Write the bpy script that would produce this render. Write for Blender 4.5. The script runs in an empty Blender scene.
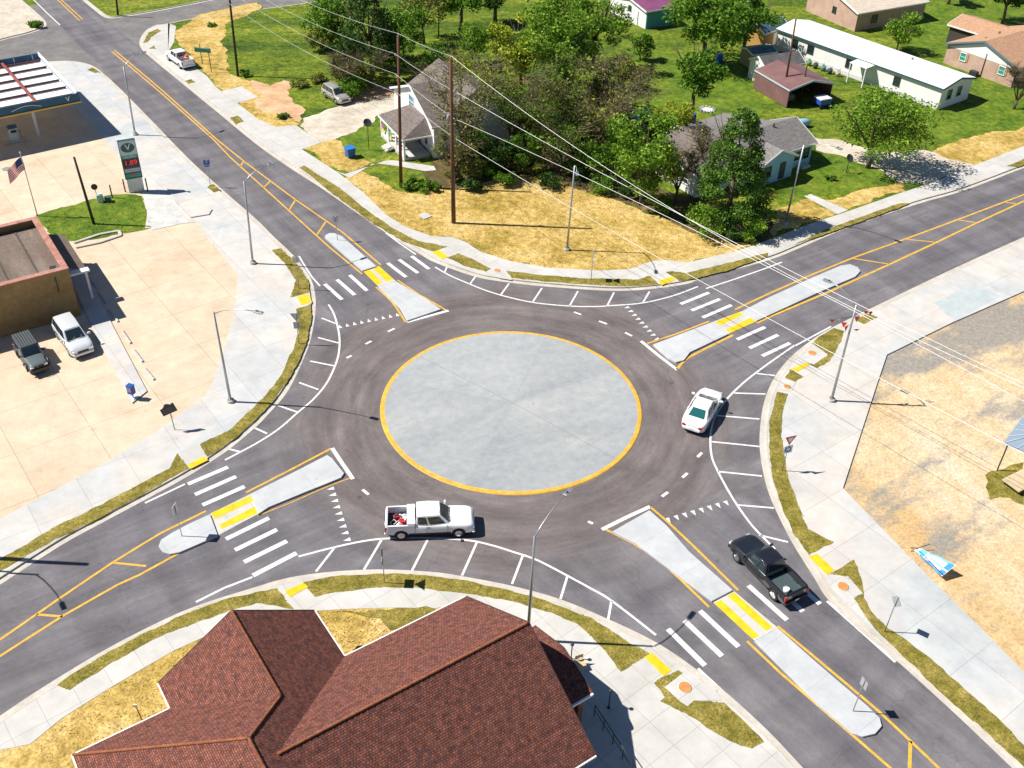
import bpy, bmesh, math, random
from mathutils import Vector, Matrix
RN = random.Random(11)
S = bpy.context.scene
COL = S.collection
# ---------------------------------------------------------------- survey: drone camera pose (height in metres)
H = 50.0; F = 1012.8; TH = 0.64959; RO = 0.030279
FW = Vector((0, math.cos(TH), -math.sin(TH)))
R0 = Vector((1, 0, 0)); U0 = R0.cross(FW)
RR = R0*math.cos(RO) + U0*math.sin(RO)
UU = -R0*math.sin(RO) + U0*math.cos(RO)
def G(px, py, z=0.0):
    "world point on the level z seen at a survey pixel"
    d = FW + RR*((px-512)/F) - UU*((py-384)/F)
    return Vector((0, 0, H)) + d*((z-H)/d.z)
def PJ(P):
    d = Vector(P) - Vector((0, 0, H)); z = d.dot(FW)
    return 512+F*d.dot(RR)/z, 384-F*d.dot(UU)/z
def ZT(base, top, z0=0.1):
    "height of an upright thing from its foot and its top"
    g = G(base[0], base[1], z0); lo, hi = z0, 25.0
    for _ in range(40):
        m = (lo+hi)/2
        if PJ((g.x, g.y, m))[1] > top[1]: lo = m
        else: hi = m
    return (lo+hi)/2
ZB = 0.12          # level of the raised blocks (lawns, pavements)
# ---------------------------------------------------------------- materials
MATS = {}
def nodes(name):
    m = bpy.data.materials.new(name); m.use_nodes = True
    nt = m.node_tree; b = nt.nodes['Principled BSDF']
    return m, nt, b
def ramp(nt, stops):
    r = nt.nodes.new('ShaderNodeValToRGB'); e = r.color_ramp.elements
    while len(e) > 1: e.remove(e[-1])
    e[0].position = stops[0][0]; e[0].color = (*stops[0][1], 1)
    for p, c in stops[1:]:
        k = e.new(p); k.color = (*c, 1)
    return r
def plain(name, c, rough=.5, metal=0, var=0.0, spec=None, coat=0):
    if name in MATS: return MATS[name]
    m, nt, b = nodes(name)
    b.inputs['Base Color'].default_value = (*c, 1); b.inputs['Roughness'].default_value = rough
    b.inputs['Metallic'].default_value = metal
    if spec is not None: b.inputs['Specular IOR Level'].default_value = spec
    if coat: b.inputs['Coat Weight'].default_value = coat; b.inputs['Coat Roughness'].default_value = .05
    if var:
        tc = nt.nodes.new('ShaderNodeTexCoord'); n = nt.nodes.new('ShaderNodeTexNoise')
        n.inputs['Scale'].default_value = 2.5; n.inputs['Detail'].default_value = 6; n.inputs['Roughness'].default_value = .65
        nt.links.new(tc.outputs['Object'], n.inputs['Vector'])
        r = ramp(nt, [(.3, tuple(x*(1-var) for x in c)), (.7, tuple(min(1, x*(1+var)) for x in c))])
        nt.links.new(n.outputs['Fac'], r.inputs['Fac']); nt.links.new(r.outputs['Color'], b.inputs['Base Color'])
    MATS[name] = m; return m
def noisy(name, stops, scale=.3, detail=8, rough=.9, fine=(20, .12), stretch=None, rot=0, mid=None, bump=0, joints=None, nrough=.6, mapk='Object'):
    """large noise through a colour ramp x fine grain x optional middle noise, joint lines (size, rot, width, dark)"""
    if name in MATS: return MATS[name]
    m, nt, b = nodes(name); L = nt.links.new
    b.inputs['Roughness'].default_value = rough
    b.inputs['Specular IOR Level'].default_value = .25
    tc = nt.nodes.new('ShaderNodeTexCoord'); mp = nt.nodes.new('ShaderNodeMapping')
    mp.vector_type = 'TEXTURE'
    mp.inputs['Rotation'].default_value = (0, 0, rot)
    if stretch: mp.inputs['Scale'].default_value = stretch
    L(tc.outputs[mapk], mp.inputs['Vector'])
    n = nt.nodes.new('ShaderNodeTexNoise'); n.inputs['Scale'].default_value = scale
    n.inputs['Detail'].default_value = detail; n.inputs['Roughness'].default_value = nrough
    L(mp.outputs['Vector'], n.inputs['Vector'])
    r = ramp(nt, stops); L(n.outputs['Fac'], r.inputs['Fac'])
    out = r.outputs['Color']
    def mul(a, fac_socket, lo, hi, p0=.3, p1=.7):
        mr = nt.nodes.new('ShaderNodeMapRange'); L(fac_socket, mr.inputs['Value'])
        mr.inputs['From Min'].default_value = p0; mr.inputs['From Max'].default_value = p1
        mr.inputs['To Min'].default_value = lo; mr.inputs['To Max'].default_value = hi
        v = nt.nodes.new('ShaderNodeVectorMath'); v.operation = 'SCALE'
        L(a, v.inputs[0]); L(mr.outputs['Result'], v.inputs['Scale']); return v.outputs[0]
    fn = nt.nodes.new('ShaderNodeTexNoise'); fn.inputs['Scale'].default_value = fine[0]; fn.inputs['Detail'].default_value = 3
    L(tc.outputs['Object'], fn.inputs['Vector'])
    out = mul(out, fn.outputs['Fac'], 1-fine[1], 1+fine[1])
    if mid:
        mn = nt.nodes.new('ShaderNodeTexNoise'); mn.inputs['Scale'].default_value = mid[0]; mn.inputs['Detail'].default_value = 6
        mn.inputs['Roughness'].default_value = .7
        L(tc.outputs['Object'], mn.inputs['Vector']); out = mul(out, mn.outputs['Fac'], 1-mid[1], 1+mid[1])
    if joints:
        size, jr, wd, dark = joints
        jm = nt.nodes.new('ShaderNodeMapping'); jm.vector_type = 'TEXTURE'; jm.inputs['Rotation'].default_value = (0, 0, jr)
        L(tc.outputs['Object'], jm.inputs['Vector'])
        bt = nt.nodes.new('ShaderNodeTexBrick'); bt.offset = 0
        bt.inputs['Color1'].default_value = (1, 1, 1, 1); bt.inputs['Color2'].default_value = (.93, .93, .93, 1)
        bt.inputs['Mortar'].default_value = (dark, dark, dark, 1); bt.inputs['Scale'].default_value = 1
        bt.inputs['Mortar Size'].default_value = wd; bt.inputs['Brick Width'].default_value = size; bt.inputs['Row Height'].default_value = size
        L(jm.outputs['Vector'], bt.inputs['Vector'])
        v = nt.nodes.new('ShaderNodeVectorMath'); v.operation = 'MULTIPLY'
        L(out, v.inputs[0]); L(bt.outputs['Color'], v.inputs[1]); out = v.outputs[0]
    if name.startswith('concrete') :
        cn = nt.nodes.new('ShaderNodeTexNoise'); cn.inputs['Scale'].default_value = .9; cn.inputs['Detail'].default_value = 6; cn.inputs['Roughness'].default_value = .6; L(tc.outputs['Object'], cn.inputs['Vector'])
        out = mul(out, cn.outputs['Fac'], 1, .78, .66, .76)           # damp and oil stains
        vo = nt.nodes.new('ShaderNodeTexVoronoi'); vo.feature = 'DISTANCE_TO_EDGE'; vo.inputs['Scale'].default_value = .11
        ds = nt.nodes.new('ShaderNodeVectorMath'); ds.operation = 'ADD'; L(tc.outputs['Object'], ds.inputs[0]); L(n.outputs['Color'], ds.inputs[1]); L(ds.outputs[0], vo.inputs['Vector'])
        out = mul(out, vo.outputs['Distance'], .93 if 'lot' in name else 1, 1, .0, .004)      # hairline cracks
    L(out, b.inputs['Base Color'])
    if bump:
        bp = nt.nodes.new('ShaderNodeBump'); bp.inputs['Strength'].default_value = bump; bp.inputs['Distance'].default_value = .08
        L(fn.outputs['Fac'], bp.inputs['Height']); L(bp.outputs['Normal'], b.inputs['Normal'])
    MATS[name] = m; return m
def shingle(name, c1, c2, mortar, w=.32, h=.15, size=.012, patch=.35):
    if name in MATS: return MATS[name]
    m, nt, b = nodes(name); L = nt.links.new
    b.inputs['Roughness'].default_value = .9; b.inputs['Specular IOR Level'].default_value = .2
    uv = nt.nodes.new('ShaderNodeUVMap'); uv.uv_map = 'UVMap'
    bt = nt.nodes.new('ShaderNodeTexBrick'); bt.inputs['Scale'].default_value = 1; bt.offset = .37; bt.offset_frequency = 3
    bt.inputs['Color1'].default_value = (*c1, 1); bt.inputs['Color2'].default_value = (*c2, 1)
    bt.inputs['Mortar'].default_value = (*mortar, 1); bt.inputs['Mortar Size'].default_value = size
    bt.inputs['Brick Width'].default_value = w; bt.inputs['Row Height'].default_value = h; bt.inputs['Mortar Smooth'].default_value = .3
    L(uv.outputs['UV'], bt.inputs['Vector'])
    n = nt.nodes.new('ShaderNodeTexNoise'); n.inputs['Scale'].default_value = 2.6; n.inputs['Detail'].default_value = 5; n.inputs['Roughness'].default_value = .75
    L(uv.outputs['UV'], n.inputs['Vector'])
    mr = nt.nodes.new('ShaderNodeMapRange'); L(n.outputs['Fac'], mr.inputs['Value'])
    mr.inputs['From Min'].default_value = .3; mr.inputs['From Max'].default_value = .7
    mr.inputs['To Min'].default_value = 1-patch; mr.inputs['To Max'].default_value = 1+patch
    v = nt.nodes.new('ShaderNodeVectorMath'); v.operation = 'SCALE'
    L(bt.outputs['Color'], v.inputs[0]); L(mr.outputs['Result'], v.inputs['Scale']); L(v.outputs[0], b.inputs['Base Color'])
    bp = nt.nodes.new('ShaderNodeBump'); bp.inputs['Strength'].default_value = .6; bp.inputs['Distance'].default_value = .02
    L(bt.outputs['Fac'], bp.inputs['Height']); bp.invert = True; L(bp.outputs['Normal'], b.inputs['Normal'])
    MATS[name] = m; return m
def leafmat(name, stops, trans=.25):
    if name in MATS: return MATS[name]
    m, nt, b = nodes(name); L = nt.links.new
    g = nt.nodes.new('ShaderNodeNewGeometry'); r = ramp(nt, stops)
    L(g.outputs['Random Per Island'], r.inputs['Fac'])
    L(r.outputs['Color'], b.inputs['Base Color']); b.inputs['Roughness'].default_value = .6
    b.inputs['Specular IOR Level'].default_value = .2
    if trans:
        t = nt.nodes.new('ShaderNodeBsdfTranslucent'); L(r.outputs['Color'], t.inputs['Color'])
        mx = nt.nodes.new('ShaderNodeMixShader'); mx.inputs[0].default_value = trans
        o = nt.nodes['Material Output']; L(b.outputs[0], mx.inputs[1]); L(t.outputs[0], mx.inputs[2]); L(mx.outputs[0], o.inputs['Surface'])
    MATS[name] = m; return m
# ---------------------------------------------------------------- objects
def tag(o, label=None, cat=None, group=None, kind=None):
    if label: o['label'] = label
    if cat: o['category'] = cat
    if group: o['group'] = group
    if kind: o['kind'] = kind
    return o
def empty(name, loc, rz=0, label=None, cat=None, group=None):
    o = bpy.data.objects.new(name, None); COL.objects.link(o)
    o.location = loc; o.rotation_euler = (0, 0, rz); o.empty_display_size = .3
    return tag(o, label, cat, group)
class MB:
    def __init__(s): s.v = []; s.f = []; s.sm = []; s.uv = {}
    def add(s, vs, fs, smooth=False):
        o = len(s.v); s.v += [Vector(p) for p in vs]
        for f in fs: s.f.append([i+o for i in f]); s.sm.append(smooth)
        return s
    def quad(s, a, b, c, d): return s.add([a, b, c, d], [[0, 1, 2, 3]])
    def box(s, c, d, rz=0, M=None):
        x, y, z = d[0]/2, d[1]/2, d[2]/2
        vs = [Vector((i, j, k)) for i in (-x, x) for j in (-y, y) for k in (-z, z)]
        T = Matrix.Translation(Vector(c)) @ Matrix.Rotation(rz, 4, 'Z')
        if M is not None: T = M @ T
        return s.add([T @ v for v in vs], [[0, 1, 3, 2], [4, 6, 7, 5], [0, 4, 5, 1], [2, 3, 7, 6], [0, 2, 6, 4], [1, 5, 7, 3]])
    def beam(s, a, b, w, h, up=(0, 0, 1)):
        a, b = Vector(a), Vector(b); d = (b-a).normalized(); u = Vector(up)
        x = d.cross(u)
        if x.length < 1e-4: x = d.cross(Vector((1, 0, 0)))
        x.normalize(); u = x.cross(d)
        vs = [p + x*(i*w/2) + u*(j*h/2) for p in (a, b) for i, j in ((-1, -1), (1, -1), (1, 1), (-1, 1))]
        return s.add(vs, [[0, 1, 2, 3], [7, 6, 5, 4], [0, 4, 5, 1], [1, 5, 6, 2], [2, 6, 7, 3], [3, 7, 4, 0]])
    def tube(s, pts, rads, n=8, cap=True, smooth=True):
        pts = [Vector(p) for p in pts]
        if not hasattr(rads, '__len__'): rads = [rads]*len(pts)
        o = len(s.v); x = None
        for i, p in enumerate(pts):
            d = (pts[min(i+1, len(pts)-1)] - pts[max(i-1, 0)]).normalized()
            if x is None:
                x = d.cross(Vector((0, 0, 1)))
                if x.length < 1e-3: x = Vector((1, 0, 0))
            x = (x - d*x.dot(d)).normalized(); y = d.cross(x)
            for k in range(n):
                a = 2*math.pi*k/n; s.v.append(p + (x*math.cos(a)+y*math.sin(a))*rads[i])
        for i in range(len(pts)-1):
            for k in range(n):
                a = o+i*n+k; b = o+i*n+(k+1) % n
                s.f.append([a, b, b+n, a+n]); s.sm.append(smooth)
        if cap:
            s.f.append([o+k for k in range(n)][::-1]); s.sm.append(False)
            e = o+(len(pts)-1)*n; s.f.append([e+k for k in range(n)]); s.sm.append(False)
        return s
    def cyl(s, c, r, h, n=20, axis='Z', r2=None):
        c = Vector(c); ax = {'X': Vector((1, 0, 0)), 'Y': Vector((0, 1, 0)), 'Z': Vector((0, 0, 1))}[axis]
        return s.tube([c-ax*h/2, c+ax*h/2], [r, r2 if r2 is not None else r], n)
    def ball(s, c, r, n=10, m=6, sc=(1, 1, 1)):
        c = Vector(c); vs = []; fs = []
        for i in range(m+1):
            t = math.pi*i/m
            for k in range(n):
                a = 2*math.pi*k/n
                vs.append(c+Vector((r*sc[0]*math.sin(t)*math.cos(a), r*sc[1]*math.sin(t)*math.sin(a), r*sc[2]*math.cos(t))))
        for i in range(m):
            for k in range(n): fs.append([i*n+k, (i+1)*n+k, (i+1)*n+(k+1) % n, i*n+(k+1) % n])
        return s.add(vs, fs, True)
    def prism(s, poly, z0, z1):
        "poly: xy points, extruded from z0 to z1 (concave allowed)"
        n = len(poly)
        A = sum(poly[i][0]*poly[(i+1) % n][1]-poly[(i+1) % n][0]*poly[i][1] for i in range(n))
        if A < 0: poly = poly[::-1]
        s.add([(p[0], p[1], z0) for p in poly]+[(p[0], p[1], z1) for p in poly],
              [list(range(n, 2*n)), list(range(n))[::-1]]+[[i, (i+1) % n, (i+1) % n+n, i+n] for i in range(n)])
        return s
    def shift(s, v):
        v = Vector(v); s.v = [p+v for p in s.v]; return s
    def build(s, name, mat, parent=None, bevel=0, seg=2, weld=True, tri=False):
        me = bpy.data.meshes.new(name)
        me.from_pydata([tuple(p) for p in s.v], [], s.f)
        for p, q in zip(me.polygons, s.sm): p.use_smooth = q
        bm = bmesh.new(); bm.from_mesh(me)
        if weld: bmesh.ops.remove_doubles(bm, verts=bm.verts, dist=1e-5)
        big = [f for f in bm.faces if len(f.verts) > 4]
        if big: bmesh.ops.triangulate(bm, faces=big, ngon_method='EAR_CLIP')
        bm.to_mesh(me); bm.free()
        if isinstance(mat, (list, tuple)):
            for m in mat: me.materials.append(m)
        else: me.materials.append(mat)
        o = bpy.data.objects.new(name, me); COL.objects.link(o)
        if parent: o.parent = parent
        if bevel:
            b = o.modifiers.new('edge', 'BEVEL'); b.width = bevel; b.segments = seg; b.limit_method = 'ANGLE'; b.angle_limit = math.radians(35)
        return o
def copy_tree(o, parent=None):
    c = o.copy(); COL.objects.link(c)
    if parent: c.parent = parent
    for ch in [x for x in S.objects if x.parent == o]: copy_tree(ch, c)
    return c
# ---------------------------------------------------------------- outlines
def GP(pts, z=0): return [G(x, y, z) for x, y in pts]
def cr(P, n=6, closed=False):
    "Catmull-Rom through world points"
    out = []; m = len(P)
    rng = range(m if closed else m-1)
    for i in rng:
        if closed: a, b, c, d = P[i-1], P[i], P[(i+1) % m], P[(i+2) % m]
        else: a, b, c, d = P[max(i-1, 0)], P[i], P[i+1], P[min(i+2, m-1)]
        for k in range(n):
            t = k/n
            out.append(.5*((2*b)+(c-a)*t+(2*a-5*b+4*c-d)*t*t+(3*b-a-3*c+d)*t**3))
    if not closed: out.append(P[-1])
    return out
def offset(P, d):
    "shift an open line sideways by d metres (left of travel positive)"
    out = []
    for i, p in enumerate(P):
        t = (P[min(i+1, len(P)-1)]-P[max(i-1, 0)]); t.z = 0; t.normalize()
        out.append(p+Vector((-t.y, t.x, 0))*d)
    return out
def ribbon(P, d0, d1, z0, z1, mb=None):
    "solid band between two offsets of a line, from z0 up to z1"
    mb = mb or MB(); A = offset(P, d0); B = offset(P, d1)
    n = len(P)
    vs = [Vector((p.x, p.y, z)) for z in (z0, z1) for L in (A, B) for p in L]
    fs = []
    for i in range(n-1):
        a0, a1, b0, b1 = i, i+1, n+i, n+i+1
        fs += [[2*n+a0, 2*n+a1, 2*n+b1, 2*n+b0], [a0, a1, 2*n+a1, 2*n+a0], [b0, 2*n+b0, 2*n+b1, b1]]
    fs += [[0, 2*n, 3*n, n], [n-1, 2*n-1, 4*n-1, 3*n-1]]
    return mb.add(vs, fs)
def ragged(P, amp, step=.8, seed=1, soft=True):
    "natural outline: repeated midpoint displacement"
    r = random.Random(seed); P = [p.copy() for p in P]
    for it in range(6):
        out = []; n = len(P); done = True
        for i in range(n):
            a, b = P[i], P[(i+1) % n]; L = (b-a).length; out.append(a)
            if L > step:
                done = False; d = b-a; q = min(amp*1.2, L*.16)*r.uniform(-1, 1)
                out.append((a+b)/2+Vector((-d.y, d.x, 0)).normalized()*q)
        P = out
        if done: break
    return P
def ragged_old(P, amp, step=.8, seed=1, soft=True):
    "subdivide a closed outline and shake it"
    r = random.Random(seed); out = []; n = len(P)
    for i in range(n):
        a, b = P[i], P[(i+1) % n]; L = (b-a).length; k = max(1, int(L/step))
        for j in range(k):
            p = a.lerp(b, j/k); out.append(p+Vector((r.uniform(-amp, amp), r.uniform(-amp, amp), 0)))
    return out
def sheet(name, P, z, mat, th=.0, kind='structure', base=None):
    mb = MB(); mb.prism([(p.x, p.y) for p in P], base if base is not None else z-.02, z)
    o = mb.build(name, mat); o['kind'] = kind; return o
def sheetpx(name, pts, z, mat, smooth=0, rag=0, seed=1, step=.8, base=None):
    P = GP(pts, z)
    if smooth: P = cr(P, smooth, True)
    if rag: P = ragged(P, rag, step, seed)
    return sheet(name, P, z, mat, base=base)
# ---------------------------------------------------------------- palette
DIR_A = math.radians(-48)   # NW-SE road
DIR_B = math.radians(33)    # SW-NE road
def roadmat(name, rot):
    m, nt, b = nodes(name); L = nt.links.new; b.inputs['Roughness'].default_value = .82; b.inputs['Specular IOR Level'].default_value = .3
    tc = nt.nodes.new('ShaderNodeTexCoord')
    def vm(op, a, v=None, sc=None):
        n = nt.nodes.new('ShaderNodeVectorMath'); n.operation = op; L(a, n.inputs[0])
        if v is not None:
            if isinstance(v, tuple): n.inputs[1].default_value = v
            else: L(v, n.inputs[1])
        if sc is not None:
            if isinstance(sc, float): n.inputs['Scale'].default_value = sc
            else: L(sc, n.inputs['Scale'])
        return n
    def noise(vec, sc, det=8, ro=.65):
        n = nt.nodes.new('ShaderNodeTexNoise'); n.inputs['Scale'].default_value = sc; n.inputs['Detail'].default_value = det; n.inputs['Roughness'].default_value = ro; L(vec, n.inputs['Vector']); return n.outputs['Fac']
    def mr(v, f0, f1, t0, t1, smooth=False):
        n = nt.nodes.new('ShaderNodeMapRange'); L(v, n.inputs['Value'])
        n.inputs['From Min'].default_value = f0; n.inputs['From Max'].default_value = f1; n.inputs['To Min'].default_value = t0; n.inputs['To Max'].default_value = t1
        if smooth: n.interpolation_type = 'SMOOTHSTEP'
        return n.outputs['Result']
    P = tc.outputs['Object']
    mp = nt.nodes.new('ShaderNodeMapping'); mp.vector_type = 'TEXTURE'; mp.inputs['Rotation'].default_value = (0, 0, rot); mp.inputs['Scale'].default_value = (9, 1, 1); L(P, mp.inputs['Vector'])
    st = ramp(nt, [(.28, (.098, .092, .104)), (.5, (.145, .136, .147)), (.72, (.205, .194, .198))]); L(noise(mp.outputs['Vector'], .55, 10, .7), st.inputs['Fac'])
    rel = vm('SUBTRACT', P, (CXY[0], CXY[1], 0)).outputs[0]
    ln = nt.nodes.new('ShaderNodeVectorMath'); ln.operation = 'LENGTH'; L(rel, ln.inputs[0])
    nv = vm('NORMALIZE', rel).outputs[0]; sc = vm('SCALE', nv, sc=2.4).outputs[0]
    cb = nt.nodes.new('ShaderNodeCombineXYZ'); L(ln.outputs['Value'], cb.inputs[2])
    ring = vm('ADD', sc, cb.outputs[0]).outputs[0]
    rr_ = ramp(nt, [(.28, (.105, .088, .089)), (.5, (.15, .128, .125)), (.72, (.205, .18, .172))]); L(noise(ring, 1.1, 10, .72), rr_.inputs['Fac'])
    wob = noise(P, .18, 4, .6)
    ad = nt.nodes.new('ShaderNodeMath'); ad.operation = 'MULTIPLY_ADD'; L(wob, ad.inputs[0]); ad.inputs[1].default_value = 9; L(ln.outputs['Value'], ad.inputs[2])
    f = mr(ad.outputs[0], 19.5, 24.5, 1, 0, True)
    mx = nt.nodes.new('ShaderNodeMix'); mx.data_type = 'RGBA'; L(f, mx.inputs['Factor']); L(st.outputs['Color'], mx.inputs['A']); L(rr_.outputs['Color'], mx.inputs['B'])
    out = mx.outputs['Result']
    # tyre-worn dark ring in the circulating lane
    tr = mr(noise(ring, .75, 2, .4), .42, .62, 1.0, .84); out = vm('SCALE', out, sc=tr).outputs[0]
    out = vm('SCALE', out, sc=mr(noise(P, 28, 4, .7), .3, .7, .70, 1.30)).outputs[0]
    out = vm('SCALE', out, sc=mr(noise(P, 3.2, 8, .75), .3, .7, .88, 1.12)).outputs[0]
    out = vm('SCALE', out, sc=mr(noise(P, .3, 5, .6), .32, .68, .84, 1.16)).outputs[0]
    # pale dust drifted here and there, dark oil spots
    du = mr(noise(mp.outputs['Vector'], .9, 10, .8), .64, .80, 0, .45); m2 = nt.nodes.new('ShaderNodeMix'); m2.data_type = 'RGBA'; L(du, m2.inputs['Factor']); L(out, m2.inputs['A']); m2.inputs['B'].default_value = (.36, .34, .31, 1); out = m2.outputs['Result']
    out = vm('SCALE', out, sc=mr(noise(P, .8, 3, .5), .70, .78, 1, .55)).outputs[0]
    vo = nt.nodes.new('ShaderNodeTexVoronoi'); vo.feature = 'DISTANCE_TO_EDGE'; vo.inputs['Scale'].default_value = .085
    nn = nt.nodes.new('ShaderNodeTexNoise'); nn.inputs['Scale'].default_value = .5; nn.inputs['Detail'].default_value = 6; L(P, nn.inputs['Vector'])
    dd = vm('SCALE', nn.outputs['Color'], sc=2.5).outputs[0]; L(vm('ADD', P, dd).outputs[0], vo.inputs['Vector'])
    out = vm('SCALE', out, sc=mr(vo.outputs['Distance'], .0, .004, .80, 1)).outputs[0]
    L(out, b.inputs['Base Color']); MATS[name] = m; return m
CXY = (0, 1.26134*50)
asphA = roadmat('asphalt_main_road', math.radians(-53))
asphB = roadmat('asphalt_cross_road', math.radians(34))
asphSide = noisy('asphalt_side_street', [(.3, (.13, .125, .125)), (.7, (.2, .19, .18))], .4, 9, .85, (30, .2), mid=(1, .15))
concN = noisy('concrete_new', [(.3, (.44, .43, .40)), (.7, (.56, .545, .515))], .18, 10, .8, (30, .05), mid=(.9, .09), joints=(1.9, math.radians(-50), .018, .68))
concW = noisy('concrete_apron', [(.3, (.38, .41, .42)), (.43, (.46, .47, .47)), (.57, (.54, .50, .455)), (.72, (.555, .56, .565))], .08, 12, .8, (25, .05), mid=(.6, .11), joints=(3.6, math.radians(37), .02, .68), nrough=.68)
concT = noisy('concrete_old_lot', [(.22, (.48, .355, .24)), (.45, (.58, .46, .335)), (.62, (.60, .49, .37)), (.8, (.61, .54, .45))], .11, 12, .85, (12, .07), mid=(.55, .13), joints=(5.5, math.radians(38), .025, .62), nrough=.7)
concG = noisy('concrete_island', [(.25, (.22, .235, .245)), (.42, (.30, .318, .328)), (.56, (.34, .352, .352)), (.72, (.42, .415, .395))], .3, 14, .8, (22, .10), (3.2, 1, 1), math.radians(28), mid=(1.6, .11), nrough=.72)
def wedge():
    nt = concG.node_tree; L = nt.links.new; b = nt.nodes['Principled BSDF']; src = b.inputs['Base Color'].links[0].from_socket
    tc = nt.nodes.new('ShaderNodeTexCoord'); sp = nt.nodes.new('ShaderNodeSeparateXYZ'); L(tc.outputs['Object'], sp.inputs[0])
    at = nt.nodes.new('ShaderNodeMath'); at.operation = 'ARCTAN2'; L(sp.outputs['Y'], at.inputs[0]); L(sp.outputs['X'], at.inputs[1])
    fl = nt.nodes.new('ShaderNodeMath'); fl.operation = 'MULTIPLY_ADD'; L(at.outputs[0], fl.inputs[0]); fl.inputs[1].default_value = 8/6.28318; fl.inputs[2].default_value = .35
    f2 = nt.nodes.new('ShaderNodeMath'); f2.operation = 'FLOOR'; L(fl.outputs[0], f2.inputs[0])
    wn = nt.nodes.new('ShaderNodeTexWhiteNoise'); wn.noise_dimensions = '1D'; L(f2.outputs[0], wn.inputs['W'])
    mr = nt.nodes.new('ShaderNodeMapRange'); L(wn.outputs['Value'], mr.inputs['Value']); mr.inputs['To Min'].default_value = .95; mr.inputs['To Max'].default_value = 1.045
    v = nt.nodes.new('ShaderNodeVectorMath'); v.operation = 'SCALE'; L(src, v.inputs[0]); L(mr.outputs['Result'], v.inputs['Scale']); L(v.outputs[0], b.inputs['Base Color'])
wedge()
concS = noisy('concrete_median', [(.3, (.41, .43, .445)), (.7, (.51, .52, .525))], .4, 8, .8, (22, .05), mid=(1.5, .07), joints=(3.6, math.radians(-52), .012, .7))
concK = noisy('concrete_kerb', [(.3, (.42, .385, .335)), (.7, (.53, .495, .44))], .5, 8, .8, (20, .06), mid=(2, .08))
straw = noisy('straw_mulch', [(.24, (.14, .12, .02)), (.38, (.30, .21, .04)), (.52, (.47, .325, .10)), (.66, (.55, .41, .18)), (.8, (.60, .48, .30))], .2, 12, .95, (6, .28), mid=(1.6, .3), bump=.5, nrough=.72)
strawE = noisy('straw_and_dust', [(.25, (.41, .25, .10)), (.42, (.52, .36, .18)), (.56, (.56, .43, .27)), (.74, (.60, .53, .42))], .17, 12, .95, (5, .2), (1, 4.5, 1), math.radians(22), mid=(1.2, .18), bump=.4, nrough=.7)
turf = noisy('new_sod', [(.25, (.085, .08, .012)), (.45, (.175, .15, .025)), (.6, (.25, .20, .045)), (.8, (.37, .29, .10))], .9, 12, .95, (10, .4), mid=(3.5, .35), bump=.5)
grass = noisy('lawn_grass', [(.28, (.015, .04, .003)), (.42, (.055, .10, .006)), (.56, (.135, .175, .010)), (.70, (.24, .23, .04))], .16, 15, .95, (4, .45), (3.2, 1, 1), math.radians(12), mid=(1.1, .55), bump=.6, nrough=.7)
grassB = noisy('bright_grass', [(.28, (.04, .09, .005)), (.5, (.095, .155, .009)), (.75, (.17, .20, .02))], .35, 12, .95, (8, .4), mid=(1.4, .38), bump=.5)
def lotmat():
    m = strawE.copy(); m.name = 'sand_and_grey_chippings'; nt = m.node_tree; L = nt.links.new; b = nt.nodes['Principled BSDF']
    src = b.inputs['Base Color'].links[0].from_socket
    tc = nt.nodes.new('ShaderNodeTexCoord'); mp = nt.nodes.new('ShaderNodeMapping'); mp.vector_type = 'TEXTURE'; mp.inputs['Rotation'].default_value = (0, 0, math.radians(38)); mp.inputs['Scale'].default_value = (2.4, 1, 1); L(tc.outputs['Object'], mp.inputs['Vector'])
    n = nt.nodes.new('ShaderNodeTexNoise'); n.inputs['Scale'].default_value = .16; n.inputs['Detail'].default_value = 13; n.inputs['Roughness'].default_value = .68; L(mp.outputs['Vector'], n.inputs['Vector'])
    # more chippings towards the road to the north-east
    c = G(960, 400, 0); d = (G(1024, 300, 0)-c); d.z = 0; dl = d.length
    sub = nt.nodes.new('ShaderNodeVectorMath'); sub.operation = 'SUBTRACT'; L(tc.outputs['Object'], sub.inputs[0]); sub.inputs[1].default_value = tuple(c)
    dt = nt.nodes.new('ShaderNodeVectorMath'); dt.operation = 'DOT_PRODUCT'; L(sub.outputs[0], dt.inputs[0]); dt.inputs[1].default_value = tuple(d/dl/dl)
    r0 = nt.nodes.new('ShaderNodeMapRange'); L(dt.outputs['Value'], r0.inputs['Value']); r0.inputs['From Min'].default_value = -1.3; r0.inputs['From Max'].default_value = 1.0; r0.inputs['To Min'].default_value = -.075; r0.inputs['To Max'].default_value = .055
    ad = nt.nodes.new('ShaderNodeMath'); L(n.outputs['Fac'], ad.inputs[0]); L(r0.outputs['Result'], ad.inputs[1])
    r1 = nt.nodes.new('ShaderNodeMapRange'); L(ad.outputs[0], r1.inputs['Value']); r1.inputs['From Min'].default_value = .485; r1.inputs['From Max'].default_value = .58; r1.inputs['To Max'].default_value = .85
    n2 = nt.nodes.new('ShaderNodeTexNoise'); n2.inputs['Scale'].default_value = 2.5; n2.inputs['Detail'].default_value = 8; n2.inputs['Roughness'].default_value = .75; L(tc.outputs['Object'], n2.inputs['Vector'])
    rp = ramp(nt, [(.3, (.15, .155, .16)), (.55, (.24, .235, .22)), (.75, (.42, .36, .27))]); L(n2.outputs['Fac'], rp.inputs['Fac'])
    mx = nt.nodes.new('ShaderNodeMix'); mx.data_type = 'RGBA'; L(r1.outputs['Result'], mx.inputs['Factor']); L(src, mx.inputs['A']); L(rp.outputs['Color'], mx.inputs['B']); L(mx.outputs['Result'], b.inputs['Base Color'])
    return m
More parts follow.
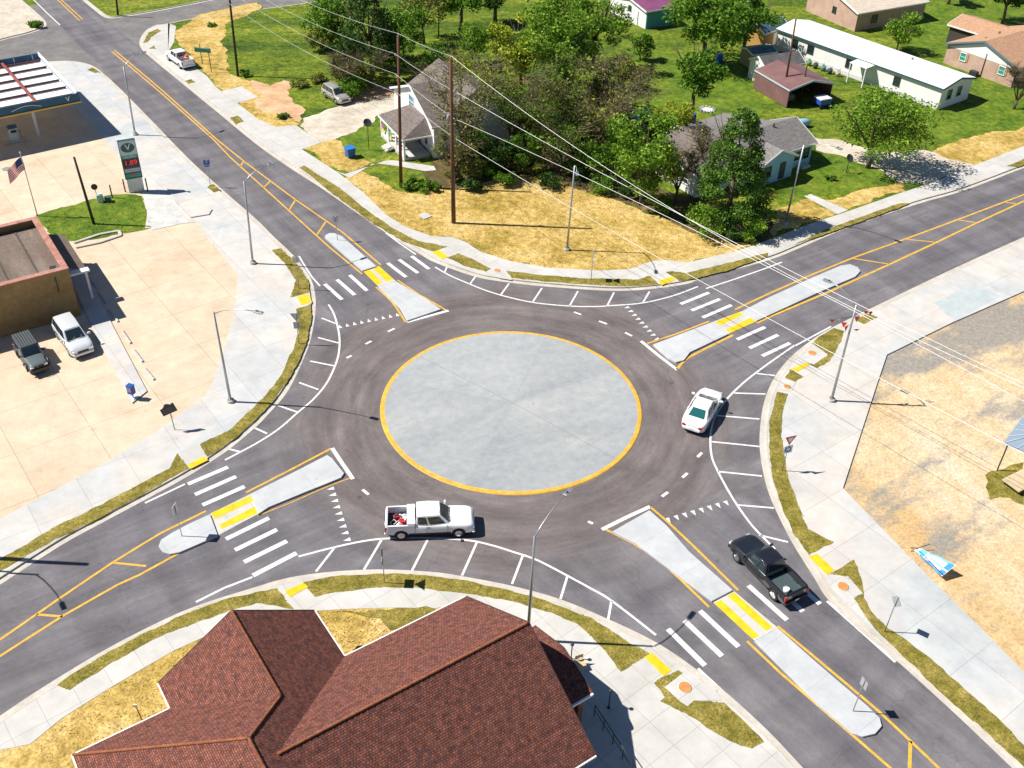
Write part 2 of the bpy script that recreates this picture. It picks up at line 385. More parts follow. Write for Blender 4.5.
soil = noisy('shaded_soil', [(.3, (.04, .045, .012)), (.6, (.12, .085, .035)), (.8, (.26, .17, .07))], .5, 10, .95, (8, .3), mid=(2, .25), bump=.4)
gravel = noisy('gravel_drive', [(.3, (.42, .36, .28)), (.7, (.60, .54, .45))], .3, 10, .95, (18, .2), mid=(1.2, .12), bump=.4)
patch = noisy('grey_chip_patch', [(.3, (.13, .13, .135)), (.5, (.20, .195, .19)), (.62, (.30, .26, .19)), (.8, (.46, .33, .17))], .5, 12, .95, (8, .35), mid=(1.5, .3))
dirt = noisy('bare_dirt', [(.3, (.42, .24, .12)), (.7, (.62, .42, .26))], .4, 10, .95, (10, .15), mid=(1.4, .15))
yel = noisy('yellow_road_paint', [(.25, (.42, .26, .08)), (.45, (.62, .34, .045)), (.7, (.72, .43, .07))], 1.5, 10, .6, (25, .18), mid=(4, .2))
ypad = noisy('yellow_tactile_pad', [(.3, (.74, .43, .012)), (.7, (.82, .50, .025))], 1.0, 8, .6, (25, .08), mid=(2, .12))
wht = noisy('white_road_paint', [(.3, (.36, .36, .36)), (.43, (.62, .62, .61)), (.7, (.76, .76, .75))], 2.6, 14, .6, (25, .14), mid=(4, .15), nrough=.75)
metalG = plain('galvanised_steel', (.42, .44, .46), .4, .7)
metalD = plain('dark_steel', (.05, .055, .06), .5, .5)
wood = noisy('brown_pole_wood', [(.3, (.09, .04, .022)), (.7, (.17, .085, .05))], 3, 6, .9, (30, .2), (1, 1, 6))
woodD = plain('dark_weathered_wood', (.035, .028, .022), .9, 0, .3)
wtrim = plain('white_painted_trim', (.78, .78, .77), .5)
glassD = plain('dark_window_glass', (.015, .03, .04), .06, 0, 0, .8)
black = plain('black_rubber', (.012, .012, .013), .7)
blackM = plain('black_trim', (.02, .02, .022), .4)
chrome = plain('bright_chrome', (.75, .76, .78), .15, 1)
redL = plain('red_tail_lens', (.45, .015, .015), .25)
lampL = plain('clear_headlamp', (.7, .72, .75), .15, .3)
orange = plain('orange_inspection_lid', (.55, .22, .06), .7, 0, .25)
# ---------------------------------------------------------------- terrain
g = MB(); g.add([(-500, -60, -.06), (500, -60, -.06), (500, 900, -.06), (-500, 900, -.06)], [[0, 1, 2, 3]])
tag(g.build('ground', grass), kind='structure')
CX = Vector((0, 1.26134*H, 0)); RI = .20726*H
def ext(P, d0, d1):
    "carry the ends of a line straight on, d0 metres before and d1 after"
    a = P[0]+(P[0]-P[1]).normalized()*d0; b = P[-1]+(P[-1]-P[-2]).normalized()*d1
    return [a]+P+[b]
# road-side edge of the gutter, four blocks
KN = cr(GP([(218, 15), (190, 19), (165, 24), (155, 25.5), (145, 31.5), (139.5, 41), (141.5, 49), (150, 57), (178, 80), (217, 112), (256, 144), (290, 168), (327, 192), (386, 233), (418, 253), (436, 263), (476, 277), (512, 283), (550, 287), (612, 291), (652, 289), (687, 284), (704, 278), (768, 260.5), (800, 248), (850, 227), (918, 204), (963, 191), (1024, 168)]))
KW = cr(GP([(0, 66), (25, 63), (50, 61.5), (72, 61), (92, 65.5), (105, 75), (120, 88.5), (150, 119), (190, 160), (225, 192), (256, 219), (273, 236), (288, 250), (301, 264), (311, 279), (315.5, 297), (315, 317), (310, 342), (302, 363), (292, 384), (283, 398), (271, 411.5), (256, 427), (231, 448), (214, 460), (200, 469), (187, 477), (160, 492), (104, 522), (62, 545), (0, 585)]))
KS = cr(GP([(0, 716), (25, 699), (62, 675.5), (105, 650), (150, 626.5), (195, 606.5), (256, 587), (288, 578), (330, 572), (381, 569.5), (431, 572), (460, 576), (512, 586), (562, 600), (612, 621), (642, 635), (667, 649), (697, 670), (730, 696), (768, 731), (803, 768)]))
KE = cr(GP([(1024, 237), (955, 268), (880, 304), (843, 322), (820, 334.5), (800, 349), (785, 363), (773, 380), (765, 399), (761, 419), (759.5, 444), (762.5, 469), (768, 491), (778, 515), (793, 544), (813, 576), (828, 599.5), (860, 631), (898, 662), (958, 716.5), (1010, 766)]))
KN = ext(KN, 60, 260); KW = ext(KW, 120, 120); KS = ext(KS, 120, 60); KE = ext(KE, 260, 60)
# far corner beyond the side street
KF = ext(cr(GP([(82, 0), (93, 9), (103, 16.5), (112, 18.5), (124, 17), (140, 14.5), (165, 10), (215, 0)])), 200, 60)
KG = ext(cr(GP([(22, 0), (36, 12), (46, 22), (44, 28), (30, 33.5), (14, 37.5), (0, 41)])), 200, 120)
# asphalt: one bed for each street
def road(name, pts, z, mat): return sheet(name, [Vector((p[0], p[1], 0)) for p in pts], z, mat, base=z-.05)
rb = [(p.x, p.y) for p in GP([(-132, -170), (-122, -170), (82, 0), (150, 56), (330, 150), (560, 250), (840, 470), (1100, 768), (1060, 900), (760, 900), (520, 640), (250, 420), (128, 96), (34, -1)], 0)]
road('main_road', rb, 0.0, asphA)
def cross(a, b, w0, w1):
    a, b = Vector(a), Vector(b); n = (b-a).normalized(); n = Vector((-n.y, n.x, 0))
    return [(p.x, p.y) for p in (a+n*w0, a-n*w0, b-n*w1, b+n*w1)]
pa = G(-60, 655); pb = G(300, 500); pc = G(700, 325); pd = G(1060, 190)
dW_ = (G(-60, 672)-G(60, 597)).normalized(); nW_ = Vector((-dW_.y, dW_.x, 0)); A_ = G(-60, 672)+dW_*140
road('cross_road', [(q.x, q.y) for q in (A_-nW_*14, A_+nW_*14, G(-60, 800), G(60, 768), G(330, 640), G(770, 480), pd+(pd-pc)*3-Vector((0, 16, 0)), pd+(pd-pc)*3+Vector((0, 16, 0)), G(700, 250), G(300, 380), G(60, 520), G(-60, 590))], .004, asphB)
road('side_street', [(q.x, q.y) for q in (G(-300, 110), G(-300, 70), G(60, 0), G(260, -40), G(420, -60), G(420, 10), G(170, 60), G(60, 100))], -.006, asphSide)
# central island: mountable concrete disc, yellow kerb ring
def disc(n, r0, r1, z0, z1, mb):
    vs = []
    for r, z in ((r0, z0), (r1, z1)):
        vs += [(math.cos(2*math.pi*k/n)*r, math.sin(2*math.pi*k/n)*r, z) for k in range(n)]
    mb.add(vs, [[k, (k+1) % n, n+(k+1) % n, n+k] for k in range(n)])
mb = MB(); n = 128
for (a, za), (b, zb) in zip([(RI-.36, .075), (6, .16), (2.5, .24)], [(6, .16), (2.5, .24), (.01, .27)]): disc(n, a, b, za, zb, mb)
o = mb.build('central_island', concG); o.location = CX; o['kind'] = 'structure'
mb = MB(); disc(n, RI, RI-.06, .008, .06, mb); disc(n, RI-.06, RI-.36, .06, .078, mb)
o = mb.build('central_island_kerb', yel); o.location = CX; o['kind'] = 'structure'
# joints scored across the island
mb = MB()
for a in (-38,):
    t = Vector((math.cos(math.radians(a)), math.sin(math.radians(a)), 0)); m_ = Vector((-t.y, t.x, 0))
    for off in (0,):
        pts = []
        for k in range(-8, 9):
            r = abs(k)/8*(RI-.4); z = .27-.03*min(r, 2.5)/2.5 if r < 2.5 else (.24-.08*(r-2.5)/3.5 if r < 6 else .16-.085*(r-6)/(RI-6.36))
            pts.append(t*(k/8*(RI-.4))+Vector((0, 0, z+.004)))
        for p, q in zip(pts, pts[1:]): mb.quad(p-m_*.018, p+m_*.018, q+m_*.018, q-m_*.018)
o = mb.build('island_joint', plain('joint_dark_line', (.2, .21, .21), .9)); o.location = CX; o['kind'] = 'structure'  # joint drawn as a thin dark grey line
# ---------------------------------------------------------------- raised blocks behind the kerbs
def block(name, K, sgn, closing, mat, z=ZB):
    P = offset(K, sgn*.58)+[Vector((x, y, 0)) for x, y in closing]
    sheet(name, P, z, mat, base=-.055)
    tag(ribbon(K, 0, sgn*.44, -.02, .016).build('gutter', concK), kind='structure')
    tag(ribbon(K, sgn*.44, sgn*.60, -.02, ZB+.02).build('kerb', concK, bevel=.02), kind='structure')
block('north_block', KN, 1, [(480, 500), (-60, 500)], grass)
block('west_block', KW, -1, [(-330, 0), (-330, 170)], concT)
block('south_block', KS, -1, [(-20, -60), (-60, -90)], straw)
block('east_block', KE, 1, [(300, -40), (500, 60)], lotmat(), .03)
block('corner_block', KF, 1, [(-10, 520), (-160, 520)], grass)
block('far_lot_block', KG, -1, [(-330, 200), (-330, 520), (-230, 520)], gravel)
# ---------------------------------------------------------------- pavements on the blocks
ZD, ZS, ZL, ZO = ZB+.004, ZB+.008, ZB+.012, ZB+.016
Z1, Z2, Z3, Z4 = ZB+.022, ZB+.028, ZB+.034, ZB+.042
def band(K, sgn, d0, z, name, mat, pts_outer=None): pass
# north side: pavement strip between kerb and straw
def strip_from(K, sgn, outer, name, z, mat):
    "area between the kerb back and an outer outline given in survey pixels (same direction as K)"
    P = offset(K, sgn*.60)[:]; Q = GP(outer, z)
    return sheet(name, [Vector((p.x, p.y, 0)) for p in P]+Q[::-1], z, mat, base=-.05)
outN = [(168, 23), (176, 26), (174, 42), (168, 52), (196, 68), (207, 76), (216, 87), (236, 102), (262, 122), (300, 148), (338, 172.5), (363, 192), (386, 214.5), (406, 227), (431, 236), (453, 237), (466, 242), (481, 252), (512, 261.5), (549, 267.5), (599, 270.5), (629.5, 269), (652, 261), (667, 260), (687, 262.5), (732, 252), (752, 246), (768, 240), (815, 222), (840, 214), (900, 193), (925, 185), (975, 165), (1024, 146), (1200, 70)]
strip_from(KN[12:], 1, outN, 'pavement', Z1, concN)
sheetpx('driveway_apron', [(222, 91), (241, 86), (258, 97), (237, 103), (228, 98)], Z2, concN)
sheetpx('driveway_apron', [(258, 119), (276, 127), (296, 125), (321, 142.5), (300, 150), (285, 144)], Z2, concN)
sheetpx('front_walk', [(336, 171), (345, 174), (384, 161), (392, 160), (434, 166), (436, 170), (425, 171), (398, 166), (378, 163.5), (372, 164), (350, 178)], Z2, concN)
sheetpx('front_walk', [(804, 196), (811, 194), (848, 210), (838, 214)], Z2, concN)
strip_from(KW, -1, [(-90, 90), (-5, 84), (10, 75), (60, 90), (95, 130), (128, 165), (150, 196), (200, 222), (215, 246), (237.5, 274), (236, 300), (232.5, 317), (224, 350), (212.5, 384), (205, 396), (160, 429), (110, 460), (75, 479), (0, 519), (-60, 552)], 'pavement', Z1, concW)
sheetpx('driveway_apron', [(145, 228), (151, 190), (165, 180), (212, 209), (222, 222), (213, 245), (196, 222)], Z2, concW)
sheetpx('grey_slab', [(935, 302), (975, 284), (1000, 296), (957, 320), (948, 316)], Z2, noisy('grey_blue_slab', [(.3, (.36, .41, .42)), (.7, (.44, .475, .475))], .6, 8, .8, (20, .06), mid=(2, .08)))
sheetpx('driveway_apron', [(142, 193), (165, 186), (188, 222), (152, 230)], Z3, noisy('coarse_concrete', [(.3, (.42, .42, .40)), (.7, (.58, .57, .54))], 1, 8, .9, (16, .12), mid=(3, .1)))
strip_from(KE, 1, [(1300, 195), (1024, 291), (953, 322), (887, 354.5), (877, 384), (860, 436), (843, 488), (928, 576), (976, 623), (1024, 672), (1090, 738)], 'pavement', Z1, concW)
strip_from(KS, -1, [(-60, 790), (0, 750), (30, 744), (62, 718), (100, 694), (140, 670), (175, 650), (215, 632), (250, 620), (313, 611), (345, 609), (395, 607.5), (436, 608), (465, 604), (500, 612), (540, 640), (560, 700), (580, 780), (600, 860)], 'pavement', Z1, concN)
# sod strips between kerb and pavement
SOD = [
 [(143, 43), (148, 33), (158, 28.5), (161, 31), (151, 37), (148, 42)], [(149, 48.5), (154, 45.5), (156, 49)],
 [(185, 81), (191, 79), (195.5, 82), (188.5, 84)], [(230, 117.5), (238, 115.5), (244, 121.5), (236, 124)],
 [(299.5, 167.5), (304, 165.5), (324, 178), (345, 192), (368.5, 211), (396, 229.5), (418.5, 241), (436, 244), (448, 246.5), (434, 251.5), (428, 250), (402, 240), (372, 222), (331, 192)],
 [(447, 257.5), (458, 253), (475, 260), (491, 268.5), (486, 271.5), (466, 266.5)],
 [(506, 271), (512, 271.5), (548, 275.5), (587, 278.5), (637, 279.5), (650, 275.5), (659, 284), (640, 286), (612, 286), (575, 284), (540, 281), (512, 278)],
 [(665.5, 272), (672, 271), (687, 273), (729.5, 262.5), (768, 252.5), (768, 256), (724.5, 271.5), (695, 278.5), (679, 281)],
 [(793, 245.5), (825.5, 229.5), (860, 217), (900, 203), (910, 203), (880, 215), (850, 225.5), (820, 236)],
 [(1006, 166), (1024, 158.5), (1060, 145), (1062, 149), (1018, 167)],
 [(272, 250), (281, 248), (289, 256), (300, 268), (308, 280), (310, 292), (290, 297.5), (296, 280), (284, 262)],
 [(296, 309), (311, 304), (311.5, 317), (308, 336), (300, 359), (288, 380), (277, 396), (262, 413), (240, 434), (207.5, 456.5), (200, 444), (228, 431), (252, 409), (268, 392), (282, 374), (292, 352), (298.5, 333)],
 [(177.5, 453), (189, 468.5), (160, 485), (125, 504), (95, 520), (55, 539), (0, 571), (-60, 607), (-60, 590), (0, 559), (60, 524), (120, 494), (170, 468)],
 [(87, 70), (92, 67.5), (99, 71.5), (96, 73)],
 [(207, 187), (213, 184), (221, 190), (214, 192.5)],
 [(855, 319.5), (867, 313.5), (878, 317), (864, 324)],
 [(812, 343.5), (822, 335), (834, 328), (844.5, 331), (840, 343), (830, 361), (817, 368), (807, 363), (815, 364), (828, 354.5)],
 [(785, 378), (790, 369), (803, 376.5), (796, 382)],
 [(777, 391.5), (788, 394), (783.5, 409), (781, 434), (787, 471.5), (795.5, 496.5), (808, 529), (834, 542), (809, 555), (792, 529), (779, 499), (771, 470), (769, 444), (770, 418)],
 [(830, 574), (854, 559.5), (860.5, 576), (864, 598), (875.5, 616), (888, 628.5), (908, 641), (943, 668.5), (985, 706), (1024, 745), (1060, 780), (1050, 795), (1016, 759), (990, 735), (943, 693.5), (898, 651), (873, 626), (854, 598.5), (862, 594), (848, 577)],
 [(57, 685), (70, 690), (112, 662), (150, 641), (195, 623), (235, 609), (256, 603), (294, 609), (277, 588), (256, 592), (225, 599), (190, 612), (150, 630), (105, 654), (80, 669)],
 [(303, 582), (330, 576.5), (381, 573.5), (431, 576), (470, 581), (512, 591), (545, 600), (590, 617), (650, 654), (621, 671.5), (608, 655), (580, 626), (550, 612), (520, 603), (470, 594), (420, 588), (380, 587.5), (335, 592), (315, 597)],
 [(654, 683), (663, 676.5), (678.5, 670), (683, 673), (664, 687), (687, 706), (694, 700.5), (724, 702.5), (740, 717), (764.5, 742), (752, 748.5), (730, 741), (700, 722), (660, 701), (665, 697)],
]
for i, q in enumerate(SOD):
    P = ragged(GP(q, Z3), .05, .5, 40+i)
    sheet('sod_verge', P, Z3, turf, base=Z3-.05)
# straw-mulched ground on the north block
sheetpx('straw_ground', [(176, 30), (196, 66), (210, 78), (222, 91), (241, 86), (262, 100), (254, 88), (235, 76), (228, 58), (222, 44), (225, 28), (240, 18), (262, 6), (258, 2), (200, 14)], ZS, straw, 0, .55, 3, step=.4)
sheetpx('straw_ground', [(240, 103), (258, 97), (262, 112), (275, 113), (293, 119), (300, 124), (296, 126), (276, 128), (262, 121)], ZS, straw, 0, .55, 4, step=.4)
sheetpx('straw_ground', [(304, 149), (322, 141), (334, 138), (345, 148), (352, 158), (372, 162), (350, 172), (338, 170)], ZS, straw, 0, .55, 5, step=.4)
sheetpx('straw_ground', [(346, 177), (358, 171), (372, 176), (392, 188), (408, 193), (440, 189), (470, 184), (490, 176), (520, 172), (548, 176), (575, 186), (600, 196), (640, 210), (680, 226), (720, 238), (748, 243), (752, 246), (732, 252), (690, 263), (667, 260), (640, 268), (600, 271), (540, 267), (480, 252), (460, 239), (430, 237), (400, 225), (370, 200)], ZS, straw, 0, .55, 6, step=.4)
sheetpx('straw_ground', [(776, 208), (790, 205), (800, 200), (812, 199), (836, 213), (816, 221), (790, 228), (772, 236), (765, 225)], ZS, straw, 0, .55, 7, step=.4)
sheetpx('straw_ground', [(822, 200), (846, 196), (870, 188), (900, 180), (905, 192), (870, 203), (846, 211)], ZS, straw, 0, .55, 8, step=.4)
sheetpx('straw_ground', [(925, 152), (950, 143), (985, 133), (1024, 126), (1080, 110), (1080, 130), (1024, 147), (975, 166), (950, 168), (938, 160)], ZS, straw, 0, .55, 9, step=.4)
sheetpx('gravel_drive', [(816, 138), (840, 140), (866, 148), (880, 152), (925, 150), (952, 160), (975, 166), (925, 184), (900, 184), (885, 172), (866, 165), (835, 154), (816, 150)], ZO+.003, gravel, 0, .3, 10)
sheetpx('gravel_drive', [(303, 118), (322, 112), (352, 102), (400, 97), (402, 108), (376, 116), (374, 122), (355, 132), (338, 138), (322, 142), (300, 126)], ZO+.003, gravel, 0, .3, 11)
sheetpx('bare_dirt', [(345, 98), (360, 88), (392, 84), (402, 90), (400, 98), (360, 104)], ZD, dirt, 0, .5, 12)
sheetpx('bare_dirt', [(238, 84), (252, 80), (270, 86), (284, 80), (292, 84), (288, 96), (306, 110), (300, 122), (280, 118), (262, 116), (240, 103)], ZD, dirt, 0, .6, 13)
sheetpx('bare_dirt', [(720, 78), (738, 74), (748, 86), (738, 92), (724, 88)], ZD, dirt, 0, .5, 14)
sheetpx('lawn', [(340, 138), (352, 130), (372, 121), (380, 118), (384, 150), (378, 158), (356, 158), (346, 148)], ZL, grassB, 0, .2, 15)
sheetpx('lawn', [(790, 166), (812, 152), (840, 156), (868, 166), (884, 176), (870, 186), (845, 194), (815, 197), (800, 200), (780, 206), (774, 190)], ZL, grassB, 0, .25, 16)
sheetpx('lawn', [(900, -30), (1060, -30), (1060, 112), (1000, 130), (960, 138), (930, 146), (925, 120), (940, 112), (985, 102), (965, 80), (930, 62), (905, 50)], ZL, grassB, 0, .5, 17, step=2)
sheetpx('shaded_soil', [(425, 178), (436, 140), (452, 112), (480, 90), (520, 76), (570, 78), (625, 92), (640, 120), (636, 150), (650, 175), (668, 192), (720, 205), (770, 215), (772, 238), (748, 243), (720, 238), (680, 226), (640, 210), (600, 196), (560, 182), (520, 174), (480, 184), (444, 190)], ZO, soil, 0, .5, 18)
sheetpx('lawn', [(700, 60), (750, 50), (764, 100), (760, 125), (720, 120), (690, 110), (600, 120), (580, 70), (620, 40)], ZL, grassB, 0, .8, 19, step=2)
# old lot details, west block
sheetpx('lawn', [(36, 215), (70, 205.5), (104, 196), (128, 193.5), (142, 196), (147, 210), (151, 228), (120, 234), (90, 240), (54, 242)], ZL, grassB, 0, .12, 20)
sheetpx('lot_walk', [(66, 270), (84, 266), (114, 328), (147, 391), (132, 403), (98, 340)], ZB+.10, concW)
def kerbstone(name, a, b, w, h, z=ZB):
    A, B = G(*a, z), G(*b, z); mb = MB(); mb.beam(A+Vector((0, 0, h/2)), B+Vector((0, 0, h/2)), w, h); return mb
m_ = MB()
for a, b in (((74, 243.5), (100, 235)), ((100, 235), (119, 231.5)), ((119, 231.5), (121, 236)), ((121, 236), (100, 243)), ((76, 248), (100, 243))):
    A, B = G(*a, ZB), G(*b, ZB); m_.beam(A+Vector((0, 0, .07)), B+Vector((0, 0, .07)), .3, .16)
tag(m_.build('kerb', concK, bevel=.02), kind='structure')
sheetpx('raised_kerb_pad', [(167, 189), (179, 187), (198, 198), (212, 209), (209, 214), (191, 217), (182, 209)], ZB+.14, concW, base=0)
# grey chippings soaked into the sand are part of the east lot's own ground material
sheetpx('weedy_ground', [(985, 475), (1000, 470), (1010, 465), (1024, 462), (1024, 505), (1010, 498), (990, 500)], .036, turf, 0, .3, 70)
sheetpx('straw_ground', [(30, 744), (62, 720), (100, 696), (140, 672), (175, 652), (215, 634), (260, 640), (250, 800), (10, 800)], ZS, straw, 0, .55, 71, step=.4)
sheetpx('weedy_ground', [(335, 612), (395, 608), (436, 609), (420, 625), (390, 630), (380, 618)], Z2, turf, 0, .2, 72)
# tactile pads at the kerb ramps and the ramp slabs round them
PADS = [[(432, 252), (438.5, 250), (448.5, 256.5), (442, 259)], [(658, 281), (672, 276.5), (676, 279.5), (662, 285)],
        [(297, 296.5), (308.5, 294), (312, 302), (301, 305)], [(187, 465), (204, 456), (208, 460), (191, 468.5)],
        [(791.7, 368.8), (805.8, 362.5), (809.7, 364.8), (797, 371.5)], [(809, 556.5), (817, 553.5), (834.5, 570), (827.5, 575)],
        [(284.5, 591), (303.5, 582.5), (308, 587), (290, 597)], [(644.5, 657), (652, 652.5), (671.5, 670), (664, 676)]]
for q in PADS: sheetpx('tactile_paving', q, Z4+.004, ypad)
for q in ([(436, 249), (450, 245.5), (462, 252), (449, 258), (441, 253.5)], [(646, 272), (664, 268), (676, 277), (661, 284)], [(290, 298), (309, 292), (312, 303), (296, 309)], [(178, 452), (197, 444), (208, 458), (190, 467)]):
    sheetpx('kerb_ramp', q, Z2, concN)
# drain inlets with round lids
for q, lid in (([(487, 273.5), (493, 268), (510, 275), (512, 280), (500, 278)], (497, 270.5)), ([(800, 357), (813, 348), (828, 354.5), (814, 364.5)], (812, 353)),
               ([(782, 383), (796, 382), (792, 391), (778, 390)], (787, 386.7)), ([(826, 580), (848, 576), (863, 593.5), (853, 597), (873, 628), (866, 620), (838, 594)], (843, 586.5)),
               ([(664.5, 687), (683, 673), (715, 689), (722, 700), (694, 700.5), (687.5, 706)], (685, 687.5))):
    sheetpx('drain_slab', q, Z4, concN)
LIDS = [((497, 270.5), 'small orange-brown lid in the concrete by the kerb below the straw field', .28), ((812, 353), 'orange-brown round lid in the slab between sod patches near the pole with red pennants', .32),
        ((787, 386.7), 'orange-brown round lid at the top end of the long curved sod strip', .28), ((843, 586.5), 'orange-brown round lid on the slab right of the black pickup', .34),
        ((685, 687.5), 'orange-brown round lid on the slab beside the tile-roofed building', .36)]
for p, lb, r in LIDS:
    c = G(*p, Z4+.01); t = empty('manhole_cover', c, 0, lb, 'manhole cover', 'orange-brown lids set in the kerbside slabs')
    MB().cyl((0, 0, .012), r, .03, 24).build('lid', orange, t); a = MB()
    disc(24, r+.05, r+.01, .0, .03, a); a.build('frame_ring', concK, t)
for p, lb in (((6, 173), 'round grey tank lid in the old concrete lot, left of the flagpole'), ((169.5, 148.5), None)):
    if lb:
        t = empty('manhole_cover', G(p[0]+1, p[1]-4, ZB), 0, lb, 'manhole cover')
        MB().cyl((0, 0, .01), .5, .03, 24).build('lid', plain('grey_iron_lid', (.22, .24, .23), .6), t)
tag(sheetpx('utility_box_lid', [(418, 215), (425, 212), (432, 216), (424, 219)], ZB+.08, concN), 'small square concrete lid in the straw field near the kerb', 'utility lid')
bpy.context.scene.objects['utility_box_lid']['kind'] = 'structure'
del bpy.context.scene.objects['utility_box_lid']['category']; del bpy.context.scene.objects['utility_box_lid']['label']
# ---------------------------------------------------------------- splitter islands
def isl(name, pts, z=.15, smooth=0):
    P = GP(pts, z)
    mb = MB(); mb.prism([(p.x, p.y) for p in P], -.03, z)
    tag(mb.build(name, concS, bevel=.03), kind='structure')
ISL = [
 [(325, 238), (325.5, 235), (329, 233), (334, 232.8), (342, 236), (376.5, 266), (362.5, 270.5)],
 [(378, 286), (396, 281), (425, 298), (441, 309), (407, 320.5), (400, 308)],
 [(653, 344.5), (662, 341), (709.5, 323), (728, 334), (690, 352), (684, 360), (676, 362), (668, 358)],
 [(742, 311), (768, 297.5), (818, 275), (840.5, 265.5), (850, 264), (858, 267), (860.5, 271), (855.5, 276.5), (818, 292.5), (757, 320.5)],
 [(612, 531.5), (649.5, 510), (667, 525.5), (690, 552), (733, 590), (712, 601), (662, 563), (637, 544)],
 [(754.5, 640.5), (778, 628), (818, 663.5), (868, 706), (880, 718), (882, 726), (875.5, 733.5), (863, 736.5), (853, 733.5), (818, 704)],
 [(252, 493), (290, 474), (327, 455), (332, 458), (344, 473), (341, 477.5), (325, 484), (305, 492), (268.5, 507), (258, 514)],
 [(210, 514), (190, 523), (172, 532.5), (161, 539.5), (158.5, 546), (163, 552), (170, 554), (180, 552), (218, 535.5)]]
for q in ISL: isl('traffic_island', q)
for q in ([(362.5, 270.5), (376.5, 266), (396, 281), (378, 286)], [(709.5, 323), (742, 311), (757, 320.5), (728, 334)], [(712, 601), (733, 590), (778, 628), (754.5, 640.5)], [(210, 514), (252, 493), (258, 514), (218, 535.5)]):
    sheetpx('island_crossing', q, .02, concN)
for q in ([(363.5, 271.5), (369.8, 269.5), (382.5, 282.5), (377, 285)], [(372.5, 268.2), (379, 266), (394, 279.5), (387, 281.8)],
          [(714.5, 322.3), (739.5, 311.8), (743.5, 314.5), (721, 325.2)], [(726, 329.5), (751, 317.5), (755.5, 321.5), (730, 333)],
          [(714.2, 603), (721.3, 599.8), (759.5, 635.8), (752.5, 638.9)], [(727.5, 596), (733.8, 592), (772.8, 627.2), (766, 631)],
          [(211, 513), (250, 496), (254, 500.5), (215, 519)], [(219.5, 524.5), (254.5, 506.5), (258, 513), (221.5, 529)]):
    sheetpx('tactile_paving', q, .028, ypad)
# ---------------------------------------------------------------- painted lines
def paint(name, mat, lines, z=.014):
    mb = MB()
    for pts, w, *sm in lines:
        P = GP(pts, z)
        if sm: P = cr(P, 6)
        A = offset(P, w/2); B = offset(P, -w/2)
        for i in range(len(P)-1):
            mb.quad(A[i], A[i+1], B[i+1], B[i])
    return tag(mb.build(name, mat, weld=False), kind='structure')
YW = .17
paint('yellow_lines', yel, [
 ([(20, -31), (58, 0), (79.5, 20.5)], YW), ([(24, -31), (61.5, 0), (82.5, 19)], YW), ([(112, 51.5), (160, 92), (214, 140), (230, 157), (289.4, 211), (330, 247.7), (362, 274)], YW), ([(114.5, 50), (163, 91), (217.5, 140), (245.6, 162.5), (295.6, 199.7), (343, 232.5), (381, 265)], YW),
 ([(243.3, 161.7), (240.2, 166.4)], YW), ([(270.3, 181.3), (263.6, 187.5)], YW), ([(295.6, 199.7), (289, 210.2)], YW), ([(325.6, 221.9), (317.2, 234.4)], YW),
 ([(397.5, 280), (419, 294.5), (446, 310)], YW), ([(376, 287), (392, 302), (405.5, 322)], YW, 1),
 ([(647, 343.5), (676, 334), (709, 321.3)], YW), ([(677, 369.5), (683, 362), (694, 354.5), (733, 335)], YW+.05, 1),
 ([(735, 309.5), (768, 294), (812, 274.5), (853, 257.8), (908, 238), (958, 219.5), (1024, 194.5), (1200, 128)], YW+.03), ([(757, 323), (768, 317.5), (828, 292.3), (888, 265), (933, 244), (975.5, 223.5), (1024, 201), (1200, 126)], YW+.05),
 ([(853, 258.5), (889, 264)], YW), ([(907, 239.3), (934, 242)], YW), ([(958, 220), (976, 222.5)], YW), ([(1005, 202.3), (1016, 203.5)], YW),
 ([(650.5, 507), (668, 522), (692, 544.5), (738.4, 590.3)], YW), ([(606, 529.5), (637, 545.5), (660, 561.5), (678, 577), (709, 607)], YW, 1),
 ([(777.5, 626), (820, 661.5), (878, 710.5), (910.5, 741), (962, 790)], YW), ([(747, 641), (780, 672.5), (830, 715.5), (890.5, 768), (915, 790)], YW), ([(910.5, 741), (909, 782)], YW+.03),
 ([(246, 492.5), (290, 470), (331, 448.5)], YW), ([(206, 511), (160, 533.5), (112.5, 562.5), (60, 598), (0, 639.5), (-60, 683)], YW), ([(222, 531.5), (180, 552.5), (140, 574.5), (117, 585), (62.5, 616), (0, 656), (-60, 697)], YW),
 ([(113.5, 562.7), (146, 566)], YW), ([(36.5, 614.4), (62.5, 616.5)], YW), ([(258, 515.5), (290, 503), (325, 487.5), (350, 478)], .08)])
BW = .36
XW = {
 'nw': [((324.7, 284), (342, 299.5)), ((337, 279.5), (354.7, 295)), ((349.7, 275), (367, 290.7)), ((387.7, 263), (406, 277)), ((399, 259.5), (418, 273)), ((411.5, 256), (429, 269))],
 'ne': [((680.7, 304), (709, 292.5)), ((691.5, 310.5), (720, 299)), ((702.5, 317.5), (731.5, 305)), ((737, 339.5), (765, 327)), ((749.5, 348), (778, 334.8)), ((762, 356), (790, 343))],
 'se': [((700, 610.8), (738.5, 646.7)), ((684.5, 620.5), (722, 656)), ((668, 629), (705, 665.5)), ((748.5, 585.5), (787, 620)), ((765, 577), (803, 611.5)), ((782, 570), (820, 604))],
 'sw': [((188, 484), (228, 467)), ((195, 494.5), (236, 476.5)), ((202.5, 505), (244.5, 486.5)), ((226, 539), (269, 518)), ((235, 550), (277, 529.5)), ((244, 562), (287, 541)), ((253, 575.5), (296.5, 553))]}
for k, ls in XW.items(): paint('crosswalk_bars', wht, [([a, b], BW) for a, b in ls])
EW = .16
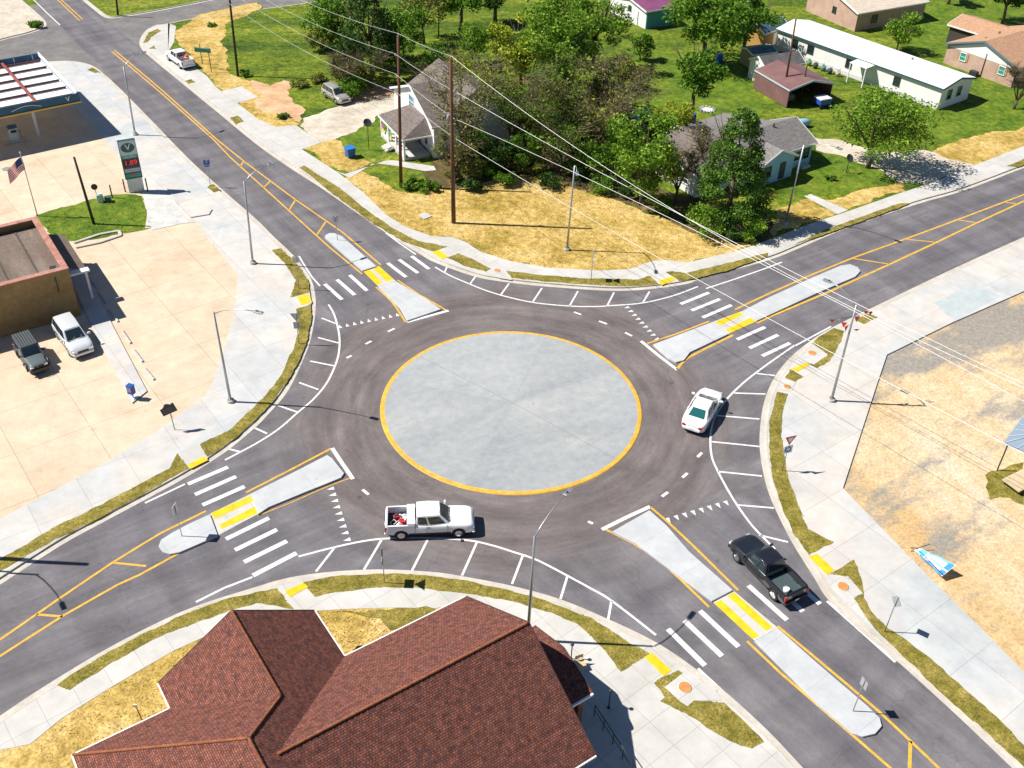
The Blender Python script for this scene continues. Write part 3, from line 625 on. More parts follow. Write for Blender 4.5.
paint('white_edge_lines', wht, [
 ([(386, 233), (400, 243.5), (416, 254.5)], EW), ([(299, 256), (303, 263), (312, 277), (320, 286)], EW), ([(706, 288.5), (735, 279), (768, 267.5), (782, 262)], EW), ([(795, 345.8), (831, 326.5)], EW),
 ([(698, 668.5), (733, 700.5)], EW), ([(827, 601), (895.5, 662)], EW+.03), ([(145, 503), (185, 484)], EW), ([(196, 602), (224, 588), (252.5, 577)], EW),
 ([(20, -12), (34, 0), (47, 13), (60, 25)], EW), ([(60, -20), (83, 0), (105, 17)], EW),
 ([(328.5, 304.5), (333, 312), (336.5, 322), (339.5, 338), (338.5, 354.5), (333.5, 369.5), (326, 384), (313.5, 399), (298.5, 411.8), (278.5, 429), (256, 443.5), (225, 460)], EW, 1),
 ([(435, 267), (450, 275.5), (468.5, 283.5), (489, 291.5), (512, 298), (537, 303), (569.5, 306), (595, 306.5), (612, 305.5), (642, 303), (672, 296), (698, 286.5)], EW, 1),
 ([(795, 345), (772, 361), (757, 372), (742, 384), (727, 399), (715.5, 416), (710.7, 434), (711.5, 455), (718, 471.5), (732, 497), (747, 519), (758, 532), (775, 549)], EW, 1),
 ([(298.5, 556.5), (331, 548), (361, 541.5), (386, 538.5), (425, 537.8), (466, 540), (491, 545), (512, 551.5), (537, 560), (567, 575.5), (590, 588), (612, 601), (656, 635)], EW, 1),
 ([(321.5, 318), (335.5, 323.5)], EW), ([(318, 337.5), (338.5, 343)], EW), ([(310, 361), (335, 366)], EW), ([(299, 382.5), (318.5, 389.5)], EW), ([(277, 405), (297, 412)], EW), ([(255, 428), (267, 433.5)], EW), ([(229, 449), (241, 452)], EW),
 ([(448, 264.5), (444.7, 272)], EW), ([(476.5, 275), (470, 284)], EW), ([(509, 283.5), (501, 294.5)], EW), ([(542, 288), (533, 301.5)], EW), ([(578, 291), (569.5, 306)], EW), ([(614, 292.5), (607, 306)], EW), ([(649.5, 291.5), (643, 302.5)], EW),
 ([(757, 373.5), (775, 375.5)], EW), ([(734, 393), (765.5, 394)], EW), ([(717, 415.5), (759.5, 419)], EW), ([(711, 441.5), (759.5, 446.5)], EW), ([(718, 471.5), (762, 476)], EW), ([(738, 505), (774, 508)], EW), ([(759, 535), (788, 542)], EW),
 ([(335, 547), (316, 571.5)], EW), ([(382, 539), (364, 569.5)], EW), ([(428.5, 538), (412, 570.5)], EW), ([(477, 542), (462, 575.5)], EW), ([(523, 555), (512, 584)], EW), ([(567.5, 576), (560.5, 599)], EW), ([(611.5, 601), (608, 620.5)], EW)])
paint('island_nose_lines', wht, [([(407, 322), (427, 316.5), (448.5, 310.5)], .3), ([(641, 341), (658, 355), (677.5, 370)], .3), ([(602, 529.5), (626, 517.5), (650, 506.5)], .3), ([(332, 448), (342, 463), (353, 479)], .3)])
paint('yield_dashes', wht, [([a, b], .22) for a, b in [((346.5, 358), (351.5, 355.5)), ((365.5, 344), (371.5, 341)), ((388, 331.5), (394.5, 328.5)), ((574, 312), (581, 314.5)), ((599, 321), (607, 324)), ((625, 332.5), (632, 336)),
  ((697.5, 457), (702, 452.5)), ((682.5, 477.5), (687.5, 473)), ((662, 496.5), (668, 492)), ((588, 521.5), (593, 523.5)), ((362.5, 489.5), (368.5, 494.5))]])
def teeth(a, b, n, apex):
    mb = MB(); A, B = G(*a, .014), G(*b, .014); d = (B-A).normalized(); p = Vector((-d.y, d.x, 0))*apex
    for k in range(n):
        c = A.lerp(B, k/(n-1)); mb.add([c-d*.17, c+d*.17, c+p*.52], [[0, 1, 2]])
    tag(mb.build('yield_teeth', wht, weld=False), kind='structure')
teeth((340.5, 328), (398, 316), 9, 1); teeth((629, 307), (659, 338.5), 9, -1); teeth((667, 518), (725, 501), 8, -1); teeth((334, 488), (350.5, 539), 9, -1)
# ---------------------------------------------------------------- vehicles (local frame: +x forward, z up, wheels on z = 0)
def paintm(name, c, rough=.3, metal=0): return plain(name, c, rough, metal, 0, None, .6)
def lin(tab, x):
    if x <= tab[0][0]: return tab[0][1]
    for (a, u), (b, v) in zip(tab, tab[1:]):
        if x <= b:
            t = (x-a)/(b-a) if b > a else 0; return u+(v-u)*t
    return tab[-1][1]
def panel(mb, q, u0, u1, v0, v1, off=.012, th=.02):
    "thin slab floating just proud of a four-cornered face q = (p00, p10, p11, p01)"
    q = [Vector(p) for p in q]
    def at(u, v): return q[0].lerp(q[1], u).lerp(q[3].lerp(q[2], u), v)
    c = [at(u0, v0), at(u1, v0), at(u1, v1), at(u0, v1)]
    n = (c[1]-c[0]).cross(c[3]-c[0]).normalized()
    lo = [p+n*(off-th) for p in c]; hi = [p+n*off for p in c]
    return mb.add(lo+hi, [[4, 5, 6, 7], [3, 2, 1, 0], [0, 1, 5, 4], [1, 2, 6, 5], [2, 3, 7, 6], [3, 0, 4, 7]])
def make_car(name, sp, mats, label, cat, group=None):
    """sp: L0,L1 ends; w half width table; top table; sh shoulder table; wheels (xr, xf, r); cab (xb0, xt0, xt1, xb1, zb, zt, wb, wt);
    bed (x0, x1, floor, rail) or None; sides list of (u0,u1) window spans"""
    body, trim, gl = mats
    t = empty(name, (0, 0, 0), 0, label, cat, group)
    x0, x1 = sp['ends']; xr, xf, wr = sp['wheels']; bed = sp.get('bed')
    xs = set([x0+(x1-x0)*k/46 for k in range(47)])
    if bed:
        for e in (bed[0], bed[1]): xs |= {e-.012, e+.012}
    for xw in (xr, xf): xs |= {xw+(wr+.07)*math.cos(a) for a in [math.pi*k/10 for k in range(11)]}
    xs = sorted(x for x in xs if x0 <= x <= x1)
    mb = MB(); rings = []
    for x in xs:
        w = lin(sp['w'], x); zt = lin(sp['top'], x); zs = lin(sp['sh'], x); zb = lin(sp['bot'], x)
        for xw in (xr, xf):
            d = abs(x-xw)
            if d <= wr+.07: zb = max(zb, wr+math.sqrt(max(0, (wr+.07)**2-d*d)))
        zs = max(zs, zb+.04); zmid = max(zb+.02, min(zs-.02, .62*zs))
        inb = bed and bed[0] < x < bed[1]
        if inb: zr = bed[3]; half = [(w*.97, zb), (w, zmid), (w*.985, zs), (w*.965, zr), (w*.955, zr), (w*.955-.09, zr), (w*.955-.10, bed[2]), (0, bed[2])]
        else: half = [(w*.97, zb), (w, zmid), (w*.985, zs), (w*.93, zs+(zt-zs)*.55), (w*.84, zs+(zt-zs)*.88), (w*.6, zt-.005), (w*.3, zt+.01), (0, zt+.015)]
        ring = [Vector((x, y, z)) for y, z in half]+[Vector((x, -y, z)) for y, z in half[-2::-1]]
        rings.append(ring)
    n = len(rings[0])
    vs = [p for r in rings for p in r]; fs = []
    for i in range(len(rings)-1):
        for k in range(n-1): fs.append([i*n+k, i*n+k+1, (i+1)*n+k+1, (i+1)*n+k])
    fs.append(list(range(n))[::-1]); fs.append([(len(rings)-1)*n+k for k in range(n)])
    mb.add(vs, fs); b = mb.build('body', body, t, 0)
    for p in b.data.polygons: p.use_smooth = True
    try: b.data.set_sharp_from_angle(angle=math.radians(38))
    except Exception: pass
    # underbody, kept clear of the body sides
    w0 = lin(sp['w'], 0)
    u = MB(); u.box(((x0+x1)/2, 0, .42), (x1-x0-.35, 2*w0-.36, .34)); 
    u.build('underbody', blackM, t)
    # cabin
    b0, t0, t1, b1, zb, zt, wb, wt = sp['cab']
    mb = MB(); st = [(b0, wb*.97, zb, 0), (t0, wt, zt-.03, 1), ((t0+t1)/2, wt*1.03, zt+.015, 1), (t1, wt*.98, zt-.03, 1), (b1, wb*.93, zb, 0)]
    base = [(b0, wb*.97), (t0*.8+b0*.2, wb), (t1*.8+b1*.2, wb), (b1, wb*.93)]
    R_ = [Vector((t0, wt*.97, zt-.04)), Vector(((t0+t1)/2, wt, zt-.01)), Vector((t1, wt*.95, zt-.04))]
    B_ = [Vector((b0, wb*.95, zb)), Vector(((t0+t1)/2, wb, zb)), Vector((b1, wb*.92, zb))]
    C_ = [Vector((t0, 0, zt-.01)), Vector(((t0+t1)/2, 0, zt+.03)), Vector((t1, 0, zt-.01))]
    M_ = [Vector((p.x+ (0.05 if i == 0 else -.05 if i == 2 else 0), p.y*.72, zt+(.005 if i != 1 else .025))) for i, p in enumerate(R_)]
    fl = lambda p: Vector((p.x, -p.y, p.z))
    vs = B_+R_+M_+C_+[fl(p) for p in M_]+[fl(p) for p in R_]+[fl(p) for p in B_]
    fs = []
    for row in range(6):
        for k in range(2): fs.append([row*3+k, row*3+k+1, (row+1)*3+k+1, (row+1)*3+k])
    fs.append([0, 3, 6, 9, 12, 15, 18][::-1]); fs.append([2, 5, 8, 11, 14, 17, 20]); 
    mb.add([p for p in vs], [f[::-1] for f in fs])
    cb = mb.build('cabin', body, t, sp.get('cabbevel', .05), 3); bmf = bmesh.new(); bmf.from_mesh(cb.data); bmesh.ops.recalc_face_normals(bmf, faces=bmf.faces); bmf.to_mesh(cb.data); bmf.free()
    for p in cb.data.polygons: p.use_smooth = True
    try: cb.data.set_sharp_from_angle(angle=math.radians(30))
    except Exception: pass
    # glass
    y0, y1 = wb*.92, wt*.95
    ws = [(b1, -y0, zb), (b1, y0, zb), (t1, y1, zt-.04), (t1, -y1, zt-.04)]
    a = MB(); panel(a, ws, .07, .93, .08, .93, .02, .03); a.build('windscreen', gl, t)
    y0, y1 = wb*.95, wt*.97
    rs = [(b0, y0, zb), (b0, -y0, zb), (t0, -y1, zt-.04), (t0, y1, zt-.04)]
    a = MB(); panel(a, rs, .12, .88, .14, .88, .02, .03); a.build('rear_window', sp.get('rearglass', gl), t)
    xm = (t0+t1)/2
    for sgn in (1, -1):
        for (u0, u1) in sp['win']:
            lo = lambda u: b0+(b1-b0)*u
            hi = lambda u: t0+(t1-t0)*((u-.5)*1.0+.5)
            def sd(x, z):
                f = (z-zb)/(zt-.02-zb); tt = abs(x-xm)/max(1e-3, (b1-b0)/2)
                return ((wb-.07*wb*min(1, tt)**1.5)*(1-f)+wt*f*(1-.03*min(1, tt)))
            zl, zh = zb+.06, zt-.12
            fr = (zh-zb)/(zt-zb)
            XL = lambda u, f: (b0+(b1-b0)*u)*(1-f)+(t0+(t1-t0)*u)*f
            f0 = (zl-zb)/(zt-zb)
            c = [(XL(u0, f0), zl), (XL(u1, f0), zl), (XL(u1, fr), zh), (XL(u0, fr), zh)]
            q = [(x, sgn*sd(x, z), z) for x, z in c]
            if sgn > 0: q = [q[1], q[0], q[3], q[2]]
            a = MB(); panel(a, q, 0, 1, 0, 1, .022, .05); a.build('side_window', gl, t)
    # wheels
    for xw in (xr, xf):
        for sgn in (1, -1):
            yc = sgn*(lin(sp['w'], xw)-.12)
            a = MB(); a.tube([(xw, yc-.11, wr), (xw, yc-.07, wr), (xw, yc+.07, wr), (xw, yc+.11, wr)], [wr-.03, wr, wr, wr-.03], 24); wh = a.build('wheel', black, t)
            c = MB(); c.tube([(xw, yc+sgn*.05, wr), (xw, yc+sgn*.118, wr)], [wr*.62, wr*.6], 20)
            for k in range(5):
                an = 2*math.pi*k/5; c.beam((xw, yc+sgn*.122, wr), (xw+math.cos(an)*wr*.56, yc+sgn*.122, wr+math.sin(an)*wr*.56), .07, .02, up=(0, 1, 0))
            c.build('rim', sp.get('rim', chrome), wh)
    # lamps, grille, bumpers, mirrors
    zf = lin(sp['sh'], x1-.1); wf = lin(sp['w'], x1-.15); wrr = lin(sp['w'], x0+.05)
    for sgn in (1, -1):
        a = MB(); a.box((x1-.05, sgn*(wf*.80), zf-.05), (.16, .28, .15)); a.build('headlight', lampL, t, .03)
        zr = sp.get('tail', lin(sp['sh'], x0+.1)-.08)
        a = MB(); a.box((x0+.035, sgn*(wrr*.9), zr), (.13, .17 if bed else .26, .34 if bed else .15)); a.build('tail_lamp', redL, t, .02)
        xm_ = b1-.25; wm = lin(sp['w'], xm_)
        a = MB(); a.box((xm_, sgn*(wm+.13), zb+.10), (.12, .22, .16)); a.beam((xm_, sgn*(wm-.1), zb+.04), (xm_, sgn*(wm+.1), zb+.08), .05, .05); a.build('mirror', sp.get('mirror', body), t, .03)
        for xd in sp['handles']:
            a = MB(); a.box((xd, sgn*(lin(sp['w'], xd)*.995+.005), zb-.14), (.18, .03, .04)); a.build('door_handle', sp.get('handle', blackM), t)
        for xd in sp['seams']:
            a = MB(); a.box((xd, sgn*(lin(sp['w'], xd)-.002), (zb+.36)/2), (.014, .016, zb-.40)); a.build('door_gap', blackM, t)
    a = MB(); a.box((x1-.02, 0, zf-.08), (.12, wf*1.05, .17)); a.build('grille', blackM if not sp.get('chromegrille') else chrome, t, .02)
    a = MB(); a.box((x1-.02, 0, .46), (.22, 2*wf*.97, .24)); a.build('front_bumper', trim, t, .06)
    a = MB(); a.box((x0+.0, 0, .50), (.2, 2*wrr*.95, .22)); a.build('rear_bumper', trim, t, .05)
    a = MB(); a.box((x0-.105, 0, .58), (.01, .3, .15)); a.build('number_plate', wtrim, t)
    for sgn in (1, -1):
        a = MB(); a.box(((xr+xf)/2, sgn*(w0+.004), .52), (xf-xr-2*wr-.2, .03, .09)); a.build('side_moulding', sp.get('mould', blackM), t)
    zc_ = lin(sp['top'], b1+.1)
    a = MB(); a.box((b1+.04, 0, zc_+.012), (.05, 1.35, .02)); a.build('wiper_cowl', blackM, t)
    for yy in (-.3, .25): a = MB(); a.beam((b1+.02, yy, zb+.03), (b1-.28, yy+.34, zb+.24), .02, .02); a.build('wiper', blackM, t)
    if bed:
        a = MB(); a.box((x0+.09, 0, (bed[2]+bed[3])/2+.05), (.1, 2*wrr*.92, bed[3]-bed[2])); a.build('tailgate', body, t, .02)
        a = MB(); a.box(((bed[0]+bed[1])/2, 0, bed[2]+.012), (bed[1]-bed[0]-.03, 2*w0*.955-.26, .02)); a.build('bed_liner', sp.get('liner', blackM), t)
    return t
def park(t, front, rear, side, wb_, yw):
    "stand the car on the two near wheels seen at these survey pixels"
    f, r = G(*front, sp_z[0]), G(*rear, sp_z[0]); d = (f-r).normalized(); L = Vector((-d.y, d.x, 0))
    c = (f+r)/2 + (L if side == 'R' else -L)*yw
    t.location = (c.x, c.y, sp_z[0]); t.rotation_euler = (0, 0, math.atan2(d.y, d.x))
    s = (f-r).length/wb_
    print('CAR', t.name, 'wheelbase', round((f-r).length, 2), 'model', wb_)
sp_z = [0.01]
def shiftc(sp): return sp
PICK = dict(ends=(-2.85, 2.85), w=[(-2.85, .95), (-2.7, .98), (-2, .99), (2, .99), (2.5, .98), (2.75, .94), (2.85, .86)],
    top=[(-2.85, 1.20), (.9, 1.22), (1.2, 1.20), (2.4, 1.13), (2.75, 1.06), (2.85, .92)], sh=[(-2.85, 1.02), (1.2, 1.04), (2.4, .98), (2.85, .80)],
    bot=[(-2.85, .55), (-2.4, .45), (2.5, .42), (2.85, .45)], wheels=(-1.86, 1.86, .39),
    cab=(-.92, -.82, .68, 1.28, 1.18, 1.84, .90, .70), bed=(-2.74, -.96, .72, 1.24), win=[(.06, .36), (.42, .90)], handles=[-.05, ], seams=[-.2, 1.15, -.94], chromegrille=True)
white = paintm('white_car_paint', (.80, .81, .82)); blackp = paintm('black_car_paint', (.012, .014, .02), .22); silver = paintm('silver_car_paint', (.66, .68, .70), .3, .2); jeepc = paintm('grey_green_car_paint', (.10, .125, .13), .4)
beige = paintm('pale_gold_car_paint', (.42, .40, .36), .3, .3); pearl = paintm('pearl_car_paint', (.82, .80, .78))
# white pickup on the circle
t = make_car('pickup_truck', dict(PICK, liner=plain('bed_navy', (.02, .035, .05), .6)), (white, chrome, glassD), 'white extended-cab pickup driving round the circle with red and white things in its bed', 'pickup truck', 'cars driving on the roundabout')
a = MB(); a.box((-1.20, 0, 1.22), (.52, 1.86, .34)); a.build('tool_box', wtrim, t, .03)
t.scale = (1.04, 1.04, 1.04); park(t, (459.2, 536), (401, 538.5), 'R', 3.72, .86); WP = t
def inbed(t, x, y, z): 
    T = Matrix.Translation(Vector(t.location)) @ Matrix.Rotation(t.rotation_euler.z, 4, 'Z'); return T @ Vector((x, y, z))
red = plain('red_plastic', (.55, .02, .03), .4)
for (x, y, z, nm, lb) in ((-1.85, -.25, .745, 'jug', 'red plastic canister lying in the bed of the white pickup'), (-2.2, .2, .745, 'jug', 'dark red canister at the tailgate end of the white pickup bed')):
    q = empty('canister', inbed(t, x, y, z), t.rotation_euler.z+.5*y, lb, 'canister'); c = plain('dark_red_plastic', (.22, .02, .03), .5) if y > 0 else red
    b_ = MB(); b_.box((0, 0, .2), (.5, .32, .4)); b_.build('tank', c, q, .06); b_ = MB(); b_.tube([(-.15, 0, .4), (-.12, 0, .5), (.1, 0, .5), (.14, 0, .4)], .025, 6); b_.build('handle', c, q); b_ = MB(); b_.cyl((.2, 0, .43), .05, .08); b_.build('cap', wtrim, q)
for i, (x, y, s_) in enumerate(((-1.72, .28, .3), (-2.05, -.5, .26))):
    q = empty('sack', inbed(t, x, y, .745), i, ('white sack next to the tool box in the white pickup bed', 'white sack against the near side of the white pickup bed')[i], 'sack')
    b_ = MB(); b_.ball((0, 0, .14), s_, 12, 8, (1.2, .8, .5)); b_.build('bag', wtrim, q); b_ = MB(); b_.tube([(0, 0, .2), (0, 0, .34), (.02, 0, .4)], [.1, .04, .07], 8); b_.build('tied_neck', wtrim, q)
q = empty('hand_trolley', inbed(t, -2.35, -.1, .745), t.rotation_euler.z+.6, 'white-handled red trolley frame lying in the white pickup bed', 'hand trolley')
b_ = MB()
for yy in (-.16, .16): b_.tube([(-.3, yy, .06), (.4, yy, .32)], .022, 6)
for xx in (0, .5, 1): b_.tube([(-.3+.7*xx, -.16, .06+.26*xx), (-.3+.7*xx, .16, .06+.26*xx)], .02, 6)
b_.build('frame', wtrim, q); b_ = MB(); b_.box((-.32, 0, .04), (.06, .36, .06)); b_.build('toe_plate', red, q)
# black pickup
PK2 = dict(PICK, cab=(-.72, -.5, .55, 1.22, 1.10, 1.70, .88, .66), win=[(.08, .34), (.40, .90)], bed=(-2.55, -.78, .68, 1.14), ends=(-2.65, 2.65), wheels=(-1.70, 1.70, .38),
    w=[(-2.65, .90), (-2.5, .93), (-2, .94), (1.9, .94), (2.3, .90), (2.55, .80), (2.65, .64)], top=[(-2.65, 1.12), (.8, 1.14), (1.2, 1.13), (2.2, 1.04), (2.5, .94), (2.65, .8)],
    sh=[(-2.65, .96), (1.2, .98), (2.2, .92), (2.65, .74)], chromegrille=False, liner=plain('bed_dark_teal', (.05, .075, .08), .6), seams=[-.35, .95, -.74])
t = make_car('pickup_truck', PK2, (blackp, blackM, glassD), 'black pickup leaving the roundabout beside the crosswalk with a white bucket in its bed', 'pickup truck', 'cars driving on the roundabout')
t.scale = (1.08, 1.08, 1.08); park(t, (737.5, 561.5), (772.5, 598), 'L', 3.40, .86)
q = empty('bucket', inbed(t, -2.2, .3, .705), 0, 'white round bucket standing in the bed of the black pickup', 'bucket')
b_ = MB(); b_.cyl((0, 0, .17), .17, .34, 20, 'Z', .21); b_.build('pail', wtrim, q); b_ = MB(); b_.cyl((0, 0, .345), .2, .03, 20); b_.build('lid', plain('pale_lid', (.6, .62, .65), .5), q); b_ = MB(); b_.tube([(-.2, 0, .3), (-.12, .12, .4), (.12, .12, .4), (.2, 0, .3)], .012, 5); b_.build('bail', metalG, q)
a = MB()
for yy in (-.28, .28): a.box((1.75, yy, 1.10), (.9, .03, .03))
# sedan
SED = dict(ends=(-2.45, 2.45), w=[(-2.45, .52), (-2.40, .66), (-2.28, .78), (-2.05, .87), (-1.5, .92), (-.5, .94), (.6, .94), (1.4, .91), (1.9, .85), (2.2, .75), (2.38, .62), (2.45, .48)],
    top=[(-2.45, .80), (-2.3, .92), (-1.5, .99), (1.0, .96), (1.9, .86), (2.3, .74), (2.45, .62)], sh=[(-2.45, .70), (-2.3, .80), (-1.5, .86), (1.2, .84), (2.0, .72), (2.45, .56)],
    bot=[(-2.45, .36), (-2, .26), (2.1, .24), (2.45, .32)], wheels=(-1.42, 1.42, .33),
    cab=(-1.75, -.90, .25, 1.12, .93, 1.42, .84, .60), win=[(.18, .47), (.52, .84)], handles=[-.6, .35], seams=[-.28, .95], rearglass=plain('teal_rear_glass', (.015, .10, .10), .1, 0, 0, .8), tail=.72, handle=white, cabbevel=.13)
t = make_car('sedan', SED, (pearl, pearl, glassD), 'white four-door sedan driving round the right side of the circle', 'car', 'cars driving on the roundabout')
r_, f_ = G(700, 425.5, .3), G(723, 393, .3)
c0 = G(703, 407.5, .75); d = (G(722, 396.5, .3)-G(704, 428.5, .3)); d.z = 0
t.scale = (1.1, 1.1, 1.05); t.location = (c0.x, c0.y, .01); t.rotation_euler.z = math.atan2(d.y, d.x); print('sedan', d.length)
# parked SUVs
sp_z[0] = ZB
SUV = dict(ends=(-2.3, 2.3), w=[(-2.3, .84), (-2.1, .91), (1.7, .92), (2.1, .85), (2.3, .66)], top=[(-2.3, 1.08), (1.0, 1.10), (1.9, 1.0), (2.15, .90), (2.3, .75)], sh=[(-2.3, .96), (1.1, .98), (2.0, .86), (2.3, .68)],
    bot=[(-2.3, .45), (-1.9, .34), (1.9, .32), (2.3, .40)], wheels=(-1.35, 1.35, .36), cab=(-2.2, -1.95, .38, 1.12, 1.05, 1.72, .86, .68), win=[(.05, .27), (.31, .58), (.62, .90)], handles=[-.65, .35], seams=[-.95, -.05, .98], rim=metalG)
t = make_car('suv', SUV, (silver, silver, glassD), 'silver-white SUV parked beside the tan brick shop wall next to the white walkway', 'car', 'cars parked outside the brick shop')
t.scale = (1.1, 1.07, 1.07); park(t, (71, 355.5), (59, 338.5), 'R', 2.7, .83)
JP = dict(SUV, top=[(-2.1, 1.12), (.9, 1.14), (1.9, 1.08), (2.1, .98)], sh=[(-2.1, 1.0), (.9, 1.02), (1.9, .98), (2.1, .88)], ends=(-2.1, 2.1), w=[(-2.1, .80), (.6, .82), (1.0, .74), (2.1, .66)],
    cab=(-2.05, -2.0, .32, .62, 1.08, 1.82, .78, .72), win=[(.06, .34), (.38, .62), (.66, .94)], wheels=(-1.35, 1.35, .41), seams=[-.6, .3, .75], handles=[-.75, 0], handle=blackM, mirror=blackM)
t = make_car('off_road_car', JP, (jeepc, blackM, glassD), 'dark grey-green boxy off-road car with a black roof parked left of the silver-white SUV', 'car', 'cars parked outside the brick shop')
a = MB(); a.box((-.85, 0, 1.86), (2.35, 1.40, .05)); rf = a.build('hard_top', plain('black_hard_top', (.03, .035, .04), .6), t, .02)
for k in range(7):
    a = MB(); a.box((-.85, -.6+.2*k, 1.90), (2.3, .05, .03)); a.build('roof_rib', plain('roof_rib_grey', (.10, .12, .13), .6), t)
for xx in (-1.35, 1.35):
    for sg in (1, -1):
        a = MB(); a.tube([(xx+.56*math.cos(q_), sg*.86, .42+.5*math.sin(q_)) for q_ in [math.pi*(.08+.84*k/8) for k in range(9)]], .09, 8); a.build('wheel_flare', blackM, t)
a = MB(); a.tube([(-2.18, 0, 1.0), (-2.4, 0, 1.0)], .36, 20); a.build('spare_wheel', black, t)
a = MB(); a.beam((2.16, -.75, .62), (2.16, .75, .62), .2, .18); a.tube([(2.2, -.3, .7), (2.22, -.25, .95), (2.22, .25, .95), (2.2, .3, .7)], .03, 6); a.build('winch_bumper', blackM, t)
park(t, (31, 376), (17.6, 355.5), 'R', 2.7, .75)
t = make_car('suv', SUV, (beige, beige, glassD), 'pale silver SUV parked on the gravel drive left of the white house', 'car')
park(t, (337.5, 105), (324.7, 97), 'R', 2.7, .8)
PK3 = dict(PICK, liner=plain('bed_dark', (.03, .035, .045), .7))
t = make_car('pickup_truck', PK3, (white, white, glassD), 'white pickup parked near the side street with an orange barrel in its bed', 'pickup truck')
park(t, (169.5, 61), (180, 68.5), 'L', 3.72, .86)
q = empty('barrel', inbed(t, -2.1, -.2, .86), 0, 'orange traffic barrel in the bed of the pickup parked by the green street sign', 'barrel')
b_ = MB(); b_.cyl((0, 0, .45), .3, .9, 16, 'Z', .24); b_.build('drum', plain('orange_plastic', (.80, .13, .02), .5), q, .02)
b_ = MB(); b_.cyl((0, 0, .6), .285, .12, 16); b_.build('white_band', wtrim, q)
# ---------------------------------------------------------------- street lamps, poles, wires
def lamp(base, top, arm, label, z0=ZB, armlen=None):
    z = ZT(base, top, z0); g_ = G(*base, z0); tp = G(*top, z)
    t = empty('street_lamp', g_, 0, label, 'street lamp', 'grey street lamps round the roundabout')
    o = Vector(g_)
    a = MB(); a.cyl((0, 0, .12), .30, .26, 14); a.build('concrete_foot', concK, t, .02)
    a = MB(); a.box((0, 0, .28), (.36, .36, .06)); a.build('base_plate', metalG, t)
    T = tp-o; a = MB(); a.tube([(0, 0, .25), T*.5, T], [.11, .09, .065], 10); a.build('pole', metalG, t)
    a = MB(); av = Vector(arm)
    pts = [T+av*s_+Vector((0, 0, 1.0*math.sin(s_*math.pi*.5)*.9)) for s_ in (0, .2, .45, .7, 1)]
    pts[0] = T-Vector((0, 0, .15))
    a.tube(pts, [.05, .045, .04, .035, .03], 8); a.build('arm', metalG, t)
    d = av.normalized(); e = pts[-1]; M = Matrix.Translation(e) @ Matrix.Rotation(math.atan2(d.y, d.x), 4, 'Z')
    a = MB(); a.box((.32, 0, -.01), (.72, .30, .11), M=M); hd = a.build('lamp_head', metalG, t, .035)
    a = MB(); a.box((.38, 0, -.08), (.44, .22, .04), M=M); a.build('lens', plain('lamp_lens', (.6, .62, .6), .2), t)
    a = MB(); a.cyl(M @ Vector((.2, 0, .09)), .05, .09, 8); a.build('photocell', metalD, t)
    return t
def armto(top, z, px, dz=.9):
    p = G(*px, z+dz); q = G(*top, z); v = p-q; v.z = 0; return v
LM = [((135.3, 135), (123.6, 66.5), (141, 53), 'street lamp rising behind the tall fuel price sign, arm over the road'),
      ((253, 263.7), (244, 181), (268, 165), 'street lamp beside the upper left kerb, its arm reaching over the yellow lines'),
      ((230.8, 401.9), (213.7, 312), (317, 408, 358, 418), 'street lamp standing on the white pavement at the left, right of the brick shop'),
      ((831.2, 400.8), (856.6, 304.7), (925, 403, 898, 390), 'street lamp with red pennants near its top, on the wide white pavement at the right'),
      ((566.9, 250), (574.7, 165.6), (577, 172), 'street lamp standing in the middle of the straw field'),
      ((785.3, 224), (804, 145), (868, 231, 898, 243), 'street lamp in front of the light blue house')]
for b_, tp, ar, lb in LM:
    z = ZT(b_, tp, ZB)
    lamp(b_, tp, (G(ar[2], ar[3], 0)-G(ar[0], ar[1], 0)) if len(ar) == 4 else armto(tp, z, ar), lb)
# lamp behind the tiled roof, lower middle: its foot is hidden by the eaves
zt_ = 7
while G(534.8, 535.6, zt_).y > G(648, 646, 0).y+.1 and zt_ < 10: zt_ += .05
print('lamp z', zt_); tp = G(534.8, 535.6, zt_)
bp_ = PJ((tp.x-.1, tp.y, ZB)); lamp(bp_, (534.8, 535.6), armto((534.8, 535.6), zt_, (565, 495)), 'street lamp in front of the brown tiled roof, arm over the roundabout')
# two posts just outside the left edge whose shadows reach into the picture
bz_ = G(-72, 561, ZB); lamp((-72, 568), PJ((G(-72, 568, ZB).x, G(-72, 568, ZB).y, 8.6)), Vector((1.6, -2.2, 0)), 'street lamp standing outside the left edge, only its shadow on the road in view')
def woodpole(name, base, top, r, label, group=None, z=None, mat=None, extra=None):
    z = z or ZT(base, top, ZB); o = G(*base, ZB); T = G(*top, z)-o
    t = empty(name, o, 0, label, 'utility pole' if name == 'utility_pole' else 'pole', group)
    a = MB(); a.tube([(0, 0, -.1), T*.5, T], [r, r*.85, r*.68], 12); a.build('shaft', mat or wood, t)
    return t, o, T
def pin(mb, p, d=Vector((.25, 0, 0))):
    mb.tube([p, p+d], .03, 6); mb.tube([p+d-Vector((0, 0, .02)), p+d+Vector((0, 0, .22))], [.06, .045], 8)
U1, o1, T1 = woodpole('utility_pole', (401, 187), (398, 35.5), .19, 'tall brown utility pole in front of the white house porch', 'utility poles carrying the power line')
U2, o2, T2 = woodpole('utility_pole', (453.5, 223), (450.5, 58), .21, 'tall brown utility pole standing at the left edge of the straw field', 'utility poles carrying the power line')
U3, o3, T3 = woodpole('utility_pole', (238, 76), (225.5, -38), .17, 'dark utility pole right of the green street sign, top out of view', 'utility poles carrying the power line', mat=woodD)
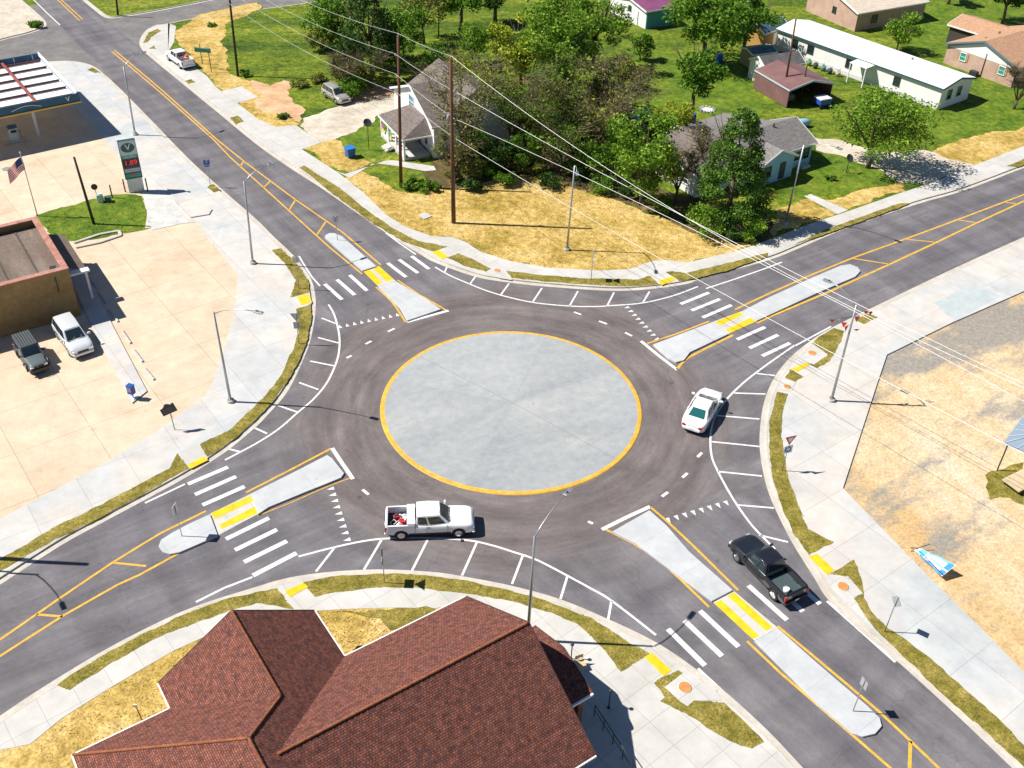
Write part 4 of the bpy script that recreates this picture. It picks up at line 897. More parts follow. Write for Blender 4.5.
UO, oo_, To_ = woodpole('utility_pole', (-58, 556), PJ((G(-58, 556, ZB).x, G(-58, 556, ZB).y, 11.5)), .2, 'utility pole outside the left edge, only its thick shadow in view', None, z=11.5)
ins = plain('grey_insulator', (.35, .37, .38), .3)
def fix(t, T, lv, dirs):
    P = []
    for i, (f, d) in enumerate(zip(lv, dirs)):
        p = T*f; a = MB(); pin(a, p, Vector(d)); a.build('insulator', ins, t); P.append(Vector(t.location)+p+Vector(d)+Vector((0, 0, .2)))
    a = MB(); a.box(T*.99+Vector((0, 0, .1)), (.22, .22, .1)); a.build('pole_cap', metalG, t)
    return P
lv1 = [1.0, .93, .86, .77]; dr = [(.05, 0, 0), (-.35, .1, 0), (-.35, .1, 0), (-.25, .1, 0)]
W1 = fix(U1, T1, [1.0, .875, .75, .63], dr); W2 = fix(U2, T2, [1.0, .80, .64, .53], [(.05, 0, 0), (.35, .1, 0), (.35, .1, 0), (.25, 0, 0)]); W3 = fix(U3, T3, [1.0, .88, .76, .64], dr)
a = MB(); a.cyl(T2*.66+Vector((-.35, .15, 0)), .16, .5, 12); a.beam(T2*.68+Vector((-.8, .1, .1)), T2*.68+Vector((.8, -.1, .1)), .08, .1); a.build('switch_gear', ins, U2)
a = MB(); a.tube([T2*.35+Vector((.2, 0, 0)), (.22, 0, .2)], .03, 6); a.build('cable_guard', metalG, U2)
wireM = plain('bare_aluminium_wire', (.62, .62, .60), .45, .3)
def wire(name, a, b, sag, r=.022, label=None, group=None):
    P = [a.lerp(b, k/28)-Vector((0, 0, 4*sag*(k/28)*(1-k/28))) for k in range(29)]
    m = MB(); m.tube(P, r, 5, cap=False); o = m.build(name, wireM); tag(o, label, 'power line', group); return o
GW = 'bare wires of the power line crossing the roundabout'
for i in range(4):
    wire('power_wire', W3[i], W1[i], .9, .015, ('topmost wire between the dark pole and the pole before the white house', 'second wire down between the dark pole and the pole before the white house', 'third wire down between the dark pole and the pole before the white house', 'lowest wire between the dark pole and the pole before the white house')[i], 'wires left of the white house')
    wire('power_wire', W1[i], W2[i], .15, .015, ('topmost wire between the two tall brown poles', 'second wire down between the two tall brown poles', 'third wire down between the two tall brown poles', 'lowest wire between the two tall brown poles')[i], 'wires between the two brown poles')
# next pole stands beyond the right edge of the picture
far = [G(1178, 452, 13.2), G(1178, 456, 12.4), G(1178, 486, 11.6), G(1130, 508, 10.6)]
via = [(644, 192), (640, 193.5), (645, 206), (645, 250)]
lbs = ['uppermost wire running from the brown pole over the right side of the roundabout', 'second wire from the brown pole over the right side of the roundabout', 'third wire from the brown pole over the right side of the roundabout', 'lowest wire from the brown pole down over the straw field towards the splitter island']
for i in range(4):
    lo, hi = -1, 8
    for _ in range(40):
        sg = (lo+hi)/2; best = None
        Q = [PJ(W2[i].lerp(far[i], k/80)-Vector((0, 0, 4*sg*(k/80)*(1-k/80)))) for k in range(81)]
        for p, q in zip(Q, Q[1:]):
            if p[0] <= via[i][0] <= q[0]: best = p[1]+(q[1]-p[1])*(via[i][0]-p[0])/(q[0]-p[0])
        if best < via[i][1]: lo = sg
        else: hi = sg
    print('sag', sg)
    wire('power_wire', W2[i], far[i], sg, .020, lbs[i], GW)
for (b_, tp_, r, lb, mt) in (((783, 98), (796, 19), .16, 'tall brown pole in front of the maroon carport', wood), ((800, 101), (807, 66), .12, 'short dark post right of the tall pole at the carport', woodD), ((793, 96), (797, 76), .09, 'shortest dark post beside the carport', woodD),
     ((94, 224), (74, 157), .15, 'leaning dark wooden pole on the small green lawn by the fuel sign', woodD), ((118, 15.5), (114, -22), .16, 'dark pole on the grass corner at the top left', woodD), ((438.5, 36), (439, 13), .1, 'thin dark post in the meadow behind the white house', woodD)):
    woodpole('wooden_pole', b_, tp_, r, lb, None, mat=mt)
# ---------------------------------------------------------------- signs
def text(body, size, mat, parent, M, name='lettering', depth=.004, align='CENTER'):
    cu = bpy.data.curves.new(name, 'FONT'); cu.body = body; cu.size = size; cu.extrude = depth; cu.align_x = align; cu.align_y = 'CENTER'
    tmp = bpy.data.objects.new('t', cu); COL.objects.link(tmp)
    dg = bpy.context.evaluated_depsgraph_get(); me = bpy.data.meshes.new_from_object(tmp.evaluated_get(dg))
    bpy.data.objects.remove(tmp); me.materials.clear(); me.materials.append(mat); me.transform(M)
    o = bpy.data.objects.new(name, me); COL.objects.link(o); o.parent = parent; return o
def face(az, loc): 
    "frame for a vertical sign face: local x right, y up, normal towards azimuth az"
    n = Vector((math.cos(az), math.sin(az), 0)); x = Vector((-n.y, n.x, 0))
    return Matrix.Translation(Vector(loc)) @ Matrix(((x.x, 0, n.x, 0), (x.y, 0, n.y, 0), (0, 1, 0, 0), (0, 0, 0, 1)))
backM = plain('sign_back_aluminium', (.45, .46, .47), .45, .4)
redS = plain('sign_red', (.60, .03, .05), .4); blueS = plain('sign_blue', (.02, .09, .34), .4); blackS = plain('sign_black', (.02, .02, .025), .4); whiteS = plain('sign_white', (.80, .80, .80), .4); greenS = plain('sign_green', (.02, .17, .08), .4); yellowS = plain('sign_yellow', (.85, .55, .02), .4)
def flat(parent, M, name, poly, z0, z1, mat):
    a = MB(); a.prism(poly, z0, z1); a.v = [M @ p for p in a.v]; return a.build(name, mat, parent)
def rect(w, h, cy=0, cx=0): return [(cx-w/2, cy-h/2), (cx+w/2, cy-h/2), (cx+w/2, cy+h/2), (cx-w/2, cy+h/2)]
def tri(s, cy=0): return [(-s/2, cy+s*.433), (s/2, cy+s*.433), (0, cy-s*.433)]
def circ(r, n=20, cx=0, cy=0): return [(cx+r*math.cos(2*math.pi*k/n), cy+r*math.sin(2*math.pi*k/n)) for k in range(n)]
def sign(base, top, az, kinds, label, cat='road sign', group=None, z0=ZB, h=None):
    o = G(*base, z0); z = h or (ZT(base, top, z0)-z0)
    t = empty('road_sign', o, 0, label, cat, group)
    a = MB(); a.tube([(0, 0, -.05), (0, 0, z)], .032, 8); a.build('post', metalG, t)
    n = Vector((math.cos(az), math.sin(az), 0))*.045
    zc = z
    for k in kinds:
        M = lambda zz: face(az, (n.x, n.y, zz))
        if k == 'yield':
            s_ = .95; zc -= s_*.433; m = M(zc); flat(t, m, 'yield_panel', tri(s_), -.01, .0, backM); flat(t, m, 'red_border', tri(s_), .001, .006, redS)
            flat(t, m, 'white_centre', tri(s_*.52, .04), .008, .012, whiteS)
            text('YIELD', .13, whiteS, t, m @ Matrix.Translation((0, .31, .012)))
            zc -= s_*.433+.04
        elif k == 'circle':
            s_ = .72; zc -= s_/2; m = M(zc); flat(t, m, 'sign_panel', rect(s_, s_), -.01, .006, plain('pale_blue_white', (.55, .68, .78), .4))
            for q_ in range(3):
                a0 = q_*2.094; pts = [Vector((.21*math.cos(a0+k_*.2), .21*math.sin(a0+k_*.2), .012)) for k_ in range(8)]
                b = MB(); b.tube(pts, .032, 6); e = pts[-1]; dd = (pts[-1]-pts[-2]).normalized(); pp = Vector((-dd.y, dd.x, 0)); b.add([e+pp*.08, e-pp*.08, e+dd*.14], [[0, 1, 2]]); b.v = [m @ p for p in b.v]; b.build('arrow', blackS, t)
            zc -= s_/2+.03
        elif k == 'arrow':      # keep right
            zc -= .38; m = M(zc); flat(t, m, 'sign_panel', rect(.6, .76), -.01, .006, whiteS); flat(t, m, 'arrow', [(-.2, .05), (.0, .05), (.0, .2), (.2, 0), (0, -.2), (0, -.05), (-.2, -.05)], .007, .012, blackS); zc -= .42
        elif k == 'diamond':
            zc -= .5; m = M(zc); flat(t, m, 'sign_panel', [(0, -.5), (.5, 0), (0, .5), (-.5, 0)], -.01, .006, yellowS); zc -= .54
        elif k == 'grey_diamond':
            zc -= .42; m = M(zc); flat(t, m, 'sign_panel', [(0, -.5), (.42, 0), (0, .5), (-.42, 0)], -.01, .006, backM); zc -= .5
        elif k == 'plate':
            zc -= .34; m = M(zc); flat(t, m, 'sign_panel', rect(.55, .66), -.01, .006, backM); zc -= .38
        elif k == 'hospital':
            zc -= .34; m = M(zc); flat(t, m, 'sign_panel', rect(.66, .66), -.01, .006, blueS); flat(t, m, 'white_rim', rect(.60, .05, .29), .007, .011, whiteS); text('7', .5, whiteS, t, m @ Matrix.Translation((0, 0, .012))); zc -= .38
            m = M(zc-.08); flat(t, m, 'direction_plate', rect(.5, .16), -.01, .006, blueS); zc -= .2
    return t
GS = 'road signs on thin posts'
WEST, EAST, SOUTH = math.pi, 0.0, -math.pi/2
sign((384.5, 583), (383, 548), WEST, ['yield', 'circle'], 'edge-on yield sign at the sod verge in front of the tiled roof', group=GS)
sign((591, 280), (592, 250), EAST, ['yield', 'circle'], 'edge-on yield sign at the kerb below the straw field', group=GS)
sign((299, 343.5), (297.5, 313.5), math.radians(97), ['yield', 'plate'], 'yield sign seen from behind on the left sod strip', group=GS)
sign((299, 288.5), (298, 256.5), math.radians(97), ['plate'], 'grey sign back at the top of the left sod strip', group=GS)
sign((782.3, 471), (792, 436), math.radians(-70), ['yield', 'circle'], 'red and white yield sign above a circular-arrow plate on the right sod strip', group=GS)
sign((884.5, 632), (902, 597), math.radians(25), ['grey_diamond'], 'grey-backed diamond sign on the sod strip at the lower right', group=GS)
sign((853, 711), (865, 680), math.radians(20), ['plate'], 'narrow sign on the rounded tip of the lower right traffic island', group=GS, z0=.15)
sign((337.5, 240), (336.5, 216), math.radians(115), ['plate'], 'small sign on the rounded tip of the upper left traffic island', group=GS, z0=.15)
sign((182, 536), (174, 505), math.radians(170), ['arrow'], 'white sign seen nearly edge-on at the tip of the lower left traffic island', group=GS, z0=.15)
sign((210.5, 186), (208, 159), math.radians(-75), ['hospital'], 'small blue square sign by the upper left kerb next to a tiny sod square', group=GS)
# black notice board on a post, old lot
t = empty('notice_sign', G(175, 430, ZB), 0, 'black cut-out shop sign on a thin post at the edge of the old concrete lot', 'sign')
z_ = ZT((175, 430), (171, 405), ZB)-ZB; a = MB(); a.tube([(0, 0, 0), (-.1, .05, z_-.5)], .03, 8); a.build('post', metalD, t)
m_ = face(math.radians(-65), (-.15, 0, z_-.45)) @ Matrix.Rotation(math.radians(14), 4, 'Z')
flat(t, m_, 'panel', [(-.55, -.38), (.55, -.38), (.55, .42), (.36, .42), (.3, .34), (.22, .44), (.05, .56), (-.12, .54), (-.24, .36), (-.4, .28), (-.55, .26)], -.03, .03, plain('black_sign_face', (.03, .03, .032), .5))
for yy in (-.18, 0, .14): flat(t, m_, 'text_strip', rect(.8, .035, yy), .031, .036, plain('sign_dim_line', (.16, .16, .16), .6))
# green street sign on two posts
A, B = G(202.5, 64, ZB), G(211.5, 72, ZB); hh = 2.7
t = empty('street_sign', A, 0, 'green street name sign on two posts beside the parked white pickup', 'street sign')
a = MB(); a.tube([(0, 0, 0), (0, 0, hh)], .05, 8); a.build('post', woodD, t); a = MB(); a.tube([B-A, B-A+Vector((0, 0, hh))], .05, 8); a.build('post', woodD, t)
d_ = (B-A); az = math.atan2(d_.y, d_.x)-math.pi/2; md = (B-A)/2
C1, C2 = G(199, 54, hh-.2), G(211, 51, hh-.2)
m_ = face(math.radians(-100), (md.x-.1, md.y-.35, hh-.15)); flat(t, m_, 'panel', rect(2.3, .62), -.03, .03, greenS); flat(t, m_, 'white_border', rect(2.1, .04, .25), .031, .036, whiteS)
# fuel price sign
b0, b1 = G(128.5, 193, ZB), G(146, 190, ZB); tz = ZT((128.5, 193), (120, 141), ZB)
t = empty('price_sign', b0, 0, 'tall teal and white fuel price sign with an oval V logo and red digits', 'fuel sign')
ax = (b1-b0); wS = 1.95; az = math.atan2(ax.y, ax.x)-math.pi/2; ux = ax.normalized(); hS = tz-ZB
wS = ax.length*.97
m_ = face(az, ux*(wS/2)+Vector((0, 0, 0)))
teal = plain('dark_teal_panel', (.02, .09, .11), .4); tealL = plain('pale_grey_teal', (.52, .64, .66), .4); green2 = plain('mid_green_teal', (.04, .32, .26), .4)
def sp_(nm, y0, y1, z0, z1, mat, w=wS): return flat(t, m_, nm, rect(w, y1-y0, (y0+y1)/2), z0, z1, mat)
sp_('cabinet', hS*.27, hS, -.16, .16, teal); sp_('post_skirt', 0.05, hS*.27, -.10, .10, plain('white_sign_skirt', (.74, .73, .70), .5), wS*.9)
sp_('logo_panel', hS*.72, hS*.99, .161, .175, tealL, wS*.94)
flat(t, m_, 'logo_oval', [(x*1.18, y*.9) for x, y in [(p[0], p[1]+hS*.86/.9) for p in circ(.58)]], .176, .185, teal)
text('V', .95, whiteS, t, m_ @ Matrix.Translation((0, hS*.865, .19)), 'logo_letter')
sp_('name_panel', hS*.66, hS*.715, .161, .172, green2, wS*.94); text('VALERO', .34, whiteS, t, m_ @ Matrix.Translation((0, hS*.688, .178)), 'name_lettering')
redE = plain('red_led', (.85, .02, .03), .4); nt_ = redE.node_tree.nodes['Principled BSDF']; nt_.inputs['Emission Color'].default_value = (.9, .02, .03, 1); nt_.inputs['Emission Strength'].default_value = .35
sp_('price_panel', hS*.50, hS*.64, .161, .17, blackS, wS*.9); text('1.89', .78, redE, t, m_ @ Matrix.Translation((0, hS*.572, .176)), 'price_digits')
sp_('lilac_strip', hS*.40, hS*.465, .161, .172, plain('pale_lilac', (.62, .55, .62), .5), wS*.9); sp_('green_strip', hS*.425, hS*.435, .173, .178, green2, wS*.8)
sp_('teal_strip', hS*.30, hS*.37, .161, .172, green2, wS*.9); sp_('red_strip', hS*.33, hS*.345, .173, .178, redS, wS*.45)
# steel posts beside the sign
for p, tp_, lb in (((125.5, 192), (123, 175), 'grey steel bollard at the left foot of the price sign'), ((148, 191.5), (144.5, 174), 'grey steel bollard at the right foot of the price sign'), ((112.5, 198), (110.5, 183), 'thin grey bollard left of the price sign at the lawn edge')):
    h_ = min(1.5, ZT(p, tp_, ZB)-ZB); t = empty('bollard', G(*p, ZB), 0, lb, 'bollard', 'bollards round the price sign')
    a = MB(); a.cyl((0, 0, h_/2), .07, h_, 12); a.build('post', metalD, t); a = MB(); a.ball((0, 0, h_), .07, 10, 6); a.build('cap', metalG, t)
# air/vacuum machine on the lawn edge
t = empty('air_machine', G(101, 202, ZB), .2, 'small white and teal air machine with a round dark head on the lawn edge', 'air machine')
a = MB(); a.box((0, 0, .45), (.55, .5, .9)); a.build('cabinet', plain('white_teal_cab', (.5, .62, .66), .5), t, .03); a = MB(); a.box((.75, 0, .25), (.6, .5, .5)); a.build('side_unit', teal, t, .03)
a = MB(); a.tube([(-.25, 0, .9), (-.3, 0, 1.5)], .04, 6); a.build('neck', metalG, t); a = MB(); a.cyl((-.3, 0, 1.75), .32, .14, 18, 'Y'); a.build('round_head', metalD, t, .02)
# flag
b_ = (37.5, 216); tz = ZT(b_, (20, 152.5), ZB)-ZB; o_ = G(*b_, ZB); T = G(20, 152.5, tz+ZB)-o_
t = empty('flagpole', o_, 0, 'grey flagpole behind the brick shop', 'flagpole')
a = MB(); a.tube([(0, 0, 0), T], [.06, .035], 10); a.build('pole', metalG, t); a = MB(); a.ball(T, .1); a.build('finial', chrome, t)
fl = empty('flag', o_+T*.93, 0, 'red, white and blue striped flag hanging from the flagpole', 'flag')
e1 = G(10, 183, tz*.72)-(o_+T*.93); hoist = -T.normalized()*1.35
def fp(u, v):
    fly = Vector((-1.75, -.1, -1.15)); p = fly*u + hoist*v + Vector((0, .14*math.sin(u*9+v*2), .06*math.sin(u*7))); p.z -= .35*u*u; return p
def flagpart(nm, u0, u1, v0, v1, mat, dy=0):
    a = MB(); n_ = 10
    for i in range(n_):
        ua, ub = u0+(u1-u0)*i/n_, u0+(u1-u0)*(i+1)/n_
        q = [fp(ua, v0), fp(ub, v0), fp(ub, v1), fp(ua, v1)]; d = Vector((0, .012, 0))
        dd = Vector((0, dy, 0)); a.add([p+dd-d for p in q]+[p+dd+d for p in q], [[0, 1, 2, 3], [7, 6, 5, 4], [0, 4, 5, 1], [3, 2, 6, 7]])
    return a.build(nm, mat, fl)
for k in range(13): flagpart('red_stripe' if k % 2 == 0 else 'white_stripe', 0, 1, k/13, (k+1)/13, redS if k % 2 == 0 else whiteS)
for dy in (-.02, .02): flagpart('blue_canton', 0, .4, 0, 7/13, plain('flag_navy', (.02, .04, .16), .6), dy)
# feather banner lying on the straw
P0, P1 = G(915, 551, .04), G(946, 578, .04)
t = empty('feather_banner', P0, math.atan2((P1-P0).y, (P1-P0).x), 'blue and white feather banner blown over on the dusty ground at the right', 'banner')
L = (P1-P0).length; blu = plain('banner_blue', (.03, .22, .62), .5); cy = plain('banner_cyan', (.10, .45, .62), .5)
def bz(x): return .12+.75*math.sin(min(1, x/L)*1.2)
def strip(nm, x0, x1, f0, f1, mat, dz=0):
    a = MB(); n_ = 8
    for i in range(n_):
        xa, xb = x0+(x1-x0)*i/n_, x0+(x1-x0)*(i+1)/n_
        def pt(x, f): w = .16+.36*x/L; return Vector((x, -w+2*w*f, bz(x)*(.35+.65*f)+.04*math.sin(x*5)+dz+.12))
        q = [pt(xa, f0), pt(xb, f0), pt(xb, f1), pt(xa, f1)]; a.add(q+[p-Vector((0, 0, .015)) for p in q], [[0, 1, 2, 3], [7, 6, 5, 4], [0, 4, 5, 1], [1, 5, 6, 2], [2, 6, 7, 3], [3, 7, 4, 0]])
    return a.build(nm, mat, t)
strip('cloth', 0, L, 0, 1, whiteS)
strip('cyan_band', L*.12, L*.36, .05, .95, cy, .012); strip('blue_edge', L*.2, L*.96, 0, .16, blu, .012); strip('blue_edge', L*.3, L*.96, .86, 1, cy, .012); strip('blue_patch', L*.84, L*.99, .45, .95, blu, .018); strip('blue_patch', L*.84, L*.99, .02, .35, blu, .018); strip('blue_line', L*.4, L*.85, .40, .5, cy, .018)
a = MB(); a.tube([(-.35, -.05, .02), (0, 0, .3), (L*.5, -.28, .5), (L, -.52, .6)], .025, 6); a.tube([(-.1, -.3, .03), (.05, .05, .3), (.3, .9, .5)], .025, 6); a.build('pole', metalD, t)
# blue metal box by the end of the lot walk
t = empty('newspaper_box', G(133, 398, ZB+.1), math.radians(-20), 'small blue newspaper box at the end of the white walkway', 'newspaper box')
a = MB(); a.box((0, 0, .85), (.5, .42, .75)); a.build('cabinet', plain('box_blue', (.02, .06, .38), .4), t, .03); a = MB(); a.box((0, 0, .26), (.12, .12, .5)); a.box((0, 0, .03), (.5, .45, .06)); a.build('pedestal', whiteS, t)
a = MB(); a.box((0, -.215, .92), (.38, .02, .4)); a.build('window', plain('box_dim', (.25, .2, .22), .2), t); a = MB(); a.box((.0, 0, 1.25), (.52, .44, .05)); a.build('hood', blueS, t)
# wheel stops
WS = [((88, 276), (96.5, 287.5)), ((98.5, 292), (107, 304)), ((109.5, 310), (118.5, 322.5)), ((122, 331), (131, 344)), ((133.5, 350), (143, 362.5)), ((144.5, 368.5), (154.5, 380.5))]
ord_ = ['nearest the shop door canopy', 'second from the shop door canopy', 'third from the shop door canopy', 'fourth from the shop door canopy', 'last but one towards the road', 'last of the row towards the road']
for (p, q), w_ in zip(WS, ord_):
    A, B = G(*p, ZB), G(*q, ZB); m_ = (A+B)/2; d = B-A
    t = empty('wheel_stop', m_, math.atan2(d.y, d.x), 'white concrete wheel stop along the lot walkway, '+w_, 'wheel stop', 'wheel stops beside the lot walkway')
    a = MB(); h = d.length/2; a.add([(-h, -.11, 0), (h, -.11, 0), (h, .11, 0), (-h, .11, 0), (-h+.05, -.07, .15), (h-.05, -.07, .15), (h-.05, .07, .15), (-h+.05, .07, .15)], [[3, 2, 1, 0], [4, 5, 6, 7], [0, 1, 5, 4], [1, 2, 6, 5], [2, 3, 7, 6], [3, 0, 4, 7]]); a.build('block', concN, t, .015)
    a = MB(); [a.cyl((x, 0, .155), .03, .02, 8) for x in (-h*.6, h*.6)]; a.build('anchor_pins', metalD, t)
# red pennants on the right lamp
o_ = G(831.2, 400.8, ZB); zt4 = ZT((831.2, 400.8), (856.6, 304.7), ZB); T = G(856.6, 304.7, zt4)-o_
t = empty('pennant_string', o_+T*.88, 0, 'red and white pennants tied round the top of the right-hand street lamp', 'pennants')
def penn(p, w, h, mat, nm, rz=0):
    a = MB(); w *= .62; h *= .62; c, s = math.cos(rz), math.sin(rz); q = [Vector((0, 0, 0)), Vector((c*w, s*w, .05)), Vector((c*w*.55, s*w*.55, -h))]; q = [Vector(p)+x for x in q]; d = Vector((-s, c, 0))*.015
    a.add([x-d for x in q]+[x+d for x in q], [[0, 1, 2], [5, 4, 3], [0, 3, 4, 1], [1, 4, 5, 2], [2, 5, 3, 0]]); a.build(nm, mat, t)
for p, w, h, mt, nm, rz in (((.1, 0, 0), .7, .8, redS, 'red_pennant', .2), ((-.8, 0, -.5), .7, .7, redS, 'red_pennant', -.3), ((-.45, 0, -.9), .6, .8, redS, 'red_pennant', .5), ((-.1, 0, -.7), .6, .5, redS, 'red_pennant', .9), ((.9, .6, .15), .7, .45, redS, 'red_pennant', .2), ((1.3, .6, .1), .5, .5, redS, 'red_pennant', 0), ((-1.7, 0, -.35), .6, .35, redS, 'red_pennant', 0), ((-1.2, 0, -.2), .5, .3, whiteS, 'white_pennant', 0), ((.2, -.2, -1.0), .7, .2, blackS, 'dark_tail', 0)):
    penn(p, w, h, mt, nm, rz)
a = MB(); a.tube([(-1.8, 0, -.3), (0, 0, .02), (1.6, .6, .2)], .02, 5); a.build('cord', metalD, t)
# black railing, globe posts and a bench frame beside the tiled building
def gpost(b, tp_, lb):
    z = max(.9, min(1.5, ZT(b, tp_, ZB)-ZB)); t = empty('lamp_post', G(*b, ZB), 0, lb, 'garden lamp', 'low black garden lamps by the tiled building')
    a = MB(); a.tube([(0, 0, 0), (0, 0, z)], .035, 8); a.build('post', blackM, t); a = MB(); a.ball((0, 0, z+.1), .12, 10, 6, (1, 1, .8)); a.build('lamp_cap', blackM, t); a = MB(); a.cyl((0, 0, .02), .1, .05, 10); a.build('foot', blackM, t)
gpost((571, 659), (573, 645.5), 'low black garden lamp at the corner of the porch roof, nearest the road'); gpost((608.5, 708), (612, 691), 'low black garden lamp standing in the shade of the tiled building')
t = empty('patio_chair', G(580, 668, ZB), .4, 'thin pale metal chair frame beside the porch roof corner', 'chair')
a = MB()
for x in (-.25, .25):
    for y in (-.25, .25): a.tube([(x, y, 0), (x, y, .45 if y < 0 else .95)], .02, 6)
a.build('legs_frame', plain('tan_metal', (.55, .42, .22), .5), t); a = MB(); a.box((0, 0, .46), (.54, .54, .04)); a.build('seat', plain('tan_metal', (.55, .42, .22), .5), t); a = MB(); a.box((0, .25, .8), (.54, .03, .28)); a.build('backrest', plain('tan_metal', (.55, .42, .22), .5), t)
A, B = G(594, 716, ZB), G(642, 790, ZB); t = empty('railing', A, 0, 'long black handrail in the shade of the tiled building', 'railing')
a = MB(); D = B-A; n_ = 6; a.tube([(0, 0, 1.0), D+Vector((0, 0, 1.0))], .03, 6); a.tube([(0, 0, .55), D+Vector((0, 0, .55))], .022, 6); a.build('rails', blackM, t)
for k in range(n_):
    a = MB(); a.tube([D*(k/(n_-1)), D*(k/(n_-1))+Vector((0, 0, 1.0))], .028, 6); a.build('post', blackM, t)
# small thing: stake in the straw by the tiled roof
t = empty('utility_marker', G(142, 720, ZB), 0, 'short white-topped marker stake in the straw left of the tiled roof', 'marker stake'); a = MB(); a.tube([(0, 0, 0), (-.15, .1, 1.1)], .03, 6); a.build('stake', metalD, t); a = MB(); a.box((-.17, .1, 1.15), (.22, .05, .3)); a.build('flag_plate', whiteS, t)
# pallet / stage and canopy at the right edge
GR = (math.radians(31))
c = G(1024, 484, .3); t = empty('loading_platform', G(1022, 482, .03), GR, 'tan wooden platform under the blue-grey canopy at the right edge', 'platform')
a = MB(); a.box((.9, -.1, .42), (5.0, 1.5, .12)); a.build('deck', noisy('pale_timber_deck', [(.3, (.42, .33, .2)), (.7, (.62, .5, .33))], 1, 6, .9, (12, .12), (5, 1, 1)), t)
for x in (-1.3, .9, 3.1):
    a = MB(); a.box((x, -.1, .18), (.15, 1.3, .36)); a.build('bearer', woodD, t)
# ---------------------------------------------------------------- buildings
def add_uv(o):
    me = o.data; uv = me.uv_layers.new(name='UVMap')
    for p in me.polygons:
        n = p.normal; h = Vector((0, 0, 1)).cross(n)
        if h.length < 1e-3: h = Vector((1, 0, 0))
        h.normalize(); u = n.cross(h)
        for li in p.loop_indices:
            c = me.vertices[me.loops[li].vertex_index].co; uv.data[li].uv = (c.dot(h)+50, c.dot(u)+50)
    return o
def slabs(name, polys, th, mat, parent, M=None):
    "roof planes as slabs th thick, faces outwards up"
    mb = MB()
    for P in polys:
        P = [Vector(p) for p in P]
        if M is not None: P = [M @ p for p in P]
        n = Vector((0, 0, 0))
        for i in range(len(P)): n += (P[i]-P[0]).cross(P[(i+1) % len(P)]-P[0])
        if n.z < 0: P = P[::-1]
        k = len(P); D = Vector((0, 0, th))
        mb.add([p-D for p in P]+P, [list(range(k, 2*k)), list(range(k))[::-1]]+[[i, (i+1) % k, (i+1) % k+k, i+k] for i in range(k)])
    return add_uv(mb.build(name, mat, parent, weld=False))
def window(parent, x, y, z, w, h, nrm='front', frame=None, pane=None, mull=True, shut=None):
    "window on a wall; front = facing -y, left = -x, right = +x, back = +y"
    ang = {'front': 0, 'right': math.pi/2, 'back': math.pi, 'left': -math.pi/2}[nrm]
    M = Matrix.Translation((x, y, z)) @ Matrix.Rotation(ang, 4, 'Z')
    a = MB(); f = .08
    a.box((0, -.03, h/2), (w, .1, f), M=M); a.box((0, -.03, -h/2), (w+.1, .14, f), M=M)
    for sx in (-1, 1): a.box((sx*(w/2-f/2), -.03, 0), (f, .1, h-f), M=M)
    if mull: a.box((0, -.035, 0), (w-2*f, .06, .05), M=M)
    fr = a.build('window', frame or wtrim, parent)
    a = MB(); a.box((0, -.01, 0), (w-2*f, .04, h-f), M=M); a.build('pane', pane or glassD, fr)
    if shut:
        for sx in (-1, 1): a = MB(); a.box((sx*(w/2+.19), -.02, 0), (.3, .05, h), M=M); a.build('shutter', shut, fr)
def door(parent, x, y, z0, w, h, nrm, mat):
    ang = {'front': 0, 'right': math.pi/2, 'back': math.pi, 'left': -math.pi/2}[nrm]
    M = Matrix.Translation((x, y, z0)) @ Matrix.Rotation(ang, 4, 'Z')
    a = MB(); a.box((0, -.03, h/2), (w, .08, h), M=M); d = a.build('door', mat, parent, .01)
    a = MB(); a.box((w*.38, -.09, h*.48), (.06, .06, .12), M=M); a.build('handle', metalD, d)
